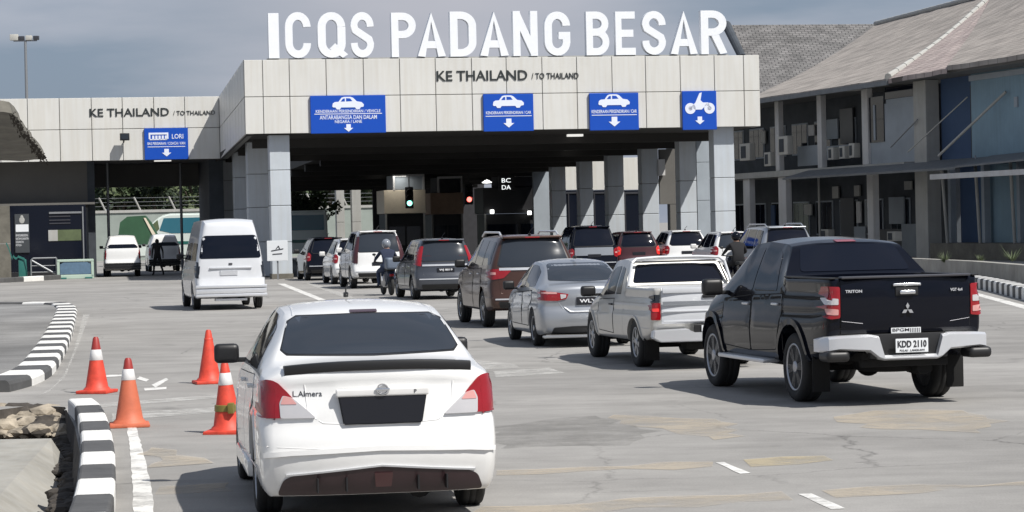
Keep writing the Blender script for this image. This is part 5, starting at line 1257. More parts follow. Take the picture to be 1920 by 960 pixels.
def hatch(label, cat, paint, pl_, yaw, L=4.5, W=1.8, H=1.7, wbase=2.7, ro=.9, rw=.34, glass='glass_mid', rakez=.22, belt=1.05, lights='side', bump='trim_black', rails=None, wt=.60, name='parked_car', detail=True, text=None, glass2='glass', uz=.24, pillar=None, bl=(.78, 1.08), lens='red_lens', spoiler=True, antenna=True, garnish=None):
    w2 = W/2
    P = dict(L=L, ro=ro, wbase=wbase, rw=rw, ra=rw+.065, wwd=.22, re=.07, pcr=.14, uz=uz,
        top=[(0, H-.06), (.25, H-.015), (.9, H), (L*.48, H-.005), (L*.6, H-.09), (L*.77, belt+.05), (L*.92, belt-.10), (L, belt-.32)],
        belt=[(0, belt), (L*.5, belt-.03), (L*.75, belt-.08), (L, belt-.4)],
        wb=[(0, w2-.04), (.2, w2-.012), (.6, w2), (L-.8, w2), (L-.3, w2-.06), (L, w2-.18)],
        wt=[(0, wt-.02), (.5, wt), (L*.45, wt), (L*.62, wt-.02), (L*.78, wt+.12), (L, .5)],
        bot=[(0, uz+.06), (.5, uz), (L, uz)], rear=[(uz, .10), (.42, .02), (.55, 0), (.66, .01), (.72, .05), (belt, .10), (belt+.1, .13), (H-.1, .13+rakez), (H, .15+rakez)], fall=1.3)
    root = empty(name, label=label, cat=cat)
    body, sf = make_body('body', P, paint, root, [('B', [(-w2+.2, belt-.02), (-w2+.24, .70), (w2-.24, .70), (w2-.2, belt-.02)], .012), ('L', [(0, .62), (ro-.4, .62)], .012)] if detail else [])
    z0 = belt+.04; z1 = H-.13; m = L*.44
    for ax in 'LR':
        if detail:
            for nm, poly in (('rear_door', [(ro+.42, .38), (m, .38), (m, belt-.03), (ro+.12, belt-.01), (ro+.12, .78)]), ('front_door', [(m+.03, .38), (ro+wbase-.44, .38), (ro+wbase-.40, belt-.07), (m+.03, belt-.03)])):
                d = sf.patch(nm, poly, ax, paint, root, off=.004, rnd=.05, skirt=.004, step=.16)
                bb = bmesh.new(); sf.strip('', poly, ax, .014, None, None, off=.0045, close=True, bm=bb, skirt=.004); link('door_seam', bb, 'under', d)
            handle(sf, root, ro+.42, belt-.13, ax, 'chrome_soft'); handle(sf, root, m+.28, belt-.14, ax, 'chrome_soft')
        sf.patch('side_window', [(.40, z0+.03), (.55, z1-.02), (ro+.25, z1+.02), (ro+.1, z0)], ax, glass2, root, rnd=.05)
        sf.patch('side_window', [(ro+.16, z0-.01), (ro+.30, z1+.02), (m-.02, z1+.03), (m-.02, z0-.01)], ax, glass2, root, rnd=.04)
        sf.patch('side_window', [(m+.05, z0-.02), (m+.05, z1+.03), (L*.53, z1+.02), (L*.60, z1-.10), (L*.74, z0-.06)], ax, glass2, root, rnd=.04)
    g0 = wt+.09; g1 = wt-.06
    rwp = [(-g0, z0+.02), (-g1, H-.13), (-g1+.08, H-.10), (g1-.08, H-.10), (g1, H-.13), (g0, z0+.02), (g0-.08, z0-.03), (-g0+.08, z0-.03)]
    sf.patch('rear_window', rwp, 'B', glass, root, off=.007, rnd=.04)
    bb = bmesh.new(); sf.strip('', rwp, 'B', .05, None, None, off=.003, close=True, bm=bb, skirt=.004); link('window_seal', bb, 'trim_black', root, smooth=40)
    if spoiler:
        co, no = sf.p('B', 0, H-.07); bb = bmesh.new(); box(bb, -wt+.03, wt-.03, co.y-.10, co.y+.22, H-.075, H-.03, .018, seg=3); sp = link('spoiler', bb, paint, root, smooth=50)
        bb = bmesh.new(); box(bb, -.15, .15, co.y-.104, co.y-.08, H-.068, H-.045, .004); link('brake_light', bb, 'red_lens', root)
    for sx, ax in ((-1, 'L'), (1, 'R')):
        f = (lambda q: q) if sx > 0 else mir; tb = bmesh.new(); a, c = bl; e = w2-.02
        if lights == 'tall': pr = [(e-.17, a), (e-.19, c-.05), (e-.28, H-.22), (e-.20, H-.22), (e-.04, c), (e, a+.05)]
        elif lights == 'wide': pr = [(e-.44, c-.02), (e-.28, a+.03), (e-.05, a), (e, a+.05), (e, c), (e-.2, c+.02)]
        else: pr = [(e-.16, a+.03), (e-.19, c-.05), (e-.12, c+.05), (e-.01, c), (e, a+.05), (e-.06, a)]
        sf.patch('', f(pr), 'B', None, None, off=.016, rnd=.03, bm=tb, skirt=.03)
        sf.patch('', [(-.02, a+.02), (-.02, c), (.20, c+.03), (.28, c-.04), (.14, a+.05)], ax, None, None, off=.012, rnd=.03, bm=tb, skirt=.03)
        tl = link('tail_light', tb, lens, root, smooth=40)
        if lights in ('side', 'wide'):
            sf.patch('reversing_lens', f([(e-.13, (a+c)/2), (e-.13, (a+c)/2+.05), (e-.04, (a+c)/2+.05), (e-.04, (a+c)/2)]), 'B', 'pink_lens', tl, off=.021, rnd=.01, skirt=.01)
    if garnish:
        bb = bmesh.new(); sf.strip('', [(-w2+.22, garnish[0]), (w2-.22, garnish[0])], 'B', garnish[1], None, None, off=.02, bm=bb, skirt=.03); link('tailgate_garnish', bb, garnish[2], root, smooth=60)
    plate(sf, root, 0, .84 if L > 4 else .8, .5, .12, text, tx=.38, th=.07)
    sf.patch('bumper_insert', [(-w2+.22, uz+.07), (-w2+.18, uz+.20), (w2-.18, uz+.20), (w2-.22, uz+.07)], 'B', bump, root, off=.012, rnd=.03)
    sf.patch('bumper_strip', [(-w2+.12, .57), (-w2+.12, .60), (w2-.12, .60), (w2-.12, .57)], 'B', 'chrome_soft', root, off=.015, rnd=.01)
    if rails:
        for sx in (-1, 1):
            bb = bmesh.new(); tube(bb, [(sx*(wt-.05), .55-ro, H-.02), (sx*(wt-.05), .75-ro, H+.05), (sx*(wt-.05), L*.5-ro, H+.055), (sx*(wt-.05), L*.56-ro, H-.03)], .022); link('roof_rail', bb, rails, root, smooth=60)
    if antenna:
        bb = bmesh.new(); tube(bb, [(0, .55-ro, H-.01), (-.01, .50-ro, H+.05), (.05, .38-ro, H+.15)], .008); cyl(bb, (0, .56-ro, H-.02), (0, .55-ro, H+.02), .03); link('antenna', bb, 'trim_black', root)
    for sx in (-1, 1): mirror_part(root, sx*(w2+.08), L*.66-ro, belt+.06, 'trim_black' if paint not in ('white_paint',) else paint, sx, 1.1)
    wheels(P, root, style=5)
    place(root, pl_[0], pl_[1], yaw, w2-.02)
    return root

def silver_sedan():
    P = dict(L=4.44, ro=.98, wbase=2.6, rw=.305, ra=.36, wwd=.19, re=.055, pcr=.12, uz=.2,
        top=[(0, 1.03), (.12, 1.07), (.4, 1.085), (.55, 1.11), (.85, 1.25), (1.2, 1.39), (1.55, 1.45), (2.05, 1.475), (2.55, 1.44), (3.0, 1.30), (3.5, 1.02), (4.1, .90), (4.44, .68)],
        belt=[(0, .96), (.4, .99), (2.5, .93), (3.4, .87), (4.44, .6)],
        wb=[(0, .80), (.15, .835), (.5, .8475), (3.6, .8475), (4.1, .79), (4.44, .66)],
        wt=[(0, .68), (.5, .68), (.75, .64), (1.2, .57), (2.0, .575), (2.6, .56), (3.2, .62), (3.6, .72), (4.44, .5)],
        bot=[(0, .24), (.5, .2), (4.44, .2)], rear=[(.2, .09), (.34, .02), (.45, 0), (.62, .02), (.68, .05), (.85, .04), (1.03, .06)], fall=1.0)
    root = empty('parked_car', label='silver sedan with slim red tail lamps between brown off-roader and champagne pickup', cat='car')
    body, sf = make_body('body', P, 'steel_paint', root, [('B', [(-.6, .86), (-.45, .64), (.45, .64), (.6, .86)], .012), ('L', [(0, .66), (.6, .66)], .01), ('T', [(-.51, 1.25), (-.49, 2.6)], .02), ('T', [(.51, 1.25), (.49, 2.6)], .02)])
    for ax in 'LR':
        for nm, poly in (('rear_door', [(1.40, .34), (2.06, .34), (2.08, .91), (1.12, .95), (1.10, .8), (1.34, .66)]), ('front_door', [(2.10, .34), (3.13, .34), (3.2, .6), (3.16, .87), (2.12, .91)])):
            d = sf.patch(nm, poly, ax, 'steel_paint', root, off=.004, rnd=.04, skirt=.004, step=.14)
            bb = bmesh.new(); sf.strip('', poly, ax, .013, None, None, off=.0045, close=True, bm=bb, skirt=.004); link('door_seam', bb, 'under', d)
        handle(sf, root, 1.34, .86, ax, 'chrome_soft'); handle(sf, root, 2.36, .84, ax, 'chrome_soft')
        sf.patch('side_window', [(.95, 1.02), (1.2, 1.27), (1.55, 1.36), (2.0, 1.38), (2.0, .985)], ax, 'glass', root, rnd=.05)
        sf.patch('side_window', [(2.06, .98), (2.06, 1.38), (2.42, 1.35), (2.72, 1.23), (3.15, .96)], ax, 'glass', root, rnd=.04)
    sf.patch('rear_window', [(-.60, 1.12), (-.52, 1.38), (-.44, 1.405), (.44, 1.405), (.52, 1.38), (.60, 1.12), (0, 1.095)], 'B', 'glass_grey', root, off=.005, rnd=.04)
    for sx, ax in ((-1, 'L'), (1, 'R')):
        f = (lambda q: q) if sx > 0 else mir; tb = bmesh.new()
        sf.patch('', f([(.40, .82), (.36, .90), (.62, .94), (.84, .95), (.83, .80), (.55, .79)]), 'B', None, None, off=.016, rnd=.02, bm=tb, skirt=.03)
        sf.patch('', [(-.02, .81), (-.02, .95), (.34, .97), (.16, .83)], ax, None, None, off=.012, rnd=.02, bm=tb, skirt=.02)
        tl = link('tail_light', tb, 'red_lens', root, smooth=40)
        sf.patch('reversing_lens', f([(.55, .905), (.56, .935), (.82, .94), (.82, .91)]), 'B', 'pink_lens', tl, off=.021, rnd=.008, skirt=.01)
        sf.patch('indicator_lens', f([(.41, .84), (.40, .89), (.50, .90), (.49, .82)]), 'B', 'clear_lens', tl, off=.021, rnd=.008, skirt=.01)
    plate(sf, root, 0, .78, .46, .13, 'WLY 1')
    bb = bmesh.new(); sf.strip('', [(-.44, .68), (-.34, .60), (.34, .60), (.44, .68)], 'B', .02, None, None, off=.02, bm=bb); link('bumper_crease', bb, 'chrome_soft', root)
    sf.patch('diffuser', [(-.66, .22), (-.62, .34), (-.3, .36), (.3, .36), (.62, .34), (.66, .22)], 'B', 'trim_black', root, off=.012, rnd=.03)
    bb = bmesh.new(); box(bb, -.82, .82, -1.06, -.9, .17, .215, .015); link('bumper_lip', bb, 'steel_paint', root, smooth=45)
    bb = bmesh.new(); box(bb, -.03, .03, .35, .50, 1.475, 1.53, .02); link('antenna', bb, 'trim_black', root, smooth=50)
    mirror_part(root, -.93, 2.0, 1.0); mirror_part(root, .93, 2.0, 1.0, sx=1)
    wheels(P, root, style=5)
    place(root, 1000, 648.6, 8.8, .83)
    return root

def tall_van(label, pl_, yaw, L=5.3, W=1.88, H=2.45, paint='pearl_paint', name='parked_van', detail=True, cap=None, group=None, glass='glass', wbase=3.1):
    w2 = W/2; ro = 1.2
    P = dict(L=L, ro=ro, wbase=wbase, rw=.35, ra=.41, wwd=.2, re=.07, pcr=.06, uz=.3,
        top=[(0, H-.10), (.35, H-.02), (1.2, H), (L*.62, H-.02), (L*.75, H-.30), (L*.90, 1.35), (L*.97, 1.12), (L, .9)],
        belt=[(0, 1.28), (L*.7, 1.22), (L, .8)],
        wb=[(0, w2-.05), (.25, w2-.01), (.6, w2), (L-.7, w2), (L-.2, w2-.07), (L, w2-.18)],
        wt=[(0, w2-.30), (.6, w2-.26), (L*.62, w2-.27), (L*.78, w2-.25), (L, .5)],
        bot=[(0, .34), (.5, .3), (L, .3)], rear=[(.3, .06), (.45, 0), (.72, .01), (.78, .07), (1.2, .09), (H-.5, .17), (H, .30)], fall=1.0, pcrown=0)
    root = empty(name, label=label, cat='van', group=group)
    body, sf = make_body('body', P, paint, root, [('B', [(-w2+.13, H-.35), (-w2+.10, .80), (w2-.10, .80), (w2-.13, H-.35)], .012), ('L', [(1.9, .42), (1.9, H-.35)], .012), ('L', [(2.95, .42), (2.95, H-.5)], .012), ('L', [(.9, 1.22), (3.2, 1.22)], .012)] if detail else [])
    for ax in 'LR':
        sf.patch('side_window', [(.42, 1.30), (.50, H-.66), (1.80, H-.64), (1.80, 1.30)], ax, glass, root, rnd=.05)
        sf.patch('side_window', [(1.98, 1.30), (1.98, H-.64), (2.90, H-.64), (2.90, 1.30)], ax, glass, root, rnd=.05)
        sf.patch('side_window', [(3.0, 1.26), (3.0, H-.66), (L*.68, H-.68), (L*.84, 1.24)], ax, glass, root, rnd=.05)
        if detail: handle(sf, root, 2.05, 1.1, ax, 'chrome_soft'); handle(sf, root, 3.1, 1.08, ax, 'chrome_soft')
    g = w2-.13
    sf.patch('rear_window', [(-g, 1.40), (-g+.09, H-.50), (-g+.16, H-.45), (g-.16, H-.45), (g-.09, H-.50), (g, 1.40), (g-.04, 1.36), (-g+.04, 1.36)], 'B', glass, root, off=.006, rnd=.04)
    for sx, ax in ((-1, 'L'), (1, 'R')):
        f = (lambda q: q) if sx > 0 else mir; tb = bmesh.new()
        sf.patch('', f([(w2-.10, .86), (w2-.10, 1.28), (w2-.035, 1.28), (w2-.02, .86)]), 'B', None, None, off=.014, rnd=.02, bm=tb, skirt=.03)
        sf.patch('', [(-.02, .86), (-.02, 1.28), (.13, 1.30), (.13, .86)], ax, None, None, off=.012, rnd=.02, bm=tb, skirt=.02)
        link('tail_light', tb, 'glass_grey' if cap is None else 'red_lens', root, smooth=40)
    co, no = sf.p('B', 0, 1.1)
    if detail:
        bb = bmesh.new(); box(bb, -.56, .56, co.y-.035, co.y+.02, 1.09, 1.13, .012); link('tailgate_garnish', bb, 'chrome_soft', root, smooth=45)
        bb = bmesh.new(); box(bb, -.05, .05, co.y-.02, co.y+.02, 1.19, 1.24, .015); link('badge', bb, 'alloy_dark', root, smooth=45)
        plate(sf, root, -.05, .98, .46, .13, mt='chrome_soft')
    bb = bmesh.new(); box(bb, -w2, w2, -ro-.07, -ro+.14, .58, .66, .02); box(bb, -w2+.01, w2-.01, -ro-.05, -ro+.14, .44, .57, .02); box(bb, -w2, w2, -ro-.08, -ro+.14, .35, .43, .02); link('bumper', bb, 'chrome_soft' if detail else 'trim_black', root, smooth=45)
    if cap is None:
        bb = bmesh.new(); box(bb, -.42, .42, -ro+.05, -ro+.35, .24, .30, .01); link('exhaust_guard', bb, 'chrome_soft', root)
    for sx in (-1, 1): mirror_part(root, sx*(w2+.06), L*.80-ro, 1.40, 'trim_black', sx, .9)
    wheels(P, root, style=5)
    place(root, pl_[0], pl_[1], yaw, w2-.02)
    return root
white_sedan(); black_pickup(); silver_pickup(); silver_sedan()
tall_van('silver white high roof van driving alone towards the left entrance', (362, 580.5), 12.0, H=2.42)
hatch('brown off-road car with pale roof rails ahead of the silver sedan', 'car', 'brown_paint', (905.3, 613), 10.5, L=4.89, W=1.87, H=1.88, wbase=2.85, ro=1.1, rw=.38, belt=1.22, glass='glass_grey', rakez=.20, wt=.64, lights='wide', bl=(.98, 1.18), rails='chrome_soft', garnish=(1.19, .05, 'chrome_soft'), uz=.34)
hatch('dark grey people carrier with chrome strip above its plate, ahead of the brown off-road car', 'car', 'grey_paint', (772.7, 561.7), 11.5, L=4.48, W=1.76, H=1.74, wbase=2.78, ro=.85, rw=.33, belt=1.08, glass='glass_grey', rakez=.20, wt=.62, lights='tall', bl=(.95, 1.22), garnish=(.98, .05, 'chrome_soft'), text='WJ 8019')
hatch('white off-road car with smoky rear window close behind the scooter rider on the left', 'car', 'white_paint', (657, 541), 11, L=4.6, W=1.85, H=2.0, wbase=2.7, ro=.95, rw=.37, belt=1.25, glass='glass_grey', rakez=.22, wt=.66, lights='tall', bl=(.85, 1.25), lens='maroon_paint', bump='trim_black', uz=.34)
hatch('white car half hidden ahead of the white off-road car inside the hall mouth', 'car', 'white_paint', (622, 533), 11, L=4.3, W=1.78, H=1.72, wbase=2.6, ro=.85, rw=.33, belt=1.06, detail=False)
hatch('black car at the far left of the hall mouth beside the cladded pillar', 'car', 'black_paint', (572, 526), 11, L=4.6, W=1.85, H=1.75, wbase=2.7, ro=.9, rw=.35, belt=1.1, detail=False)
hatch('white compact off-roader behind the champagne pickup roof, left of its white neighbour', 'car', 'white_paint', (1241, 514), 8, L=4.5, W=1.82, H=1.72, wbase=2.65, ro=.9, rw=.35, belt=1.12, detail=False, wt=.6)
hatch('white hatchback squeezed between its white neighbour and the silver car with riders', 'car', 'white_paint', (1331, 519), 10, L=4.2, W=1.75, H=1.66, wbase=2.6, ro=.8, rw=.33, belt=1.05, detail=False, glass='glass_grey', wt=.56)
hatch('silver off-road car with red brake strip and roof rails above the black pickup cab', 'car', 'steel_paint', (1414, 536), 12, L=4.7, W=1.9, H=1.86, wbase=2.7, ro=.9, rw=.36, belt=1.12, detail=False, rails='steel_paint', wt=.64, glass='glass')
hatch('black tall car in shade just right of the brown off-road car', 'car', 'black_paint', (1062, 522), 9, L=4.7, W=1.9, H=1.98, wbase=2.8, ro=.95, rw=.37, belt=1.2, detail=False, wt=.68, glass2='glass', garnish=(1.0, .30, 'steel_paint'))
hatch('dark maroon car in shade between the black tall car and the white compact', 'car', 'maroon_paint', (1150, 516), 9, L=4.5, W=1.8, H=1.72, wbase=2.7, ro=.9, rw=.35, belt=1.1, detail=False, wt=.6, lens='red_lens_lit')
# ------------------------------------------------------------ right building
FR = frame(13.5, 139, math.atan2(-.964, .265))
def H2(x, y, k=0): return hit(FR, x, y, k)
rb = empty('office_block', fr=FR, label='two-storey grey and blue office block with shingled hip roof on the right', cat='building')
CY = 1.3; WY = 3.6
u_c, z_e = H2(1428, 190); uE1, zE1 = H2(1665, 140)
_, zsl0 = H2(1400, 347, CY); _, zsl1 = H2(1400, 326, CY)
print('office', u_c, z_e, uE1, zE1, zsl0, zsl1)
ZS = 4.35; ZE = 8.5; KS = 1.3
def span(xa, xb, k): a, _ = H2(xa, 300, k); c, _ = H2(xb, 300, k); return a, c
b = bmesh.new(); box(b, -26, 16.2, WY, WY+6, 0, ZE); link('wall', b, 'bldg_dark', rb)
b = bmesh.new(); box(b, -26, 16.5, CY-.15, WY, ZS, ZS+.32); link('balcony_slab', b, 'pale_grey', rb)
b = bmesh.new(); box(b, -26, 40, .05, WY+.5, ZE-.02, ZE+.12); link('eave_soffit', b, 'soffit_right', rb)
for (xa, xb) in ((1392, 1404), (1458, 1472), (1624, 1635)):
    a_, c_ = span(xa, xb, CY); b = bmesh.new(); box(b, a_, c_, CY, CY+.35, 0, ZS, .02, seg=1); link('lower_column', b, 'column_grey', rb)
for (xa, xb) in ((1454, 1461), (1533, 1541), (1617, 1628)):
    a_, c_ = span(xa, xb, CY); b = bmesh.new(); box(b, a_, c_, CY, CY+.3, ZS+.32, ZE-.03, .02, seg=1); link('upper_column', b, 'column_grey', rb)
a_, c_ = span(1718, 1741, CY); b = bmesh.new(); box(b, a_, c_, CY-.1, CY+.6, 0, ZE-.03, .02, seg=1); link('corner_column', b, 'pale_grey', rb); ucorner = c_
a_, c_ = span(1537, 1540, CY-.1); b = bmesh.new(); cyl(b, (a_+.05, CY-.2, 0), (a_+.05, CY-.2, ZS), .06); link('drain_pipe', b, 'pale_grey', rb)
def wallpanel(xa, ya, xb, yb, k, m, nm, th=.08):
    a_, z1_ = H2(xa, ya, k); c_, _ = H2(xb, ya, k); _, z0_ = H2(xa, yb, k); b = bmesh.new(); box(b, a_, c_, k, k+th, z0_, z1_); return link(nm, b, m, rb)
# upper wall panels, windows and doors in the shaded gallery
a_, c_ = span(1629, 1718, CY+.1); b = bmesh.new(); box(b, a_, c_, CY+.15, CY+.25, ZS+.32, ZE-.9); box(b, a_+(c_-a_)*.38, c_, CY+.151, CY+.249, ZE-.91, ZE-.7); link('infill_panel', b, 'bldg_grey', rb)
b = bmesh.new(); box(b, a_+.05, a_+(c_-a_)*.34, CY+.10, CY+.16, ZS+1.4, ZE-.5); link('window', b, 'glass', rb)
b = bmesh.new(); box(b, a_+.75, a_+.95, CY+.06, CY+.10, ZS+1.5, ZE-.9); link('window_blind', b, 'bldg_grey', rb)
b = bmesh.new(); box(b, a_+(c_-a_)*.38, c_-.1, CY+.10, CY+.16, ZE-.69, ZE-.12); link('clerestory', b, 'glass', rb)
for (xa, ya, xb, yb, m, nm) in ((1425, 246, 1434, 270, 'pale_grey', 'notice'), (1515, 235, 1526, 255, 'column_grey', 'notice'), (1548, 225, 1570, 262, 'bldg_grey', 'window'), (1574, 205, 1598, 270, 'poster_dark', 'door'), (1560, 350, 1571, 372, 'pale_grey', 'notice'), (1601, 348, 1611, 368, 'pale_grey', 'notice'), (1507, 383, 1521, 404, 'pale_grey', 'notice'), (1695, 340, 1708, 356, 'pale_grey', 'notice'), (1575, 372, 1600, 450, 'poster_dark', 'door'), (1666, 370, 1694, 420, 'bldg_grey', 'notice_case'), (1605, 378, 1613, 418, 'column_grey', 'curtain'), (1445, 385, 1452, 425, 'bldg_navy', 'door'), (1690, 420, 1722, 482, 'bldg_grey', 'low_wall'), (1640, 430, 1690, 482, 'poster_dark', 'low_wall'), (1600, 425, 1622, 470, 'bldg_grey', 'low_wall'), (1495, 275, 1535, 312, 'bldg_grey', 'parapet_panel'), (1545, 275, 1600, 300, 'bldg_grey', 'parapet_panel')):
    wallpanel(xa, ya, xb, yb, WY-.2 if 'para' not in nm else CY+.9, m, nm)
# window bands on the gallery back walls
for zz0, zz1 in ((ZS+1.3, ZS+2.9), (1.2, 2.9)):
    for k in range(12):
        u0_ = -24+k*3.35
        if u0_+2.2 > 16: break
        fr_ = None; b = bmesh.new(); box(b, u0_-.08, u0_+2.28, WY-.07, WY-.01, zz0-.08, zz1+.08); fr_ = link('window', b, 'bldg_grey', rb)
        b = bmesh.new()
        for j in range(3): box(b, u0_+j*.75, u0_+j*.75+.68, WY-.09, WY-.071, zz0, zz1)
        link('pane', b, 'glass_mid', fr_)
# blue end: dark recess, navy wall, pale blue wall
a_, c_ = ucorner, H2(1836, 200, CY+.7)[0]
b = bmesh.new(); box(b, a_, c_, CY+.7, CY+1, ZS+.1, ZE-.02); link('navy_wall', b, 'bldg_navy', rb)
d_ = H2(1822, 200, CY+.65)[0]; e_ = H2(1838, 200, CY+.65)[0]
b = bmesh.new(); box(b, d_-.1, e_, CY+.62, CY+.7, ZS+.25, ZE-.5); link('door', b, 'bldg_dark', rb)
b = bmesh.new(); box(b, c_, 44, CY+.3, CY+3, ZS+.1, ZE+.6); link('blue_wall', b, 'bldg_blue', rb)
b = bmesh.new(); box(b, c_, 44, CY+.2, CY+.299, ZE-.35, ZE-.1); link('cornice', b, 'bldg_grey', rb)
u_, z_ = H2(1905, 190, CY+.25); b = bmesh.new(); box(b, u_-.15, u_+.15, CY+.22, CY+.3, z_-.25, z_+.2); link('vent', b, 'bldg_grey', rb)
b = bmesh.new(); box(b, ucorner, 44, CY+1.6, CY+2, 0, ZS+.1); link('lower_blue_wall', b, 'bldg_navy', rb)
b = bmesh.new(); a_ = H2(1842, 400, CY+1.5)[0]; box(b, a_, 44, CY+1.45, CY+1.59, .6, ZS); link('lower_panel', b, 'bldg_blue', rb) 
b = bmesh.new(); box(b, ucorner+.4, 44, CY-.2, CY+1.5, 0, .75, .03); link('plinth', b, 'concrete_dark', rb)
for (xt, xb_) in ((1768, 1777), (1831, 1838), (1897, 1903)):
    a_, _ = H2(xt, 340, CY-.3); c_, _ = H2(xb_, 460, CY+.1); b = bmesh.new(); cyl(b, (a_, CY-.35, ZS+.05), (c_, CY+.1, .7), .075, n=10); link('leaning_post', b, 'pale_grey', rb)
    a_, _ = H2(xt+10, 400, CY+1.0); b = bmesh.new(); box(b, a_, a_+.28, CY+1.0, CY+1.3, .7, ZS); link('inner_column', b, 'bldg_grey', rb)
# awnings along the first floor
a0_, z0_ = H2(1467, 334, -.3); a1_, z1_ = H2(1600, 315, -.3); a2_, z2_ = H2(1790, 290, -.3)
b = bmesh.new(); slab(b, [(a0_, -.3, z0_), (a2_, -.3, z0_), (a2_, CY+.1, z0_+.45), (a0_, CY+.1, z0_+.45)], .10); link('awning', b, 'awning', rb)
u_, z_ = H2(1747, 332, -.5); u2_, z2_ = H2(1925, 306, -.5)
b = bmesh.new(); box(b, u_, 44, -.6, -.42, z_-.12, z_+.12, .01); box(b, u_, 44, -.42, CY+.3, z_-.02, z_+.05); link('canopy_beam', b, 'column_grey', rb)
u3_, z3_ = H2(1820, 285, -.4); b = bmesh.new(); slab(b, [(H2(1790, 290, -.3)[0], -.3, z0_+.05), (44, -.3, z0_+.35), (44, CY+.2, z0_+.75), (H2(1790, 290, -.3)[0], CY+.2, z0_+.5)], .08); link('awning', b, 'awning', rb)
for (xa, ya, xb, yb, r_) in ((1760, 292, 1884, 172, .06), (1702, 285, 1812, 182, .03)):
    p_ = H2(xa, ya, -.1); q_ = H2(xb, yb, CY+.1); b = bmesh.new(); cyl(b, (p_[0], -.1, p_[1]), (q_[0], CY+.15, q_[1]), r_); link('brace_pole', b, 'pale_grey', rb)
for (xa, ya, xb, yb) in ((1672, 276, 1722, 224), (1757, 305, 1768, 325), (1830, 292, 1834, 310)):
    p_ = H2(xa, ya, CY-.15); q_ = H2(xb, yb, CY-.15); b = bmesh.new(); cyl(b, (p_[0], CY-.2, p_[1]), (q_[0], CY-.2, q_[1]), .035); link('stay_rod', b, 'metal_grey', rb)
u_, z_ = H2(1598, 162, .9); b = bmesh.new(); lathe(b, [(.0001, -.06), (.45, -.04), (.5, .02), (.3, .06)], 'Z', c=(u_, .9, ZE-.06)); link('ceiling_lamp', b, 'pale_grey', rb, smooth=50)
# roof planes
I2 = FR.inverted()
def RP(x, y, Y): return I2 @ at(x, y, Y)
E0 = Vector((H2(1395, 198)[0], 0, ZE+.10)); E1u, E1z = H2(1665, 141); E1 = Vector((E1u, 0, ZE+.12))
R0 = RP(1642, 47, 173); R1 = RP(1862, -10, 152); C2 = Vector((H2(1787, 137)[0], -.3, ZE+.15)); C3 = Vector((44, -.2, ZE+.3)); C4 = RP(2050, -60, 130)
def curved(A, B_, C_, D_, nm, m, sag=.25, nu=10, nv=10, th=.22):
    """roof slope from eave A-B up to ridge D-C, slightly sagging"""
    b = bmesh.new(); g_ = []
    for j in range(nv+1):
        t = j/nv; row = []
        for i in range(nu+1):
            s_ = i/nu; lo = A.lerp(B_, s_); hi = D_.lerp(C_, s_); p = lo.lerp(hi, t); p.z -= sag*math.sin(math.pi*t)+random.uniform(-.02, .02); row.append(b.verts.new(p))
        g_.append(row)
    top = []
    for j in range(nv):
        for i in range(nu):
            if (g_[j][i].co-g_[j][i+1].co).length < 1e-4 and (g_[j+1][i].co-g_[j+1][i+1].co).length < 1e-4: continue
            top.append(b.faces.new((g_[j][i], g_[j][i+1], g_[j+1][i+1], g_[j+1][i])))
    bmesh.ops.remove_doubles(b, verts=b.verts, dist=.001)
    bmesh.ops.recalc_face_normals(b, faces=b.faces)
    if sum(f.normal.z for f in b.faces) < 0: bmesh.ops.reverse_faces(b, faces=b.faces)
    ret = bmesh.ops.extrude_face_region(b, geom=b.faces[:]); 
    for v in [g for g in ret['geom'] if isinstance(g, bmesh.types.BMVert)]: v.co.z -= th
    return link(nm, b, m, rb)
curved(E0, E1, R1, R0, 'roof', 'shingle', .35, 16, 12)
curved(E1, C2, R1+Vector((.02, 0, 0)), R1, 'roof', 'shingle_pink', .15, 8, 10)
curved(C2+Vector((.05, 0, .12)), C3, C4, R1+Vector((.1, 0, .1)), 'roof', 'shingle', .2, 10, 10)
def capstrip(A, B_, sag, nm='ridge_cap', r=.17):
    n = 16; pts = []
    for i in range(n+1): t = i/n; p = A.lerp(B_, t); p.z += .10-sag*math.sin(math.pi*t); pts.append(p)
    b = bmesh.new()
    for p, q in zip(pts[:-1], pts[1:]): cyl(b, p, p.lerp(q, .97), r, r*.9, 8)
    link(nm, b, 'pale_grey', rb)
capstrip(E1, R1, .3); capstrip(R0, R1, 0)
b = bmesh.new(); box(b, E0.x, E1.x, -.08, .04, ZE-.18, ZE+.04); link('gutter', b, 'awning', rb)
# farther roof behind it
fb = empty('rear_building', label='dark shingled roof rising behind the hall lettering and the office block', cat='building')
pts = [at(1362, 47, 195), at(1655, 45, 195), at(1700, 205, 176), at(1412, 205, 176), at(1392, 108, 188)]
fb.location = (pts[3].x, pts[3].y, 0); 
loc_ = fb.location.copy()
b = bmesh.new(); A_ = [b.verts.new(p-loc_) for p in pts]; f = b.faces.new(A_); bmesh.ops.triangulate(b, faces=b.faces); ret = bmesh.ops.extrude_face_region(b, geom=b.faces[:])
for v in [g for g in ret['geom'] if isinstance(g, bmesh.types.BMVert)]: v.co += Vector((0, .3, -.3))
link('roof', b, 'shingle_dark', fb)
b = bmesh.new(); q = at(1362, 47, 195)-loc_; w_ = at(1392, 108, 188)-loc_; cyl(b, q, w_, .35, .3); link('barge_board', b, 'bldg_dark', fb)
b = bmesh.new(); z_ = pts[3].z-.5; box(b, .6, 12, .5, 14, 0, z_); link('wall', b, 'bldg_grey', fb)
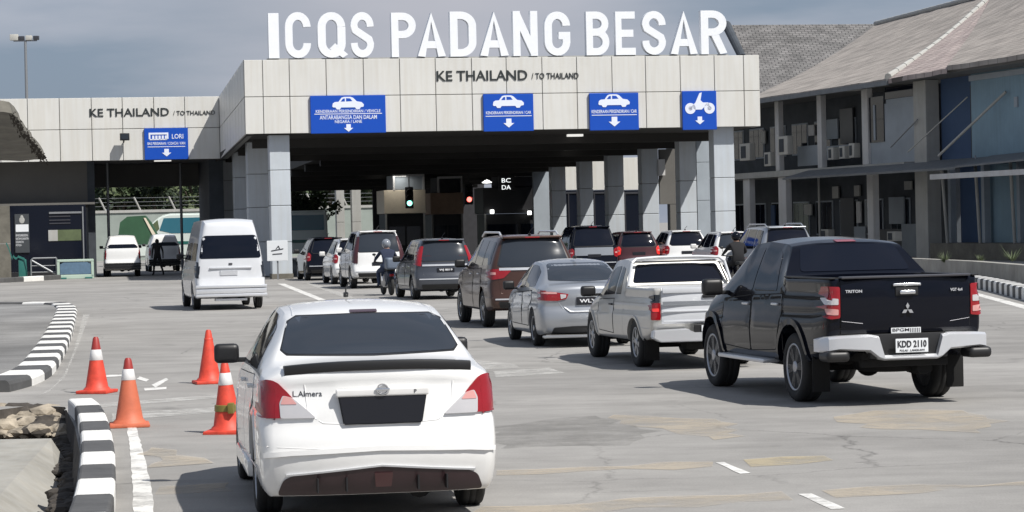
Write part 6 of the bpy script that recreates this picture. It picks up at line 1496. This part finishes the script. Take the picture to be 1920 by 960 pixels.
# air conditioners on the gallery
def aircon(x0, y0, x1, y1, k, label, white=True):
    a_, z1_ = H2(x0, y0, k); c_, _ = H2(x1, y0, k); _, z0_ = H2(x0, y1, k); W_ = max(.35, c_-a_); H_ = z1_-z0_
    r = empty('air_conditioner', fr=FR @ Matrix.Translation((a_, k, z0_)), label=label, cat='air conditioner', group='air conditioners on the office gallery')
    b = bmesh.new(); box(b, 0, W_, -.15, .2, 0, H_, .03); link('casing', b, 'aircon' if white else 'bldg_grey', r, smooth=45)
    b = bmesh.new(); box(b, W_*.15, W_*.62, -.17, -.151, H_*.15, H_*.85, .0); box(b, -.02, -.001, -.10, .12, H_*.2, H_*.8); link('fan_grille', b, 'bldg_dark', r)
aircon(1391, 270, 1410, 302, CY+.3, 'pale air conditioner nearest the hall pillar on the upper gallery')
aircon(1463, 256, 1481, 291, CY-.1, 'largest pale air conditioner hung beside the first upper gallery column')
aircon(1437, 286, 1449, 312, CY+.3, 'low pale air conditioner left of the first upper gallery column')
aircon(1557, 277, 1567, 300, CY+.3, 'left one of the three small air conditioners on the upper gallery')
aircon(1578, 274, 1588, 298, CY+.3, 'middle one of the three small air conditioners on the upper gallery')
aircon(1596, 269, 1606, 296, CY+.3, 'right one of the three small air conditioners on the upper gallery')
aircon(1542, 430, 1558, 446, CY+.4, 'low pale air conditioner at ground level just above the silver car roof')
aircon(1668, 434, 1684, 452, CY+.4, 'ground level air conditioner left of the corner column')
# concrete planter wall at the right
p0 = G(1640, 512); p1 = G(1720, 517); p2 = G(1935, 537)
def wallpath(pts, h, th, nm, m, label, cat):
    b = bmesh.new(); prev = None
    for i, p in enumerate(pts):
        d = (pts[min(i+1, len(pts)-1)]-pts[max(i-1, 0)]).normalized(); nn = Vector((-d.y, d.x, 0))*th/2
        r = [b.verts.new(q) for q in (p-nn, p+nn, p+nn+Vector((0, 0, h)), p-nn+Vector((0, 0, h)))]
        if prev:
            for k in range(4): b.faces.new((prev[k], prev[(k+1) % 4], r[(k+1) % 4], r[k]))
        else: b.faces.new(r)
        prev = r
    b.faces.new(prev); return setp(link(nm, b, m), label, cat)
wallpath([p0, p1, G(1830, 525), p2], .60, .35, 'planter_wall', 'concrete', 'low weathered concrete planter wall in front of the blue end of the office block', 'wall')
wallpath([G(1650, 524), G(1760, 531), G(1860, 540), G(1960, 552)], .16, .9, 'pavement_edge', 'concrete_dark', 'low dark concrete step between the planter wall and the striped kerb', 'step')
for (x, y, s_, lb) in ((1772, 484, .5, 'withered tuft at the left end of the planter'), (1838, 486, .35, 'small pale curled stem standing in the planter'), (1898, 488, .7, 'largest dry tuft in the planter at the right edge')):
    p = at(x, y, 84); b = bmesh.new()
    for k in range(70):
        a = random.random()*6.28; l_ = s_*random.uniform(.4, 1); t = Vector((math.cos(a)*l_*.7, math.sin(a)*l_*.7, l_*random.uniform(.3, 1))); w_ = Vector((-math.sin(a), math.cos(a), 0))*.02
        b.faces.new([b.verts.new(q) for q in (-w_, w_, t)])
    o = setp(link('dry_plant', b, 'leaf_pale', fix=False), lb, 'plant'); o.location = (p.x, p.y, .5)

# ------------------------------------------------------------ cones
def cone(x, y, hgt, label, body='cone_orange', band=(.60, .80), bandmat='cone_white', top='cone_orange', tilt=0, extra=None):
    g_ = G(x, y); r = empty('traffic_cone', (g_.x, g_.y, 0), label=label, cat='traffic cone', group='traffic cones')
    r.rotation_euler = (R(tilt), R(-tilt*.6), R(random.uniform(-20, 20)))
    R0_, R1_ = .155, .035; h0 = .045; f = lambda t: R0_+(R1_-R0_)*t; Z = lambda t: h0+(hgt-h0)*t
    b = bmesh.new(); pr = [(.185, h0-.005), (.17, h0+.02)]+[(f(t), Z(t)) for t in (.06, .2, .4, band[0])]+[(f(band[1]), Z(band[1])), (f(.97), Z(.97)), (f(1.0)-.01, Z(1.0)), (.015, Z(1.0)-.01)]
    lathe(b, pr, 'Z', 32); 
    for fc in b.faces: fc.material_index = 1 if fc.calc_center_median().z > Z(band[1]) else 0
    link('cone_body', b, [body, top], r, smooth=50)
    b = bmesh.new(); lathe(b, [(f(band[0])+.001, Z(band[0])), (f(band[0])+.004, Z(band[0])+.004), (f(band[1])+.004, Z(band[1])-.004), (f(band[1])+.001, Z(band[1]))], 'Z', 32); link('reflective_band', b, bandmat, r, smooth=50)
    b = bmesh.new(); box(b, -.215, .215, -.215, .215, .0, .045, .018); link('base', b, body, r, smooth=45)
    if extra:
        b = bmesh.new(); tz = .36*hgt; lathe(b, [(f(.3)+.006, tz-.035), (f(.3)+.012, tz-.03), (f(.34)+.012, tz+.03), (f(.34)+.005, tz+.035)], 'Z', 24); box(b, .05, .11, -f(.3)-.045, -f(.3)+.03, tz-.05, tz+.06, .01); link('clamp', b, 'brass', r, smooth=45)
    return r
cone(182, 737, .74, 'orange cone with clean white band and dark red tip, farthest left near the island kerb', band=(.56, .76), top='cone_dark')
cone(243, 800, .745, 'faded orange cone with scuffed dark tip standing over the white line', body='cone_old', band=(.66, .83), top='cone_dark')
cone(393, 719, .74, 'plain bright red cone behind the others, left of the white sedan mirror', band=(.80, .84), bandmat='cone_orange')
cone(428, 812, .74, 'orange cone with white top band and brass clamp, touching the white sedan side', band=(.66, .84), extra=True, tilt=2)

# ------------------------------------------------------------ notice board by the pillar
p = G(523, 524); r = empty('notice_board', (p.x, p.y-.4, 0), R(4), label='white board with a black sketch mark on a short post before the cladded pillar', cat='notice')
s_ = 4800/(p.y-.4)
zb_ = at(523, 489, p.y-.4).z; zt_ = at(523, 451, p.y-.4).z
b = bmesh.new(); box(b, -.43, .43, -.03, .03, zb_, zt_, .01); link('board', b, 'plate_white', r)
b = bmesh.new(); box(b, -.035, .035, .03, .08, 0, zb_+.3); link('post', b, 'metal_grey', r)
b = bmesh.new(); box(b, -.36, .36, -.5, .3, 0, .03); b2 = bmesh.new()
for (xa, za, xb, zb2) in ((-.25, .42, .25, .50), (-.05, .5, .05, .62), (.05, .62, .1, .5), (-.2, .28, .2, .30)): cyl(b2, (xa, -.035, zb_+za), (xb, -.035, zb_+zb2), .018, n=6)
link('mark', b2, 'ink', r); b.free()

# ------------------------------------------------------------ things round the dark booth on the left
def FW(x, y, v): u, z = hit(FB, x, y, v); return u, z
v = WL-1.0
u0, _ = FW(107, 500, v); u1, _ = FW(176, 500, v); _, zt_ = FW(140, 486, v); H_ = zt_
r = empty('barrier', fr=FB @ Matrix.Translation((u0, v, 0)), label='pale green framed barrier with blue panel beside the dark booth', cat='barrier')
W_ = u1-u0
b = bmesh.new()
box(b, 0, W_, 0, .12, H_-.12, H_, .03); box(b, 0, .12, 0, .12, .1, H_-.12); box(b, W_-.12, W_, 0, .12, .1, H_-.12); box(b, 0, W_, 0, .12, .0, .2, .03); link('frame', b, 'pale_green', r)
b = bmesh.new(); prism(b, [(.14, .22), (W_-.14, .22), (W_-.14, H_*.75), (W_-.32, H_-.14), (.32, H_-.14), (.14, H_*.75)], .03, .09); link('panel', b, 'barrier_blue', r)
b = bmesh.new(); box(b, W_*.05, W_*.25, -.3, .4, 0, .08, .02); box(b, W_*.75, W_*.95, -.3, .4, 0, .08, .02); link('feet', b, 'teal', r)
u0, _ = FW(58, 500, v+.3); u1, _ = FW(106, 500, v+.3); _, zt_ = FW(80, 484, v+.3)
r = empty('railing', fr=FB @ Matrix.Translation((u0, v+.3, 0)), label='grey metal railing with one diagonal bar before the booth glass', cat='railing')
W_ = u1-u0
b = bmesh.new(); tube(b, [(0, 0, .2), (0, 0, zt_-.1), (.1, 0, zt_), (W_, 0, zt_)], .04); tube(b, [(W_, 0, zt_), (W_, 0, .2)], .04); link('outer_frame', b, 'metal_grey', r, smooth=50)
b = bmesh.new(); tube(b, [(.05, 0, zt_-.1), (W_-.05, 0, .25)], .045); link('diagonal', b, 'metal_grey', r)
for k in (.35, .65): b = bmesh.new(); tube(b, [(0, .02, zt_*k), (W_, .02, zt_*k)], .02); link('rail', b, 'metal_grey', r)
# teal curved bin
u0, _ = FW(30, 500, v+.2); u1, zt_ = FW(52, 476, v+.2); W_ = u1-u0
r = empty('slide_chute', fr=FB @ Matrix.Translation((u0, v+.2, 0)), label='glossy teal curved chute leaning at the left end of the dark booth', cat='chute')
_, ztop = FW(14, 450, v+.2)
b = bmesh.new(); prof = []
for i in range(13):
    t = i/12; prof.append((W_*(-.75+.95*t**.8)+.0, ztop*(1-t)**1.0*.55+zt_*.62*(1-t)+.0*t if t < .5 else zt_*(1.18-.18*t) if False else ztop*(1-t)**1.6+zt_*.95*t))
path = prof+[(W_*.72, zt_*.85), (W_*.9, zt_*.5), (W_*.92, 0)]
pr_in = [(a-.02, c-.10) for a, c in path]; prev = None
for (a, c), (a2, c2) in zip(path, pr_in):
    q = [b.verts.new(p) for p in ((a, -.25, c), (a, .25, c), (a2, .25, c2 if c2 > 0 else 0), (a2, -.25, c2 if c2 > 0 else 0))]
    if prev:
        for k in range(4): b.faces.new((prev[k], prev[(k+1) % 4], q[(k+1) % 4], q[k]))
    prev = q
link('chute', b, 'teal', r, smooth=50)
b = bmesh.new(); box(b, W_*.2, W_*.88, -.2, .2, 0, zt_*.8, .05); link('base', b, 'teal', r, smooth=45)

# ------------------------------------------------------------ low dark roof corner at the upper left
q0, q1, q2, q3 = at(-160, 206, 46), at(24, 213, 46), at(85, 299, 60), at(-160, 310, 60)
r = empty('guard_shelter', (q2.x-4, q2.y-3, 0), label='dark thatched shelter roof corner poking in at the upper left edge', cat='shelter'); lo = Vector(r.location)
b = bmesh.new(); A_ = [b.verts.new(p-lo) for p in (q0, q1, q2, q3)]; b.faces.new(A_); bmesh.ops.subdivide_edges(b, edges=b.edges, cuts=10, use_grid_fill=True)
for v_ in b.verts: v_.co += Vector((random.uniform(-.03, .03), 0, random.uniform(-.03, .03)))
ret = bmesh.ops.extrude_face_region(b, geom=b.faces[:])
for v_ in [g for g in ret['geom'] if isinstance(g, bmesh.types.BMVert)]: v_.co += Vector((-.1, .25, .22))
link('roof', b, 'concrete_dark', r)
b = bmesh.new(); w0 = q1-lo; w1 = q2-lo
for k in range(260):
    t = random.random(); p = w0.lerp(w1, t)+Vector((random.uniform(-.12, .02), random.uniform(-.05, .25), random.uniform(-.12, .05))); s_ = random.uniform(.02, .06)
    b.faces.new([b.verts.new(p+Vector(c)) for c in ((0, 0, s_*.4), (s_, 0, -s_*.3), (0, s_, -s_))])
setp(link('thatch_edge', b, 'soil', r, fix=False), kind='stuff')
for (dx, dy) in ((-.6, .8), (-4, .8)): b = bmesh.new(); box(b, 3.4+dx-.1, 3.4+dx+.1, dy-.1, dy+.1, 0, 3.9) if dx < -1 else None; (link('post', b, 'concrete_dark', r) if dx < -1 else b.free())

# ------------------------------------------------------------ trees and far things seen through the hall
def leafmesh(nm, rx, rz, n, size, mi=('leaf', 'leaf_dark', 'leaf_pale')):
    b = bmesh.new(); cl = [(Vector((random.gauss(0, .5)*rx, random.gauss(0, .5)*rx, random.uniform(-.7, .9)*rz)), random.uniform(.22, .5)*rx, random.choice((0, 0, 1, 2))) for _ in range(22)]
    for k in range(n):
        c, rr_, m_ = random.choice(cl); d = Vector((random.gauss(0, 1), random.gauss(0, 1), random.gauss(0, 1))).normalized()*rr_*random.random()**.4; p = c+d
        u_ = Vector((random.gauss(0, 1), random.gauss(0, 1), random.gauss(0, 1))).normalized()*size*random.uniform(.5, 1.2); w_ = u_.orthogonal().normalized()*size*.5
        f = b.faces.new([b.verts.new(q) for q in (p-u_*.5, p+w_*.5, p+u_*.5, p-w_*.5)]); f.material_index = m_
    me = bpy.data.meshes.new(nm); b.to_mesh(me); b.free()
    for k in mi: me.materials.append(M[k])
    return me
crowns = [leafmesh('crown', 3.6, 2.6, 2600, .55) for _ in range(3)]
tb = bmesh.new(); cyl(tb, (0, 0, 0), (.2, 0, 3), .28, .2); cyl(tb, (.2, 0, 3), (-.3, .3, 6), .2, .1); cyl(tb, (.2, 0, 3), (1.4, 0, 5.6), .14, .06); cyl(tb, (.1, 0, 2.8), (-1.5, .3, 5.2), .13, .05)
tme = bpy.data.meshes.new('trunk'); tb.to_mesh(tme); tb.free(); tme.materials.append(M['bark'])
spots = [(150, 206), (185, 212), (222, 204), (258, 214), (292, 205), (330, 211), (366, 203), (400, 213), (560, 205), (590, 212), (622, 204), (655, 213), (690, 206), (575, 178)]
names = ['leftmost dark tree of the row beyond the side bay', 'second tree from the left beyond the side bay, above the fence wall', 'third tree from the left beyond the side bay', 'fourth tree beyond the side bay, over the green canvas stall', 'fifth tree beyond the side bay, above the parked vans', 'sixth tree beyond the side bay, over the coach', 'seventh tree beyond the side bay, over the coach tail', 'rightmost tree of the row seen through the side bay', 'leftmost tree seen through the far mouth of the hall', 'second tree seen through the far mouth of the hall', 'third tree seen through the far mouth, left of the pale posts', 'fourth tree seen through the far mouth, behind the pale posts', 'rightmost tree seen through the far mouth of the hall', 'short pale-lit bush tree behind the black car at the hall mouth']
for i, ((x, Y), lb) in enumerate(zip(spots, names)):
    p = at(x, 430, Y); r = empty('broadleaf_tree', (p.x, p.y, 0), random.random()*6, label=lb, cat='tree', group='trees beyond the checkpoint')
    s_ = random.uniform(1.0, 1.25) if i < 13 else .55; r.scale = (s_, s_, s_)
    c = bpy.data.objects.new('crown', crowns[i % 3]); COL.objects.link(c); c.parent = r; c.location = (0, 0, 5.6)
    t_ = bpy.data.objects.new('trunk', tme); COL.objects.link(t_); t_.parent = r
# boundary wall with posts
pa = at(120, 436, 192); pb = at(760, 425, 196)
r = empty('boundary_wall', ((pa.x), pa.y, 0), math.atan2(pb.y-pa.y, pb.x-pa.x), label='long pale green concrete boundary wall topped with raked posts', cat='wall'); Lw = (pb-pa).length
b = bmesh.new(); box(b, 0, Lw, 0, .3, 0, 3.6); link('wall', b, 'wall_green', r)
b = bmesh.new(); box(b, 0, Lw, -.1, .4, 3.6, 3.8); link('coping', b, 'pale_grey', r)
k = 0; x = .5
while x < Lw: b = bmesh.new(); cyl(b, (x, .1, 3.8), (x-.45, -.1, 4.75), .07); link('post', b, 'pale_grey', r); x += 2.6
b = bmesh.new()
for z in (4.1, 4.4, 4.7): tube(b, [(0, 0, z), (Lw, 0, z)], .015, 5)
link('wire', b, 'metal_grey', r)
# coach
p = at(300, 480, 168); r = empty('coach', (p.x-.0, p.y, 0), R(8), label='white and teal coach parked across the far side of the bay', cat='coach')
b = bmesh.new(); prism(b, [(-1.9, .45), (-1.6, 1.3), (-.6, 2.6), (.1, 3.15), (.6, 3.3), (11, 3.3), (11.1, .45)], 0, 2.5); bmesh.ops.bevel(b, geom=b.edges[:], offset=.12, segments=3, affect='EDGES'); link('body', b, 'bus_white', r, smooth=40)
b = bmesh.new(); prism(b, [(.0, 2.2), (.3, 3.0), (10.8, 3.0), (10.8, 2.0), (.8, 2.0)], -.02, .02); link('window_band', b, 'bus_teal', r)
b = bmesh.new(); prism(b, [(-1.35, 1.55), (-.55, 2.5), (-.1, 2.9), (.0, 2.3), (-.6, 1.7)], -.02, .02); link('windscreen', b, 'leaf_pale', r)
b = bmesh.new(); prism(b, [(-1.6, 1.32), (11, 1.15), (11, 1.35), (-1.5, 1.5)], -.03, .02); link('stripe', b, 'teal', r)
for x in (.9, 7.8): b = bmesh.new(); lathe(b, [(.0001, -.05), (.35, -.05), (.5, -.02), (.5, .3)], 'Y', c=(x, 0, .5)); link('wheel', b, 'rubber', r, smooth=50)
# green canvas stall
p = at(252, 470, 160); r = empty('canvas_stall', (p.x, p.y, 0), R(6), label='green canvas stall with pitched flap between the vans and the coach', cat='stall')
b = bmesh.new(); prism(b, [(-1.05, 1.4), (-.85, 2.75), (-.4, 3.1), (.7, 3.15), (1.05, 2.7), (1.75, 1.25), (.7, 1.35)], 0, 2.4); link('canopy', b, 'green_sheet', r)
b = bmesh.new(); prism(b, [(.62, 3.0), (.75, 3.0), (1.72, 1.3), (1.45, 1.3)], -.05, 0); link('pale_stripe', b, 'beige', r)
for x in (-.95, .9): b = bmesh.new(); box(b, x-.05, x+.05, .1, .2, 0, 2.0); link('leg', b, 'metal_grey', r)
tall_van('white van with green tailgate trim at the mouth of the side bay', (196, 519), 10, L=4.6, W=1.75, H=2.0, paint='white_paint', detail=False, cap=1, wbase=2.6)
tall_van('smaller white van behind the dark pedestrian in the side bay', (278, 509.5), 11, L=4.6, W=1.7, H=2.0, paint='white_paint', detail=False, cap=1, wbase=2.6, glass='glass_grey')

# ------------------------------------------------------------ people
def person(name, label, joints, edges, groups, mats_, loc, rz, parent=None, cat='person', head=None, headmat='skin', hair='cloth_black', helmet=None):
    """one skinned body; joints: name -> (x,y,z,r); groups: name -> material index"""
    me = bpy.data.meshes.new('person'); names_ = list(joints); me.from_pydata([joints[n][:3] for n in names_], [(names_.index(a), names_.index(c)) for a, c in edges], [])
    o = bpy.data.objects.new(name, me); COL.objects.link(o); md = o.modifiers.new('s', 'SKIN')
    for i, n in enumerate(names_): rr_ = joints[n][3]; me.skin_vertices[0].data[i].radius = (rr_, rr_)
    me.skin_vertices[0].data[names_.index('pelvis')].use_root = True
    md.use_smooth_shade = True; m2 = o.modifiers.new('u', 'SUBSURF'); m2.levels = 2; m2.render_levels = 2
    dg = bpy.context.evaluated_depsgraph_get(); dg.update(); nm = bpy.data.meshes.new_from_object(o.evaluated_get(dg)); o.modifiers.clear(); o.data = nm
    J = {n: Vector(joints[n][:3]) for n in names_}
    for m_ in mats_: nm.materials.append(M[m_])
    for f in nm.polygons:
        c = Vector(f.center); best = min(names_, key=lambda n: (c-J[n]).length-joints[n][3]); f.material_index = groups.get(best, 0); f.use_smooth = True
    o.location = loc; o.rotation_euler = (0, 0, rz); setp(o, label, cat)
    hd = J['head']
    if helmet:
        b = bmesh.new(); ell(b, hd+Vector((0, -.01, .04)), .14, .165, .15); box(b, hd.x-.10, hd.x+.10, hd.y+.05, hd.y+.16, hd.z-.06, hd.z+.05, .04); link('helmet', b, helmet, o, smooth=60)
    else:
        b = bmesh.new(); ell(b, hd+Vector((0, -.015, .03)), .098, .115, .12); link('hair', b, hair, o, smooth=60)
    return o
def limbs(P):
    E = [('pelvis', 'belly'), ('belly', 'chest'), ('chest', 'neck'), ('neck', 'head')]
    for s_ in 'lr':
        E += [('chest', s_+'sh'), (s_+'sh', s_+'el'), (s_+'el', s_+'wr'), (s_+'wr', s_+'ha'), ('pelvis', s_+'hip'), (s_+'hip', s_+'kn'), (s_+'kn', s_+'an'), (s_+'an', s_+'to')]
    return E
GR = {'pelvis': 1, 'belly': 0, 'chest': 0, 'neck': 2, 'head': 2, 'lsh': 0, 'rsh': 0, 'lel': 0, 'rel': 0, 'lwr': 0, 'rwr': 0, 'lha': 2, 'rha': 2, 'lhip': 1, 'rhip': 1, 'lkn': 1, 'rkn': 1, 'lan': 1, 'ran': 1, 'lto': 3, 'rto': 3}
WALK = dict(pelvis=(0, 0, .96, .13), belly=(0, 0, 1.12, .125), chest=(0, 0, 1.34, .14), neck=(0, .01, 1.50, .055), head=(0, .02, 1.62, .095), lsh=(-.19, 0, 1.42, .06), lel=(-.25, -.03, 1.14, .045), lwr=(-.24, .10, .92, .03), lha=(-.23, .14, .84, .035), rsh=(.19, 0, 1.42, .06), rel=(.26, -.06, 1.15, .045), rwr=(.27, -.02, .90, .03), rha=(.27, .0, .82, .035),
    lhip=(-.10, 0, .90, .10), lkn=(-.15, .10, .50, .065), lan=(-.20, .02, .10, .045), lto=(-.22, .18, .04, .04), rhip=(.10, 0, .90, .10), rkn=(.16, .0, .50, .065), ran=(.24, -.18, .12, .045), rto=(.26, -.04, .04, .04))
g_ = G(296, 516.5); person('person', 'person painted as a black silhouette, walking with legs apart at the side bay', WALK, limbs(0), GR, ['cloth_black', 'cloth_black', 'cloth_black', 'cloth_black'], (g_.x, g_.y, 0), R(20))  # head and hands black too: shade of the silhouette put into the colour
STAND = dict(WALK); STAND.update(lkn=(-.11, .02, .5, .065), lan=(-.12, 0, .1, .045), lto=(-.13, .15, .04, .04), rkn=(.11, .02, .5, .065), ran=(.12, 0, .1, .045), rto=(.13, .15, .04, .04), lel=(-.27, .06, 1.18, .045), lwr=(-.16, .26, 1.22, .03), lha=(-.12, .31, 1.24, .035))
p = at(1203, 500, 103); person('person', 'person in black standing between the maroon car and the white compact', STAND, limbs(0), GR, ['cloth_black', 'cloth_black', 'skin', 'cloth_black'], (p.x, p.y, 0), R(75))
SIT = dict(pelvis=(0, -.12, .86, .15), belly=(0, -.08, 1.02, .135), chest=(0, .04, 1.26, .15), neck=(0, .10, 1.42, .06), head=(0, .14, 1.54, .095), lsh=(-.20, .04, 1.33, .065), lel=(-.33, .20, 1.12, .05), lwr=(-.31, .44, 1.06, .035), lha=(-.30, .52, 1.05, .038), rsh=(.20, .04, 1.33, .065), rel=(.33, .20, 1.12, .05), rwr=(.31, .44, 1.06, .035), rha=(.30, .52, 1.05, .038),
    lhip=(-.13, -.06, .82, .11), lkn=(-.23, .36, .72, .075), lan=(-.24, .22, .34, .05), lto=(-.25, .36, .29, .045), rhip=(.13, -.06, .82, .11), rkn=(.23, .36, .72, .075), ran=(.24, .22, .34, .05), rto=(.25, .36, .29, .045))
def scooter(loc, rz, label, paint='case_grey', boxm=None):
    r = empty('scooter', loc, rz, label=label, cat='motorcycle', group='motorcycles in the queue')
    b = bmesh.new(); prism(b, [(-.62, .62), (-.50, .78), (.05, .74), (.18, .50), (.42, .36), (.50, .62), (.60, .98), (.70, .98), (.66, .45), (.50, .24), (-.05, .24), (-.35, .40)], -.11, .11, 'YZ'); bmesh.ops.bevel(b, geom=b.edges[:], offset=.04, segments=3, affect='EDGES'); link('body', b, paint, r, smooth=50)
    b = bmesh.new(); box(b, -.13, .13, -.58, .10, .74, .84, .04); link('seat', b, 'rubber', r, smooth=50)
    for y in (-.52, .72):
        b = bmesh.new(); lathe(b, [(.17, -.05), (.26, -.055), (.29, -.03), (.295, 0), (.29, .03), (.26, .055), (.17, .05)], 'X', c=(0, 0, 0)); lathe(b, [(.0001, -.03), (.17, -.03), (.17, .03), (.0001, .03)], 'X', n=20, mi=1); link('wheel', b, ['rubber', 'alloy_dark'], r, smooth=45, loc=(0, y, .295))
    b = bmesh.new(); tube(b, [(-.34, .50, 1.02), (-.12, .62, 1.0), (.12, .62, 1.0), (.34, .50, 1.02)], .018); tube(b, [(0, .60, .98), (0, .72, .30)], .035); link('handlebar', b, 'trim_black', r, smooth=50)
    for sx in (-1, 1): b = bmesh.new(); cyl(b, (sx*.25, .58, 1.02), (sx*.30, .56, 1.22), .008); ell(b, (sx*.31, .55, 1.25), .06, .015, .04); link('wing_mirror', b, 'trim_black', r)
    b = bmesh.new(); box(b, -.07, .07, -.66, -.58, .58, .66, .02); link('tail_light', b, 'red_lens', r); b = bmesh.new(); box(b, -.09, .09, -.70, -.69, .40, .52); link('number_plate', b, 'plate_black', r)
    b = bmesh.new(); cyl(b, (.15, -.75, .34), (.15, -.15, .28), .055, .035); link('exhaust', b, 'alloy_dark', r, smooth=50)
    if boxm: b = bmesh.new(); box(b, -.22, .22, -.98, -.56, .80, 1.16, .08, seg=4); link('top_box', b, boxm, r, smooth=50)
    return r
def ride(x, y, yaw, lb_s, lb_p, mats_, paint, boxm, helmet):
    g_ = G(x, y); scooter((g_.x, g_.y, 0), R(yaw), lb_s, paint, boxm)
    person('person', lb_p, SIT, limbs(0), GR, mats_, (g_.x, g_.y, 0), R(yaw), helmet=helmet)
ride(728, 553, 14, 'slate blue scooter with grey top box right behind the white off-road car', 'rider in navy jacket and jeans on the slate blue scooter', ['cloth_navy', 'denim', 'skin', 'cloth_black'], 'dark_blue_paint', 'case_grey', 'helmet_grey')
ride(1384, 543, 12, 'black scooter beside the left flank of the silver off-road car', 'rider in black jacket and black helmet beside the silver off-road car', ['cloth_black', 'cloth_black', 'skin', 'cloth_black'], 'black_paint', None, 'black_paint')
# suitcase-like grey case beside the scooter
